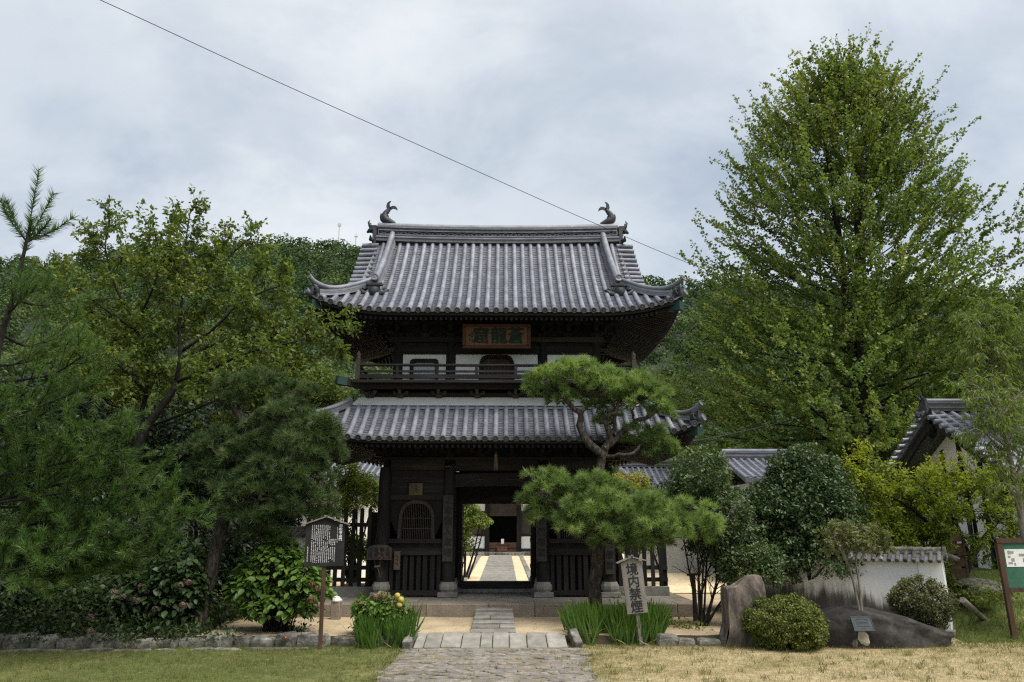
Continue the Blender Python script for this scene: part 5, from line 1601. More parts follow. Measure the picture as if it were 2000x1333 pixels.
# main hall at the far end of the court
HY, HZ = 48.0, .40
mh = thing('main_hall', 'main hall with dark doorway and white lower panels seen through the gate', 'temple hall', (GX + .15, HY, HZ))
bevel(MB().span(-5.2, 5.2, -1.6, 0.0, -.3, .12).build('hall_step', M['granite'], mh), .03)
g = rng(15)
for i in range(18):
    o = stone_mesh(g, g.uniform(.5, .9), .5, g.uniform(.25, .4), 8, .1).build('foundation_stone', M['rubble'], mh); o.location = (-5 + i * .6, -1.85 + g.normal() * .08, -.2)
for x in (-4.6, -2.9, -1.0, 1.0, 2.9, 4.6): MB().span(x - .14, x + .14, -.14, .14, .1, 4.4).build('pillar', M['wood'], mh)
for a, b in ((-4.46, -3.04), (-2.76, -1.14), (1.14, 2.76), (3.04, 4.46)):
    MB().span(a, b, -.03, .03, .32, 1.05).build('white_panel', M['plaster'], mh)
    MB().span(a, b, -.05, .05, .15, .32).build('sill_beam', M['woodx'], mh)
    MB().span(a, b, -.05, .05, 1.05, 1.2).build('tie_beam', M['woodx'], mh)
    MB().span(a, b, -.02, .04, 1.2, 2.6).build('shutter', M['plank'], mh)
    MB().span(a, b, -.03, .03, 2.6, 4.2).build('upper_panel', M['plaster'], mh)
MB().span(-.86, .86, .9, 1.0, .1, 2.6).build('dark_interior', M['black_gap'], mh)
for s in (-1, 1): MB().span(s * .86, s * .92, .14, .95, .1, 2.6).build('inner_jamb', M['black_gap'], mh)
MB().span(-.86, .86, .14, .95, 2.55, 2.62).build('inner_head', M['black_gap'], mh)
MB().span(-.86, .86, -.06, .06, 2.28, 2.5).build('lintel', M['plank'], mh)
MB().span(-.86, .86, -.03, .05, 2.5, 4.3).build('upper_board', M['plank'], mh)
for z in (.12, .32, .5): MB().span(-.86, .86, -.02, .1, z, z + .17).build('step_board', M['hall_wood'], mh)
MB().span(-5, 5, .0, 7, 4.2, 4.5).build('ceiling', M['wood_shade'], mh)
MB().span(-4.7, 4.7, 6.9, 7.0, 0, 4.3).build('rear_wall', M['plaster'], mh)
for s in (-1, 1): MB().span(s * 4.7, s * 4.6, .15, 6.9, 0, 4.3).build('side_wall', M['plaster'], mh)
tiled_roof(mh, -6, 6, 3.5, 7.6, -1.8, 4.35, .4)
ob = thing('offertory_box', 'brown wooden offertory box before the main hall doorway', 'offertory box', (GX + .1, HY - .45, HZ + .12))
bevel(MB().box((0, 0, .22), (.62, .4, .40)).build('box', M['hall_wood'], ob), .02)
MB().span(-.36, .36, -.24, .24, .42, .47).build('rim', M['wood_brown'], ob)
for x in (-.15, .13):
    MB().disc((x, -.205, .24), (0, -1, 0), .05, .02, 10).build('crest', M['wood_brown'], ob)
for s in (-1, 1): MB().span(s * .36, s * .44, -.05, .05, .40, .46).build('handle', M['wood_brown'], ob)
pn = tag(bevel(MB().span(-.09, .09, -.01, .01, 0, .30).build('paper_notice', M['paper']), .004), 'small white paper notice standing on the offertory box', 'notice')
pn.location = (GX + .12, HY - .5, HZ + .60)
# courtyard walk: broad strip of short slabs with a narrow kerb each side
cw = thing('courtyard_walk', 'pale stone walk across the sandy court towards the main hall', 'paving')
cz = lambda y: .02 + (y - 23.6) * .0145
y = 23.9; i = 0
while y < 46.0:
    d = .42 + .12 * R.random()
    MB().add([(-.66 + GX, y, cz(y) + .012), (.66 + GX, y, cz(y) + .012), (.66 + GX, y + d - .03, cz(y + d) + .055), (-.66 + GX, y + d - .03, cz(y + d) + .055), (-.66 + GX, y, cz(y) - .05), (.66 + GX, y, cz(y) - .05), (.66 + GX, y + d - .03, cz(y) - .05), (-.66 + GX, y + d - .03, cz(y) - .05)],
             [(0, 1, 2, 3), (0, 4, 5, 1), (2, 6, 7, 3), (1, 5, 6, 2), (3, 7, 4, 0)]).build('slab', M['granite'], cw)
    y += d
for s in (-1, 1):
    y = 23.9
    while y < 46:
        d = 1.7
        MB().add([(GX + s * 1.22 - .1, y, cz(y) + .05), (GX + s * 1.22 + .1, y, cz(y) + .05), (GX + s * 1.22 + .1, y + d - .03, cz(y + d) + .05), (GX + s * 1.22 - .1, y + d - .03, cz(y + d) + .05)], [(0, 1, 2, 3)]).build('kerb_stone', M['granite'], cw)
        y += d
g = rng(19)
for (x, y, L, lab) in ((-1.9, 28.5, .8, 'nearest'), (-2.3, 32, 1.1, 'second'), (-2.2, 38, .9, 'third'), (2.4, 36.5, 1.4, 'right')):
    o = stone_mesh(g, L, .3, .14, 8, .1).build('kerb_boulder', M['rubble'])
    o.location = (GX + x, y, cz(y) - .02)
    tag(o, {'nearest': 'dark edging stone in the court left of walk, nearest the gate', 'second': 'dark edging stone in the court left of walk, second from the gate', 'third': 'dark edging stone in the court left of walk, farthest from the gate', 'right': 'dark edging stone in the court right of the walk'}[lab], 'stone')

# side halls whose roofs show past the gate
sh = thing('side_hall', 'tiled hall roof showing right of the gate above the fence', 'building', (0, 0, 0))
a_ = at(1205, 914, 34); b_ = at(1205, 960, 31.5)
tiled_roof(sh, a_[0] + .1, a_[0] + 9, 34, a_[2], 31.4, b_[2] - .1, .26)
MB().span(a_[0] + .5, a_[0] + 8.5, 32, 36, 0, b_[2] - .1).build('wall', M['plaster_old'], sh)
pr = MB()
c_ = at(1212, 918, 33); d_ = at(1262, 948, 30.5)
hip = spline([c_, (c_ + d_) / 2 - np.array([0, 0, .06]), d_], 8)
MB().tube([tuple(q) for q in hip], .11, 8).build('hip_ridge', M['tile'], sh)
MB().tube([tuple(d_), tuple(d_ + np.array([.15, -.15, .12])), tuple(d_ + np.array([.22, -.2, .35]))], [.12, .1, .03], 7).build('ridge_end_ornament', M['tile_dark'], sh)
sh2 = thing('store_house', 'grey tiled roof sloping behind the two camellias', 'building', (0, 0, 0))
a_ = at(1530, 872, 29); b_ = at(1410, 930, 26)
sh2.location = (0, 0, 0)
tiled_roof(sh2, at(1412, 885, 28)[0], at(1545, 885, 28)[0], 28, at(1500, 898, 28)[2], 25.6, at(1410, 936, 25.6)[2], .28)
MB().span(at(1412, 885, 28)[0] + .3, at(1545, 885, 28)[0] - .3, 26.2, 29.8, 0, at(1410, 936, 25.6)[2] - .1).build('wall', M['plaster_old'], sh2)
sh3 = thing('side_hall', 'white walled hall with tiled roof behind the left fence', 'building', (0, 0, 0))
z_ = at(700, 905, 33)[2]
tiled_roof(sh3, at(655, 905, 33)[0], at(745, 905, 33)[0] + 1.0, 33, z_, 30.8, at(700, 932, 30.8)[2], .26)
MB().span(at(655, 905, 33)[0] + .3, at(745, 905, 33)[0] + .8, 31.3, 35, 0, at(700, 932, 30.8)[2] - .08).build('wall', M['plaster'], sh3)
sh4 = thing('gabled_store', 'store with white plastered gable behind the left garden pine', 'building', (0, 0, 0))
ap_ = at(612, 925, 27); e1, e2 = at(575, 965, 27), at(655, 965, 27)
mb = MB().prism([(e1[0], 0), (e2[0], 0), (e2[0], e2[2]), (ap_[0], ap_[2]), (e1[0], e1[2])], 'y', 27, 33)
mb.build('wall', M['plaster'], sh4)
for s, e in ((-1, e1), (1, e2)):
    MB().beam((ap_[0], 26.8, ap_[2] + .1), (e[0] + s * .4, 26.8, e[2] - .08), .3, .12).build('verge', M['tile'], sh4)
    MB().add([(ap_[0], 26.7, ap_[2] + .06), (e[0] + s * .45, 26.7, e[2] - .12), (e[0] + s * .45, 33.2, e[2] - .12), (ap_[0], 33.2, ap_[2] + .06)], [(0, 1, 2, 3)]).build('roof', M['tile_flat'], sh4)

# priests' house on the bank at the right: gable end towards the gate
ph = thing('priests_house', 'timber and plaster house with tiled gable roof on the right bank', 'house', (0, 0, 0))
YR_ = 20.9; XR = float(at(1808, 800, YR_)[0]) + .25; ZR_ = float(at(1808, 806, YR_)[2])
YE, ZE = 18.1, 3.45
tiled_roof(ph, XR - .25, XR + 9, YR_, ZR_, YE - .3, ZE - .2, .30, r=.075)
gw = MB().prism([(YE + .2, .6), (2 * YR_ - YE - .2, .6), (2 * YR_ - YE - .2, ZE - .05), (YR_, ZR_ - .35), (YE + .2, ZE - .05)], 'x', XR + .55, XR + .65).build('gable_wall', M['plaster'], ph)
for y in np.linspace(YE + .3, 2 * YR_ - YE - .3, 7):
    zt = ZR_ - .5 - abs(y - YR_) * (ZR_ - ZE) / (YR_ - YE)
    MB().span(XR + .50, XR + .70, y - .07, y + .07, .6, max(1.0, zt)).build('timber_post', M['wood'], ph)
MB().span(XR + .49, XR + .71, YE + .2, 2 * YR_ - YE - .2, ZE - .25, ZE - .05).build('tie_beam', M['wood'], ph)
for s in (-1, 1):
    MB().beam((XR - .12, YR_, ZR_ - .16), (XR - .12, YR_ + s * (YR_ - YE + .3), ZE - .38), .08, .34, up=(1, 0, 0) if False else (0, 0, 1)).build('barge_board', M['wood'], ph)
    for i in range(12):
        f = (i + .4) / 12
        y = YR_ + s * (YR_ - YE + .3) * f; z = ZR_ + (ZE - .2 - ZR_) * f
        MB().tube([(XR - .42, y, z + .02), (XR + .05, y, z + .05)], .07, 8).build('verge_tile', M['tile'], ph)
MB().tube([(XR - .14, YR_ - .1, ZR_ - .38), (XR - .16, YR_, ZR_ - .62), (XR - .14, YR_ + .1, ZR_ - .38)], [.1, .13, .1], 8).build('gable_pendant', M['wood'], ph)
mb = MB().box((XR - .30, YR_, ZR_ + .18), (.10, .46, .42), taper=.6)
for s in (-1, 1): mb.tube([(XR - .32, YR_ + s * .14, ZR_ - .02), (XR - .33, YR_ + s * .32, ZR_ - .06), (XR - .33, YR_ + s * .36, ZR_ + .08)], [.08, .06, .02], 7); mb.tube([(XR - .34, YR_ + s * .08, ZR_ + .36), (XR - .42, YR_ + s * .10, ZR_ + .52)], [.05, .012], 6)
mb.build('ridge_end_ornament', M['tile_dark'], ph)
MB().span(XR + .66, XR + 9, YE + .2, YE + .3, 2.3, ZE - .1).build('front_wall', M['plaster'], ph)
MB().span(XR + .66, XR + 9, YE + 1.6, YE + 1.7, .6, 2.4).build('recess_wall', M['wood'], ph)
MB().span(XR + .55, XR + 9, YE + .1, YE + .3, 2.15, 2.32).build('lintel_beam', M['woodx'], ph)
for x in (XR + .65, XR + 2.6, XR + 4.6): MB().span(x - .08, x + .08, YE + .1, YE + .28, .3, 2.2).build('porch_post', M['wood'], ph)
MB().span(XR + .6, XR + 9, YE + .1, YE + 1.7, .62, .74).build('porch_floor', M['wood'], ph)
g = rng(23)
for i in range(9):
    o = stone_mesh(g, g.uniform(.5, .9), .5, g.uniform(.3, .5), 8, .12).build('foundation_stone', M['rubble'], ph); o.location = (XR + .3 + i * .62, YE - .15 + g.normal() * .05, .2)
a_ = at(1876, 1130, 17.4)
rk = thing('slatted_shutter', 'brown slatted shutter panel standing beside the house', 'shutter', (a_[0], 17.4, 0.5))
MB().span(-.2, -.15, -.02, .02, 0, 1.35).build('stile', M['wood_brown'], rk); MB().span(.15, .2, -.02, .02, 0, 1.35).build('stile', M['wood_brown'], rk)
for i in range(5): MB().span(-.15, .15, -.012, .012, .04 + i * .27, .27 + i * .27).build('board', M['wood_brown'], rk)
for (px, py, Y, lab) in ((1905, 1137, 16.6, 'flat grey stone lying on the grass bank below the house'), (1928, 1150, 16.2, 'pale flat stone lower on the grass bank')):
    q = at(px, py, Y)
    o = rock('bank_stone', (q[0], Y, q[2] - .05), (.42, .25, .13), M['rubble'], 3 + px % 5, None, 3, .2, 2); tag(o, lab, 'stone')
# ------------------------------------------------------------------ trees and shrubs
def tree(name, label, base, cat='tree', group=None): return thing(name, label, cat, tuple(base), 0, group)
def part_at(o, root):
    """geometry was laid out in world space: bring it under its root"""
    o.parent = root; o.matrix_parent_inverse = Matrix.Translation(-Vector(root.location)); return o

def px_path(pts, n=10):
    return spline([at(*p) for p in pts], n)
def build_pine(name, label, base, trunk, limbs, pads, Y, mneedle, seed, r0, per=40, length=.13, dens=1.0, nt=1.0):
    g = rng(seed); root = tree(name, label, base, 'pine tree')
    mb = MB()
    tp = px_path(trunk, 18); tp += g.normal(size=tp.shape) * .012
    tp[0] = base
    mb.tube(tp, list(np.linspace(r0, r0 * .55, len(tp))), 12, cap=False)
    ends = []
    for l, ra, rb in limbs:
        p = px_path(l, 12); p += g.normal(size=p.shape) * .018
        mb.tube(p, list(np.linspace(ra, rb, len(p))), 8, cap=False); ends.append(p)
    P, D, T = [], [], []
    allp = np.vstack([tp[6:]] + ends)
    for (px, py, rx, ry, dy, tone) in pads:
        k = Y / F_PX * .985
        c = at(px, py, Y + dy); rad = np.array([rx * k, max(.22, rx * k * .75), ry * k * 1.12])
        n = max(4, int(dens * 19 * (rx * k) * (ry * k + .14) / .16))
        cp, cd = pad_tufts(g, c, rad, n)
        m_ = 8
        p = np.repeat(cp, m_, 0); d = norm(np.repeat(cd, m_, 0) * .9 + norm(g.normal(size=p.shape)) * .85)
        p = p + d * g.uniform(.02, .13, len(p))[:, None]
        P.append(p); D.append(d)
        T.append(np.clip(np.repeat(g.normal(tone, .2, len(cp)), m_) + g.normal(0, .1, len(p)), 0, 1))
        # twigs from the nearest limb into the pad
        near = allp[np.argmin(np.linalg.norm(allp - c, axis=1))]
        for q in p[g.integers(0, len(p), max(4, int(8 * rx / 45)))]:
            mid = (near * .45 + q * .55) + np.array([0, 0, -.06]) + g.normal(size=3) * .05
            mb.tube(spline([near, mid, q], 6), [.022, .019, .015, .011, .008, .005], 5, cap=False)
    part_at(mb.build('trunk', M['bark_pine'], None, recalc=False), root)
    P, D, T = np.vstack(P), np.vstack(D), np.concatenate(T)
    part_at(tufts('crown', P, D, mneedle, None, per, length, .95, seed, 1.0, T), root)
    return root
# the trained pine in front of the gate
Yc = 16.6
b_ = on(1165, 1207, 0)
build_pine('garden_pine', 'trained pine with bent trunk and cloud-like pads in front of the gate', b_,
    [(1165, 1207, Yc), (1161, 1150, Yc), (1166, 1090, Yc), (1172, 1020, Yc), (1171, 950, Yc), (1174, 905, Yc), (1182, 872, Yc)],
    [([(1178, 888, Yc), (1152, 868, Yc - .1), (1132, 838, Yc), (1134, 812, Yc), (1112, 788, Yc - .1), (1088, 764, Yc)], .10, .045),
     ([(1180, 880, Yc), (1192, 852, Yc), (1186, 826, Yc - .1), (1172, 822, Yc), (1200, 806, Yc - .2), (1212, 780, Yc)], .09, .035),
     ([(1183, 876, Yc), (1210, 850, Yc + .2), (1240, 826, Yc + .1), (1268, 812, Yc), (1296, 788, Yc)], .085, .03),
     ([(1196, 850, Yc), (1201, 815, Yc + .2), (1196, 790, Yc), (1150, 770, Yc)], .05, .025),
     ([(1178, 892, Yc), (1206, 890, Yc - .2), (1232, 886, Yc - .2), (1252, 868, Yc), (1276, 852, Yc)], .045, .02),
     ([(1171, 990, Yc), (1130, 992, Yc - .3), (1096, 984, Yc - .3), (1062, 972, Yc - .2)], .05, .02),
     ([(1170, 1010, Yc), (1215, 1018, Yc - .4), (1265, 1022, Yc - .9), (1310, 1030, Yc - 1.3), (1352, 1036, Yc - 1.6)], .055, .02),
     ([(1171, 1000, Yc), (1178, 1010, Yc - .5), (1175, 1020, Yc - .9)], .04, .02),
     ([(1240, 826, Yc), (1236, 800, Yc), (1252, 782, Yc)], .03, .018)],
    [(1062, 757, 44, 24, 0, .5), (1098, 737, 52, 24, -.1, .6), (1140, 731, 40, 18, .1, .6), (1105, 777, 44, 17, .2, .35), (1180, 751, 54, 24, -.2, .62), (1232, 761, 50, 26, 0, .55), (1270, 779, 40, 26, -.2, .5),
     (1210, 787, 48, 18, .2, .35), (1296, 809, 24, 20, 0, .42), (1165, 799, 26, 12, .3, .3), (1262, 859, 40, 28, .3, .28), (1290, 881, 28, 26, .2, .28), (1186, 824, 24, 12, .35, .3),
     (1068, 950, 40, 24, -.2, .55), (1048, 985, 30, 26, -.1, .45), (1085, 985, 36, 24, .1, .38), (1132, 955, 44, 20, .1, .45), (1055, 1010, 24, 18, 0, .38),
     (1180, 968, 52, 28, -.5, .55), (1140, 1002, 50, 24, -.6, .5), (1200, 1002, 60, 28, -.7, .6), (1165, 1035, 48, 22, -.7, .5), (1225, 1040, 54, 26, -.6, .45),
     (1278, 1002, 50, 26, -1.0, .55), (1300, 1035, 52, 26, -1.2, .5), (1348, 1018, 44, 24, -1.6, .6), (1356, 1048, 42, 24, -1.6, .5), (1260, 1055, 40, 20, -1.0, .4), (1120, 1025, 30, 18, -.5, .42), (1190, 1058, 40, 16, -.7, .42)],
    Yc, M['needle'], 41, .155, 30, .145, 1.0)
# props that carry its long branch
for (px, pyt, pyb, lab, r_) in ((1297, 1040, 1183, 'slim brown wooden prop standing under the right pine branch', .032), (1358, 1120, 1213, 'stout brown wooden stake beside the tea bush trunk', .05)):
    q = on(px, pyb, 0)
    z1 = at(px, pyt, q[1])[2]
    t = thing('wooden_prop', lab, 'prop', (q[0], q[1], 0))
    MB().tube([(0, 0, -.05), (.01, 0, z1 * .5), (0, 0, z1)], r_, 7).build('pole', M['wood_brown'], t)
    MB().tube([(-r_ * 2.5, 0, z1 - .03), (r_ * 2.5, 0, z1 - .02)], r_ * .6, 6).build('cross_piece', M['wood_brown'], t)
# trained pine left of the gate
Yl = 15.6
b_ = on(388, 1232, 0); Yl = float(b_[1])
build_pine('garden_pine', 'dark leaning pine with drooping pads left of the information board', b_,
    [(388, 1232, Yl), (403, 1150, Yl), (424, 1070, Yl), (442, 990, Yl + .1), (446, 920, Yl + .2), (462, 860, Yl + .3), (478, 826, Yl + .3), (452, 785, Yl + .3), (470, 748, Yl + .3)],
    [([(462, 860, Yl), (505, 842, Yl), (545, 828, Yl), (590, 830, Yl)], .06, .025), ([(446, 920, Yl), (520, 910, Yl - .3), (580, 905, Yl - .2)], .055, .02),
     ([(478, 830, Yl), (510, 800, Yl), (560, 775, Yl)], .06, .02), ([(438, 1010, Yl), (480, 985, Yl - .4), (545, 975, Yl - .4), (600, 985, Yl)], .05, .02),
     ([(424, 1060, Yl), (455, 1042, Yl - .2), (500, 1035, Yl - .3)], .045, .018), ([(452, 900, Yl), (410, 880, Yl), (370, 870, Yl)], .045, .018)],
    [(560, 812, 56, 30, .1, .45), (610, 842, 42, 30, 0, .5), (590, 885, 54, 34, -.2, .5), (520, 850, 48, 26, .2, .38), (545, 925, 58, 30, -.3, .45), (480, 900, 54, 28, -.1, .35), (610, 935, 38, 28, 0, .42), (585, 975, 52, 28, -.2, .42),
     (500, 960, 54, 26, -.3, .38), (550, 1010, 52, 24, -.3, .38), (455, 965, 40, 26, -.2, .32), (470, 1015, 44, 20, -.4, .34), (430, 870, 44, 26, .1, .3), (390, 890, 36, 24, .2, .3), (640, 890, 24, 26, 0, .5), (520, 1045, 44, 16, -.3, .35), (615, 1010, 30, 18, 0, .38), (410, 930, 38, 24, .1, .28), (575, 770, 40, 18, .3, .4), (640, 850, 22, 20, 0, .5), (468, 758, 40, 22, .2, .4), (505, 745, 34, 18, .3, .42), (440, 785, 34, 20, .2, .35)],
    Yl, M['needle_dark'], 43, .15, 28, .15, 1.05)
# the young wild pine at the left edge, its leader standing clear of the trees
Yy = 13.6
b_ = at(-75, 1240, Yy); b_[2] = 0
yp = tree('young_pine', 'tall young pine at left edge with bare candle-like leader shoots', b_, 'pine tree')
g = rng(51); mb = MB()
tk = px_path([(-75, 1240, Yy), (-50, 1000, Yy), (-22, 800, Yy), (0, 668, Yy), (28, 575, Yy), (50, 480, Yy), (60, 432, Yy)], 24); tk[0] = b_
mb.tube(tk, list(np.linspace(.10, .016, len(tk))), 9, cap=False)
shoots = []
for q in ((76, 332), (0, 392), (14, 396), (104, 378), (142, 426), (100, 428), (62, 430)):
    p0 = at(52, 474, Yy) if q[0] != 62 else at(48, 500, Yy)
    p = spline([p0, (p0 * .45 + at(*q, Yy + .1) * .55) + np.array([0, 0, -.05]), at(q[0], q[1], Yy + g.normal() * .15)], 7)
    mb.tube(p, list(np.linspace(.011, .005, 7)), 5, cap=False); shoots.append((p, .20, 230))
ends = [(150, 588), (128, 640), (60, 560), (170, 690), (90, 700), (185, 752), (120, 780), (215, 828), (150, 850), (250, 872), (60, 860), (240, 925), (160, 930), (300, 940), (220, 985), (392, 1000), (345, 978), (330, 1045), (280, 1030), (300, 1085), (210, 1075), (150, 1010), (100, 1095), (60, 1010), (20, 1080), (40, 930), (20, 760), (200, 1110), (250, 1105), (130, 1120)]
for (ex, ey) in ends:
    e = at(ex, ey, Yy - .2 + g.normal() * .7)
    k = np.argmin(np.abs(tk[:, 2] - (e[2] - .25 - .12 * abs(e[0] - tk[0][0]))))
    s_ = tk[max(2, min(len(tk) - 3, k))]
    b = spline([s_, s_ * .5 + e * .5 + np.array([0, 0, -.12]) + g.normal(size=3) * .12, e], 9)
    mb.tube(b, list(np.linspace(.035, .009, 9)), 6, cap=False)
    shoots.append((b[4:], .15, 120))
    L = np.linalg.norm(e - s_)
    for c in sprout(g, b, int(6 + L * 3.2), .75, 42, .22, .22, 1.0, 5, .25, .08, .35):
        mb.tube(c, [.010, .009, .007, .006, .005], 4, cap=False); shoots.append((c, .14, 95))
        for c2 in sprout(g, c, 2, .35, 38, .2, .4, 1.0, 4, .2, .05, .3):
            mb.tube(c2, [.006, .005, .004, .003], 4, cap=False); shoots.append((c2, .135, 62))
part_at(mb.build('trunk', M['bark_dark'], None, recalc=False), yp)
P, A, S, T = [], [], [], []
for p, ln, n in shoots:
    q, d = along(g, [p], n, .12, .004)
    ax = norm(d * .75 + norm(np.cross(d, g.normal(size=d.shape))) * .75)
    P.append(q); A.append(ax); S.append(ln * g.uniform(.8, 1.15, n)); T.append(np.clip(g.normal(.4, .16) + g.normal(0, .08, n), 0, 1))
P, A, S, T = np.vstack(P), np.vstack(A), np.concatenate(S), np.concatenate(T)
part_at(leaves('crown', P, A, S, 'needle', M['needle_young'], None, 0, 5, T), yp)

# cherry with dark crooked limbs, left of the gate
def broadleaf(name, label, base, limbs, m_leaf, m_bark, seed, sec, ter, leaf, cat='tree', tpl='oval', up=.5, droop=.35, quat=None, tone=None):
    """limbs: [(path Nx3, r0, r1, bare)]; sec/ter: (count per metre, length, angle, lift, curve); leaf: (per twig, size, spread)"""
    g = rng(seed); root = tree(name, label, base, cat); mb = MB()
    tw = []
    for p, ra, rb, bare in limbs:
        mb.tube(p, list(np.linspace(ra, rb, len(p))), 8, cap=False)
        if bare >= 1: continue
        L = np.linalg.norm(np.diff(p, axis=0), axis=1).sum()
        ss = sprout(g, p, max(2, int(sec[0] * L * (1 - bare))), sec[1], sec[2], sec[3], bare, 1.0, 6, sec[4], .1, .45)
        for s in ss:
            rr = max(.006, min(.03, rb * .8))
            mb.tube(s, list(np.linspace(rr, .005, len(s))), 5, cap=False)
            l2 = np.linalg.norm(np.diff(s, axis=0), axis=1).sum()
            ts = sprout(g, s, max(2, int(ter[0] * l2)), ter[1], ter[2], ter[3], .15, 1.0, 4, ter[4], .1, .4)
            for t in ts: mb.tube(t, [.005, .0045, .004, .003], 3, cap=False)
            tw += ts; tw.append(s[2:])
    P, D = along(g, tw, leaf[0], .05, leaf[2])
    A = norm(D * .55 + norm(g.normal(size=D.shape)) * .8 + np.array([0, 0, -droop]))
    S = leaf[1] * g.uniform(.65, 1.2, len(P))
    tn = np.repeat(np.clip(g.normal(.45, .16, len(tw)), 0, 1), leaf[0])
    T = np.clip(tn + g.normal(0, .13, len(P)), 0, 1)
    if tone is not None: T = np.clip(T + tone(P), 0, 1)
    part_at(mb.build('trunk', M[m_bark], None, recalc=False), root)
    part_at(leaves('crown', P, A, S, tpl, M[m_leaf], None, up, seed, T), root)
    return root
Yk = 18.0
B = at(225, 1000, Yk); B[2] = 0
ch = lambda pts, n=14: px_path([(a, b, Yk + c) for a, b, c in pts], n)
limbs = [(np.vstack([[B], ch([(240, 960, 0), (262, 890, 0), (290, 830, 0), (330, 775, 0), (345, 745, 0)], 16)]), .125, .075, 1),
    (ch([(262, 890, 0), (275, 810, .3), (288, 760, .4), (286, 700, .4), (262, 630, .5), (225, 560, .5), (205, 480, .4), (215, 430, .4)]), .07, .014, .2),
    (ch([(345, 745, 0), (352, 690, -.2), (350, 630, 0), (358, 560, .2), (362, 480, .2), (372, 410, .2)]), .055, .012, .18),
    (ch([(345, 745, 0), (410, 722, -.5), (480, 690, -.8), (540, 676, -.9), (600, 662, -1.0), (664, 646, -1.0)], 16), .045, .006, .22),
    (ch([(350, 690, 0), (420, 640, -.4), (460, 600, -.5), (510, 572, -.6), (552, 558, -.6)]), .042, .010, .18),
    (ch([(355, 640, 0), (400, 570, .4), (440, 510, .5), (500, 455, .5)]), .036, .009, .18),
    (ch([(288, 770, 0), (240, 720, -.6), (190, 680, -.8), (130, 660, -.9)]), .042, .010, .18),
    (ch([(270, 650, 0), (200, 600, -.4), (150, 560, -.4), (110, 570, -.4)]), .034, .009, .18),
    (ch([(262, 640, 0), (300, 560, -.8), (310, 500, -.8), (300, 450, -.6)]), .034, .009, .18),
    (ch([(300, 830, 0), (380, 800, -.9), (450, 770, -1.2), (490, 755, -1.2), (550, 738, -1.2)]), .038, .009, .2),
    (ch([(352, 700, 0), (450, 660, .5), (510, 630, .6), (556, 640, .6)]), .036, .009, .18),
    (ch([(262, 800, 0), (215, 790, -.7), (180, 760, -1.0), (150, 740, -1.0)]), .038, .009, .2)]
broadleaf('cherry_tree', 'spreading cherry with crooked dark limbs and drooping leaves left of the gate', B, limbs, 'cherry', 'bark_dark', 61,
    (9.5, 1.05, 58, .12, -.1), (7.5, .42, 48, .05, -.25), (13, .13, .035))

# ginkgo behind the camellias: tall twin trunk, ascending shoots sheathed in fan leaves
Yg = 33.0
Bg = at(1682, 1010, Yg); Bg[2] = 0
g = rng(71)
gk = tree('ginkgo_tree', 'tall ginkgo with ascending spiky branches filling the right side', Bg, 'ginkgo tree')
mb = MB()
t1 = px_path([(1682, 1010, Yg), (1690, 880, Yg), (1688, 700, Yg), (1680, 500, Yg), (1678, 350, Yg), (1690, 220, Yg), (1712, 110, Yg)], 26); t1[0] = Bg
t2 = px_path([(1660, 1010, Yg + .4), (1662, 860, Yg + .4), (1668, 720, Yg + .5), (1650, 560, Yg + .8), (1630, 400, Yg + .9), (1610, 270, Yg + .8), (1585, 170, Yg + .8)], 24)
t2[0] = Bg + np.array([-.4, .4, 0])
mb.tube(t1, list(np.linspace(.42, .05, len(t1))), 10, cap=False); mb.tube(t2, list(np.linspace(.34, .04, len(t2))), 9, cap=False)
# outline of the crown: half-width (m) left and right of the trunk against height
_hz = np.array([2.5, 4.0, 6.0, 8, 10, 12, 14, 16, 18, 20, 22, 24, 25.5])
_hl = np.array([5.0, 8.2, 9.0, 8.6, 7.2, 6.1, 5.9, 6.0, 5.6, 4.5, 3.1, 1.5, .4]); _hr = np.array([3.5, 5.5, 6.4, 6.9, 7.2, 7.3, 6.8, 5.6, 4.6, 3.7, 2.7, 1.5, .4])
ztop = 24.1
prim = []
NP = 150
for i in range(NP):
    z = 2.6 + (ztop - 4.2) * (i / (NP - 1)) ** 1.15
    tr = t1 if g.random() < .6 else t2
    s0 = tr[int(np.argmin(np.abs(tr[:, 2] - z)))]
    a = i * 2.39996 + g.normal() * .3
    d = np.array([math.cos(a), math.sin(a), 0])
    rise = (.10 + .75 * min(1, max(0, (z - 5) / 12))) * g.uniform(.75, 1.25)
    ze = z
    for _ in range(3):
        half = np.interp(ze, _hz, _hl if d[0] < 0 else _hr)
        ln = half * (.62 + .38 * abs(d[0])) * (g.uniform(.80, 1.06) if g.random() < .8 else g.uniform(.4, .8)) - max(0, d[0] * (s0[0] - Bg[0]))
        ln = max(.9, ln); ze = min(ztop, z + ln * rise)
    e = s0 + d * ln + np.array([0, 0, ze - s0[2]])
    p = spline([s0, s0 * .5 + e * .5 + np.array([0, 0, -.05 * ln]) + g.normal(size=3) * .15, e], 9)
    mb.tube(p, list(np.linspace(max(.022, .11 * (1 - z / ztop)), .010, 9)), 5, cap=False)
    prim.append(p)
for j in range(8):
    s0 = t1[-1 - j % 4] if j % 2 else t2[-1 - j % 4]
    e = s0 + np.array([g.normal() * .6, g.normal() * .6, g.uniform(.6, 1.4)])
    p = spline([s0, s0 * .5 + e * .5, e], 6); mb.tube(p, .012, 4, cap=False); prim.append(p)
tw = [p[5:] for p in prim]
axis = lambda z: np.interp(z, t1[:, 2], t1[:, 0])
NS = 4900
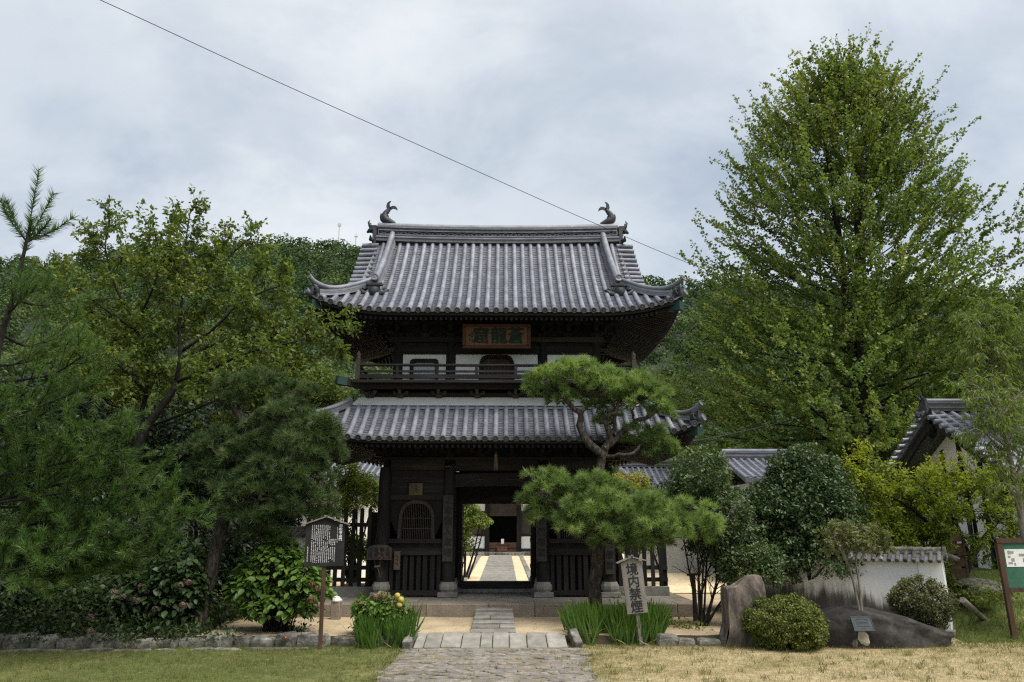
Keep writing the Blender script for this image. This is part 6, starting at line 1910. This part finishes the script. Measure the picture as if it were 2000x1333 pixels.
for i in range(NS):
    z = g.uniform(2.2, ztop - .4) if g.random() < .8 else g.uniform(2.2, 12)
    a = g.uniform(0, 2 * math.pi); d = np.array([math.cos(a), math.sin(a)])
    half = np.interp(z, _hz, _hl if d[0] < 0 else _hr) * (.66 + .34 * abs(d[0]))
    half *= 1 + .13 * math.sin(5 * a + z * .8) + .10 * math.sin(9 * a - z * 1.7)
    rr = g.random() ** .45
    # layered voids between the branch tiers
    if math.sin(z * 1.9 + 2.1 * a + .6 * math.sin(3 * a)) + .5 * math.sin(z * 4.3 - 3 * a) < -.55 and rr < .96: continue
    p0 = np.array([Bg[0] + (axis(z) - Bg[0]) * .6 + d[0] * half * rr * .93, Bg[1] + d[1] * half * rr * .8, z])
    up_ = .05 + .95 * min(1, max(0, (z - 5) / 16))
    dr = norm(np.array([d[0] * .9, d[1] * .9, up_]) + g.normal(size=3) * .28)
    L = g.uniform(.9, 1.8) * (1.35 if rr > .85 else .95)
    pts = [p0]
    for k in range(4):
        dr = norm(dr + np.array([0, 0, .07]) + g.normal(size=3) * .05); pts.append(pts[-1] + dr * L / 4)
    p = np.array(pts)
    mb.tube(p, [.014, .012, .010, .008, .005], 3, cap=False); tw.append(p)
per = 54
P, D = along(g, tw, per, .0, .05)
A = norm(D * .35 + norm(g.normal(size=D.shape)) + np.array([0, 0, .1]))
S = .135 * g.uniform(.65, 1.2, len(P))
T = np.clip(np.repeat(np.clip(g.normal(.42, .18, len(tw)), 0, 1), per) + g.normal(0, .14, len(P)) + np.clip((P[:, 2] - 14) / 40, 0, .22), 0, 1)
part_at(mb.build('trunk', M['bark_dark'], None, recalc=False), gk)
part_at(leaves('crown', P, A, S, 'fan', M['ginkgo'], None, .35, 72, T), gk)

# dense bushes: twiggy stems inside a lumpy shell of leaf clumps
def bush(name, label, base, blobs, per_m2, per, csize, lsize, m_leaf, seed, cat='shrub', stems=5, stem_r=.03, m_bark='bark_grey', tpl='oval', lo=-.7, tone=None, up=.35, inner=.62, stem_to=.6, smooth=False, parts=None, lumps=.13):
    g = rng(seed); root = tree(name, label, base, cat); mb = MB()
    C, Rr, Vv = [], [], []
    for c, rad in blobs:
        c, rad = np.array(c), np.array(rad)
        area = 4 * math.pi * (((rad[0] * rad[1]) ** 1.6 + (rad[0] * rad[2]) ** 1.6 + (rad[1] * rad[2]) ** 1.6) / 3) ** (1 / 1.6)
        p, v = shell_points(g, c, rad, int(area * per_m2), lo, inner, lumps); C.append(p); Vv.append(v)
    C = np.vstack(C); Vv = np.vstack(Vv)
    C = C[C[:, 2] > base[2] + .05]
    P, A, S, Nn = clump_leaves(g, C, np.full(len(C), csize), per, lsize, .8)
    bz = base[2]
    for i in range(stems):
        c, rad = blobs[i % len(blobs)]; c = np.array(c)
        e = c + g.normal(size=3) * np.array(rad) * .3
        b0 = np.array(base) + np.array([g.normal() * .06, g.normal() * .06, -.03])
        p = spline([b0, b0 * .6 + e * .4 + np.array([g.normal() * .1, g.normal() * .1, .1]), e], 8)
        mb.tube(p, list(np.linspace(stem_r, stem_r * .35, 8)), 6, cap=False)
        for s in sprout(g, p, 7, np.mean(rad) * 1.0, 45, .2, .35, 1.0, 5, .1, .12, .3): mb.tube(s, list(np.linspace(stem_r * .4, .004, 5)), 4, cap=False)
    T = np.clip(np.repeat(np.clip(g.normal(.42, .17, len(C)), 0, 1), per) + g.normal(0, .14, len(P)), 0, 1)
    if tone is not None: T = np.clip(T + tone(P), 0, 1)
    part_at(mb.build('stem', M[m_bark], None, recalc=False), root)
    part_at(leaves('foliage', P, A, S, tpl, M[m_leaf], None, up, seed, T, smooth, Nn), root)
    return root
def blob(px, py, rx, ry, Y, ryd=None):
    k = Y / F_PX * .99
    return (at(px, py, Y), (rx * k, (ryd or rx * .85) * k, ry * k))
b_ = on(1372, 1222, 0); Yt = float(b_[1])
bush('tea_bush', 'multi-stemmed tea bush with glossy pale-edged leaves right of pine', b_,
     [blob(1372, 935, 62, 62, Yt), blob(1350, 985, 50, 60, Yt + .2), blob(1410, 1000, 62, 60, Yt), blob(1440, 1075, 52, 50, Yt - .1), blob(1465, 1110, 60, 40, Yt - .2), blob(1390, 1060, 50, 40, Yt + .3), blob(1500, 1100, 36, 32, Yt)],
     30, 30, .11, (.05, .095), 'camellia_pale', 81, 'shrub', 11, .026, 'bark_dark', stem_to=.8)
b_ = np.array([at(1575, 1120, 17.3)[0], 17.3, 0])
bush('camellia_tree', 'big rounded dark glossy camellia behind the standing stone', b_,
     [blob(1568, 985, 95, 95, 17.3), blob(1530, 1010, 75, 80, 17.1), blob(1610, 1020, 85, 90, 17.0), blob(1570, 1080, 110, 60, 17.0), blob(1650, 1085, 62, 60, 17.0), blob(1560, 920, 62, 46, 17.4), blob(1610, 945, 55, 50, 17.4), blob(1505, 1090, 60, 60, 17.2)],
     26, 30, .13, (.06, .105), 'camellia', 82, 'camellia', 6, .07, 'bark_dark')
# clipped azaleas
b_ = on(1550, 1272, LAWN)
bush('clipped_bush', 'round clipped yellow-green azalea in front of the standing stone', (b_[0], b_[1] + .1, LAWN),
     [((b_[0], b_[1] + .30, LAWN + .40), (.70, .58, .50)), ((b_[0] + .05, b_[1] + .28, LAWN + .25), (.64, .56, .32))], 150, 30, .065, (.03, .052), 'azalea', 83, 'bush', 6, .02, 'bark_dark', lo=-.95, inner=.86, lumps=.05)
b_ = on(1800, 1250, LAWN)
c_ = at(1798, 1176, 15.05)
bush('clipped_bush', 'round clipped dull-green azalea behind the right end of boulder', (c_[0], 15.05, LAWN),
     [((c_[0], 15.05, c_[2] + .02), (.60, .46, .42)), ((c_[0], 15.05, c_[2] - .28), (.46, .4, .34))], 150, 28, .065, (.03, .055), 'azalea_dull', 84, 'bush', 6, .02, 'bark_dark', lo=-.95, inner=.82, lumps=.09,
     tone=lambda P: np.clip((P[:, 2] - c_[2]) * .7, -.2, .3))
# heavenly bamboo behind the boulder: bare canes, flat tops
Yn = 14.2
b_ = np.array([at(1685, 1195, Yn)[0], Yn, LAWN])
limbs = [(px_path([(1680, 1200, Yn), (1665, 1130, Yn), (1650, 1085, Yn), (1638, 1052, Yn)], 8), .025, .012, .7), (px_path([(1684, 1200, Yn), (1678, 1140, Yn), (1672, 1090, Yn), (1688, 1050, Yn)], 8), .025, .012, .7),
         (px_path([(1660, 1110, Yn), (1640, 1072, Yn - .1), (1626, 1045, Yn - .1)], 6), .016, .01, .6), (px_path([(1676, 1105, Yn), (1692, 1070, Yn + .1), (1708, 1042, Yn + .1)], 6), .016, .01, .6), (px_path([(1655, 1095, Yn), (1660, 1066, Yn + .1), (1664, 1040, Yn + .1)], 6), .016, .01, .6)]
broadleaf('nandina_shrub', 'slender nandina with bare pale canes and flat top behind boulder', b_, limbs, 'nandina', 'bark_grey', 85, (34, .42, 62, .0, .05), (20, .17, 50, .0, -.1), (16, .06, .02), 'shrub')
# bright maple in layered sprays
Ym = 17.8
b_ = np.array([at(1880, 1170, Ym)[0], Ym, .55])
mp_ = lambda pts, n=10: px_path([(a, b, Ym + c) for a, b, c in pts], n)
limbs = [(np.vstack([[b_], mp_([(1884, 1120, 0), (1900, 1085, 0), (1915, 1060, 0)], 6)]), .10, .07, 1), (mp_([(1886, 1110, 0), (1850, 1060, -.3), (1800, 1010, -.5), (1740, 970, -.6), (1660, 945, -.6)], 12), .06, .012, .3),
         (mp_([(1895, 1090, 0), (1860, 1010, .2), (1815, 965, .2), (1780, 930, .2)], 12), .05, .012, .3), (mp_([(1910, 1065, 0), (1900, 1000, -.2), (1890, 955, -.3), (1900, 920, -.3)], 12), .05, .012, .3),
         (mp_([(1915, 1060, 0), (1950, 1010, 0), (1965, 970, 0), (1975, 945, 0)], 10), .05, .012, .3), (mp_([(1870, 1085, 0), (1800, 1070, -.5), (1740, 1050, -.7), (1690, 1020, -.7)], 10), .045, .01, .3),
         (mp_([(1840, 1050, 0), (1760, 1000, .5), (1700, 920, .6), (1650, 915, .6)], 10), .04, .01, .3), (mp_([(1900, 1080, 0), (1850, 1090, -.9), (1800, 1090, -1.0), (1750, 1085, -1.0)], 10), .04, .01, .35), (mp_([(1905, 1020, 0), (1840, 975, -.8), (1800, 945, -.8)], 10), .04, .01, .3), (mp_([(1890, 1100, 0), (1830, 1105, -.6), (1770, 1115, -.6), (1720, 1110, -.6)], 10), .035, .01, .3),
         (mp_([(1905, 1070, 0), (1930, 1045, -.8), (1950, 1020, -.9), (1965, 1000, -.9)], 10), .035, .01, .25), (mp_([(1900, 1060, 0), (1870, 1040, -1.0), (1850, 1030, -1.1), (1820, 1040, -1.1)], 10), .035, .01, .3), (mp_([(1870, 1020, 0), (1850, 950, .4), (1855, 925, .4)], 10), .035, .01, .3)]
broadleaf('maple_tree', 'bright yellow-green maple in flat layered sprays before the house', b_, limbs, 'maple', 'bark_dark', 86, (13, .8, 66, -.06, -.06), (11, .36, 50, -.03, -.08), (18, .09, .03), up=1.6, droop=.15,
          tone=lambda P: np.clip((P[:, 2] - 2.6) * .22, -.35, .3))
# two slender willowy trees at the right edge
for (Yp, pts, lab, sd) in ((15.2, [(2010, 1140), (1995, 1010), (1972, 890), (1950, 800), (1935, 740)], 'slender tree with drooping narrow leaves, nearer of two at right edge', 87), (19.5, [(2000, 1010), (1985, 850), (1960, 740), (1945, 660), (1950, 615)], 'slender tree with drooping narrow leaves, farther and taller at right edge', 88)):
    pp_ = px_path([(a, b, Yp) for a, b in pts], 14)
    base = pp_[0].copy(); base[2] = .3
    g = rng(sd)
    limbs = [(np.vstack([[base], pp_]), .085, .015, .40)]
    k = Yp / 15.2
    for (f, dx, dz) in ((4, -.5, 1.0), (5, .5, 1.1), (6, -.55, .9), (7, .6, .8), (8, -.45, .8), (9, .5, .6), (10, -.35, .6), (5, .9, .7), (6, .3, 1.2), (3, -.35, .7), (7, -.8, .35), (4, .7, .8)):
        s0 = pp_[f]; e = s0 + np.array([dx * k, g.normal() * .35, dz * k])
        limbs.append((spline([s0, s0 * .5 + e * .5 + np.array([0, 0, .05]), e], 8), .03, .008, .25))
    broadleaf('peach_tree', lab, base, limbs, 'peach', 'bark_grey', sd, (8, .6 * k, 50, .2, -.3), (8, .32 * k, 45, -.1, -.6), (12, .13 * k, .035), tpl='long', droop=.9)
# dark evergreens that close the left side
EV = [(40, 900, 130, 190, 17.5, 'broad dark evergreen tree at the far left behind the young pine'), (160, 960, 120, 170, 18.8, 'dark evergreen tree behind the cherry trunk'), (330, 930, 110, 150, 19.6, 'dark evergreen tree between cherry and left garden pine'),
      (480, 880, 110, 140, 21.5, 'dark evergreen tree behind the left garden pine'), (590, 800, 90, 100, 24.5, 'evergreen tree rising behind the gate fence at left'), (250, 1090, 120, 90, 17.0, 'low dark evergreen shrub mass under the cherry'), (470, 1090, 70, 70, 18.6, 'dark evergreen shrub behind the left pine trunk'), (90, 1110, 120, 90, 16.4, 'low dark evergreen shrub mass at the far left'), (1445, 1085, 70, 60, 18.8, 'dark evergreen shrub between tea bush and camellia'), (170, 740, 120, 110, 24.0, 'mid-green tree rising behind the cherry at left'), (420, 770, 110, 100, 24.5, 'mid-green tree filling the gap between cherry and gate')]
for i, (px, py, rx, ry, Y, lab) in enumerate(EV):
    b_ = at(px, py, Y); b_[2] = 0
    k = Y / F_PX
    g = rng(90 + i)
    bl = [(at(px, py, Y), (rx * k, rx * k * .8, ry * k))]
    for j in range(6):
        bl.append((at(px + g.normal() * rx * .5, py + g.normal() * ry * .5, Y + g.normal() * .5), (rx * k * .5, rx * k * .5, ry * k * .4)))
    sh_ = 'shrub' in lab
    bush('evergreen_shrub' if sh_ else 'evergreen_tree', lab, b_, bl, 10, 34, .25, (.09, .16), 'evergreen' if i not in (4, 9, 10) else 'cherry', 100 + i, 'shrub' if sh_ else 'tree', 3, .09, 'bark_dark')
# trees behind the fences and in the court
for (px, py, rx, ry, Y, m_, lab, sd) in ((700, 965, 48, 45, 25.0, 'bright_tree', 'bright green tree behind the left paling fence', 121), (1225, 965, 40, 42, 25.5, 'yellow_tree', 'yellow-green shrub behind fence right of the gate', 122), (1290, 985, 50, 40, 26.5, 'undergrowth', 'grey-green pine shrub behind the right fence', 123),
                                 (915, 1022, 34, 40, 29.0, 'bright_tree', 'green tree in the court seen through the left of doorway', 124), (690, 1075, 46, 28, 24.5, 'bright_tree', 'low bright hedge seen between left fence palings', 125), (1235, 1060, 44, 24, 28.0, 'bright_tree', 'low bright hedge seen between right fence palings', 126)):
    b_ = at(px, py, Y); b_[2] = 0
    k = Y / F_PX; g = rng(sd)
    bl = [(at(px, py, Y), (rx * k, rx * k * .8, ry * k))] + [(at(px + g.normal() * rx * .55, py + g.normal() * ry * .5, Y + g.normal() * .2), (rx * k * .45,) * 3) for _ in range(6)]
    if sd == 124: bl = [(at(892, 1030, Y), (.65, .6, .95)), (at(912, 1000, Y), (.5, .45, .5)), (at(928, 1020, Y), (.42, .4, .35)), (at(946, 1018, Y), (.28, .2, .14)), (at(906, 1060, Y), (.35, .4, .4)), (at(890, 985, Y), (.6, .5, .5))]
    kd = 'hedge' if 'hedge' in lab else 'shrub' if 'shrub' in lab else 'tree'
    bush({'hedge': 'low_hedge', 'shrub': 'courtyard_shrub', 'tree': 'courtyard_tree'}[kd], lab, b_, bl, 16, 26, .16, (.07, .12), m_, sd, kd, 4, .05, 'bark_dark')

# ------------------------------------------------------------------ hydrangeas, iris, undergrowth, grass
def hydrangea(label, base, blobs, m_leaf, seed, heads, m_head, n_leaf, lsize=.14):
    g = rng(seed); root = tree('hydrangea', label, base, 'hydrangea'); mb = MB()
    P, A, S, Nn = [], [], [], []
    for c, rad in blobs:
        c, rad = np.array(c), np.array(rad)
        p, v = shell_points(g, c, rad, int(n_leaf / len(blobs)), -.55, .7, .1)
        ok = p[:, 2] > base[2] + .06; p, v = p[ok], v[ok]
        P.append(p); Nn.append(v + np.array([0, 0, .5])); A.append(norm(v * np.array([1, 1, .2]) + g.normal(size=v.shape) * .45 + np.array([0, 0, -.45]))); S.append(g.uniform(.6, 1.15, len(p)) * lsize)
        for q in p[::9]:
            b0 = np.array(base) + np.append(g.normal(size=2) * .1, 0)
            mb.tube(spline([b0, b0 * .5 + q * .5 + np.array([0, 0, .08]), q], 6), list(np.linspace(.014, .005, 6)), 5, cap=False)
    for (hx, hy, hY, r_) in heads:
        q = at(hx, hy, hY)
        b0 = np.array(base) + np.append(g.normal(size=2) * .08, 0)
        mb.tube(spline([b0, b0 * .4 + q * .6 + np.array([0, 0, .05]), q], 7), list(np.linspace(.013, .006, 7)), 5, cap=False)
        v = norm(g.normal(size=(110, 3)))
        fp = q + v * r_ * g.uniform(.8, 1.0, 110)[:, None] * np.array([1, 1, .8])
        part_at(leaves('flower_head', fp, np.cross(v, g.normal(size=v.shape)), g.uniform(.022, .042, 110) * r_ / .085, 'card', M[m_head], None, 0, seed, np.clip(g.normal(.45, .25, 110), 0, 1), nrm=v * 2), root)
    part_at(mb.build('stem', M['bark_dark'], None, recalc=False), root)
    P, A, S, Nn = np.vstack(P), np.vstack(A), np.concatenate(S), np.vstack(Nn)
    part_at(leaves('foliage', P, A, S, 'big', M[m_leaf], None, .5, seed, None, True, Nn), root)
b_ = on(540, 1232, 0); Yh = float(b_[1])
hydrangea('large leafy hydrangea with brown flower heads behind the information board', b_, [blob(545, 1130, 70, 75, Yh), blob(500, 1150, 52, 55, Yh), blob(592, 1150, 45, 58, Yh - .2), blob(545, 1185, 70, 38, Yh - .1), blob(540, 1085, 40, 35, Yh)], 'hydrangea', 131,
    [(606, 1140, Yh - .5, .085), (622, 1150, Yh - .5, .075), (608, 1172, Yh - .6, .085), (558, 1246, 14.2, .07), (492, 1180, Yh - .5, .06)], 'flower_dry', 2300, .165)
b_ = on(340, 1225, 0); Yd = float(b_[1]) - .6
b_[1] = Yd
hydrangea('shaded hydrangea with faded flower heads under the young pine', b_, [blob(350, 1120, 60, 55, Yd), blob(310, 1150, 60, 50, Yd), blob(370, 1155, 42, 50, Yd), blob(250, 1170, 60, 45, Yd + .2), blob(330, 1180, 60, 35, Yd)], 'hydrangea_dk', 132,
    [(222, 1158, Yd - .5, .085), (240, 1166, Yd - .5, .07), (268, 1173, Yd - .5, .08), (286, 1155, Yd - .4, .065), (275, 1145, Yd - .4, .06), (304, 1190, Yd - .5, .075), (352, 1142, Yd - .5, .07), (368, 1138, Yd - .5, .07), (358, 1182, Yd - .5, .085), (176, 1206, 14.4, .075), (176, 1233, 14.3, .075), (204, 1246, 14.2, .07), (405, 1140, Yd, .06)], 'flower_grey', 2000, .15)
b_ = on(742, 1232, 0); Yi = float(b_[1]) - .5; b_[1] = Yi
hydrangea('small pale hydrangea with brown heads and yellow fruit beside the path', b_, [blob(738, 1200, 40, 34, Yi), blob(765, 1195, 34, 32, Yi), blob(715, 1190, 26, 24, Yi), blob(740, 1225, 46, 22, Yi)], 'hydrangea', 133,
    [(733, 1166, Yi - .1, .075), (748, 1164, Yi - .1, .08), (762, 1170, Yi - .1, .05), (706, 1180, Yi - .2, .06), (702, 1190, Yi - .2, .05)], 'flower_dry', 1000, .12)
hyd = bpy.data.objects[[o.name for o in bpy.data.objects if o.name.startswith('hydrangea') and o.parent is None][-1]]
for (px, py, r_) in ((776, 1164, .055), (783, 1172, .06), (780, 1182, .055)):
    o = rock('fruit', tuple(at(px, py, Yi - .25)), (r_,) * 3, M['quince'], px, None, 3, .06, 1.5); part_at(o, hyd)
def iris(label, x0, x1, y0, y1, n, h, seed):
    g = rng(seed); cx, cy = (x0 + x1) / 2, (y0 + y1) / 2
    root = tree('iris_clump', label, (cx, cy, LAWN), 'iris')
    fans = max(14, n // 18)
    fx_ = g.uniform(x0, x1, fans); fy_ = g.uniform(y0, y1, fans)
    k = g.integers(0, fans, n)
    p = np.stack([fx_[k] + g.normal(size=n) * .045, fy_[k] + g.normal(size=n) * .035, np.where(fy_[k] < TERR - .05, LAWN, 0.0) - .02], 1)
    lean = np.stack([g.normal(size=n) * .16 + (p[:, 0] - cx) * .22 / max(.4, (x1 - x0) / 2), g.normal(size=n) * .14 - .05, np.ones(n)], 1)
    hs = h * g.uniform(.55, 1.1, n)
    o = leaves('blade', p, lean, hs, 'blade', M['iris'], None, 0, seed, np.clip(g.normal(.42, .2, n), 0, 1), nrm=np.tile([0, -1., 0], (n, 1)) * .8)
    o.name = 'blade_cluster'; o['kind'] = 'stuff'
    part_at(o, root)
    q = p[g.integers(0, n, 60)]
    dry = leaves('dry_blade', q, norm(g.normal(size=(60, 3)) * np.array([1, .6, .3]) + np.array([0, -.2, .45])), g.uniform(.2, .42, 60), 'blade', M['grass'], None, 0, seed + 1, np.clip(g.normal(.85, .1, 60), 0, 1))
    dry['kind'] = 'stuff'; part_at(dry, root)
iris('tufted iris clump left of the path below pale hydrangea', -2.62, -1.72, 14.1, 14.85, 420, .62, 141)
iris('wide iris clump around the leaning wooden board', 1.25, 2.98, 14.42, 15.3, 1400, .60, 142)
# fern-like weeds at the foot of the pine and undergrowth along the left border
g = rng(151)
n = 15000
x = g.uniform(-11.5, -5.6, n); y = g.uniform(14.45, 17.6, n)
hmax = 1.0 * np.clip((-x - 5.0) / 3.0, .10, 1.0) * np.clip((y - 14.2) / 1.0, .3, 1)
p = np.stack([x, y, g.random(n) * hmax + .02], 1)
o = leaves('undergrowth', p, norm(g.normal(size=(n, 3)) + np.array([0, -.3, .2])), g.uniform(.06, .15, n), 'oval', M['undergrowth'], None, .5, 152)
tag(o, 'dark leafy undergrowth behind the low wall at left', None, None, 'stuff')
def tuft_patch(label, pts, n, h, seed, mat='undergrowth'):
    g = rng(seed); pts = np.array(pts)
    p = pts[g.integers(0, len(pts), n)] + g.normal(size=(n, 3)) * np.array([.16, .10, .05]); p[:, 2] = np.abs(p[:, 2] - pts[0][2]) * h * 8 + pts[0][2]
    o = leaves('low_weed', p, norm(g.normal(size=(n, 3)) + np.array([0, 0, .2])), g.uniform(.04, .10, n), 'oval', M[mat], None, .4, seed)
    tag(o, label, None, None, 'stuff')
tuft_patch('small weeds growing on the low wall at left', [on(400, 1248, -.02), on(440, 1250, -.02), on(580, 1236, -.02), on(250, 1256, -.02), on(225, 1250, -.02), on(140, 1250, -.02), on(60, 1255, -.02), on(180, 1252, -.02), on(330, 1250, -.02), on(20, 1250, -.02), on(100, 1245, -.02)], 1100, .25, 153)
tuft_patch('leafy weeds behind the iris at the pine foot', [on(1225, 1190, .05), on(1240, 1200, .05), on(1265, 1205, .05), on(1200, 1195, .05)], 320, .5, 154, 'hydrangea')
tuft_patch('fern sprigs and litter at the tea bush foot', [on(1300, 1222, .0), on(1330, 1226, .0), on(1290, 1214, .0), on(1360, 1230, .0)], 260, .18, 155, 'azalea')
tuft_patch('white-flecked weeds on the bank beside notice board', [at(1925, 1180, 15.6), at(1940, 1190, 15.4), at(1960, 1200, 15.2), at(1950, 1170, 15.8), at(1905, 1160, 16.0)], 500, .2, 156, 'bright_tree')
# turf: short blades over the lawn in view, longer along its edges
g = rng(161)
n = 120000
x = g.uniform(-9.8, 10.2, n); y = 10.6 + (TERR - 10.75) * g.random(n) ** .9
keep = ~((x > -1.66 + .08 * np.sin(y * 9)) & (x < 1.18 + .08 * np.sin(y * 7))) | (g.random(n) < .05)
x, y = x[keep], y[keep]; n = len(x)
patch = np.sin(x * 1.3 + 1) * np.cos(y * 1.9) + .6 * np.sin(x * 3.1 - y * 2.3) + .4 * np.sin(x * 7.3 + y * 5.1)
dry = np.clip((x + 3.2) / 6.2, 0, 1) * .75 + .12 + patch * .13
edge = np.exp(-((y - (TERR - .35)) / .28) ** 2) * .45 + np.exp(-((x + 1.75) / .25) ** 2) * .35 + np.exp(-((x - 1.3) / .25) ** 2) * .25
tint = np.clip(dry - edge + g.normal(0, .12, n), 0, 1)
p = np.stack([x, y, np.full(n, LAWN - .004)], 1)
ax = np.stack([g.normal(size=n) * .55, g.normal(size=n) * .55, np.ones(n)], 1)
o = leaves('grass', p, ax, g.uniform(.022, .07, n) * (1 + 1.0 * np.clip(edge, 0, 1)), 'needle', M['grass'], None, 0, 162, tint)
V_ = None
tag(o, 'short patchy lawn grass, green at left and dry at right', None, None, 'stuff')
g = rng(165); n = 16000
x = g.uniform(8.3, 13.5, n); y = g.uniform(14.4, 18.2, n)
z = -.16 + 1.05 * np.clip((y - 14.9) / 3.2, 0, 1) ** 1.2 * np.clip((x - 8.3) / 1.2, 0, 1)
o = leaves('bank_grass', np.stack([x, y, z], 1), np.stack([g.normal(size=n) * .5, g.normal(size=n) * .5, np.ones(n)], 1), g.uniform(.06, .16, n), 'needle', M['grass'], None, 0, 166, np.clip(g.normal(.16, .12, n), 0, 1))
tag(o, 'longer green grass on the bank at right', None, None, 'stuff')
# fallen leaves and chips on the sand and lawn
g = rng(171); n = 900
x = g.uniform(-9, 6, n); y = g.uniform(11.2, 17.2, n)
z = np.where(y < TERR - .1, LAWN + .03, .012)
o = leaves('leaf_litter', np.stack([x, y, z], 1), np.stack([g.normal(size=n), g.normal(size=n), g.normal(size=n) * .1], 1), g.uniform(.02, .055, n), 'oval', M['flower_dry'], None, 2, 172)
tag(o, 'scattered dry leaves on the sand and lawn', None, None, 'stuff')

print('TRIS', sum(len(o.data.polygons) if o.type == 'MESH' and 'tint' in o.data.attributes else (sum(len(p.vertices) - 2 for p in o.data.polygons) if o.type == 'MESH' else 0) for o in bpy.data.objects))


# coarse tufts and weeds breaking the lawn
g = rng(181); nt_ = 520
tx = g.uniform(-9.5, 9.8, nt_); ty = g.uniform(10.9, TERR - .35, nt_)
ok = (tx < -1.7) | (tx > 1.2); ok |= g.random(nt_) < .12
tx, ty = tx[ok], ty[ok]; nb_ = 16
x = np.repeat(tx, nb_) + g.normal(size=len(tx) * nb_) * .035; y = np.repeat(ty, nb_) + g.normal(size=len(tx) * nb_) * .03
n = len(x); tt = np.repeat(np.clip(g.normal(.22, .22, len(tx)), 0, 1), nb_)
o = leaves('lawn_weed', np.stack([x, y, np.full(n, LAWN - .002)], 1), np.stack([g.normal(size=n) * .6, g.normal(size=n) * .6, np.ones(n)], 1), g.uniform(.04, .11, n), 'blade', M['grass'], None, 0, 182, np.clip(tt + g.normal(0, .1, n), 0, 1))
tag(o, 'coarse tufts and weeds scattered over the lawn', None, None, 'stuff')
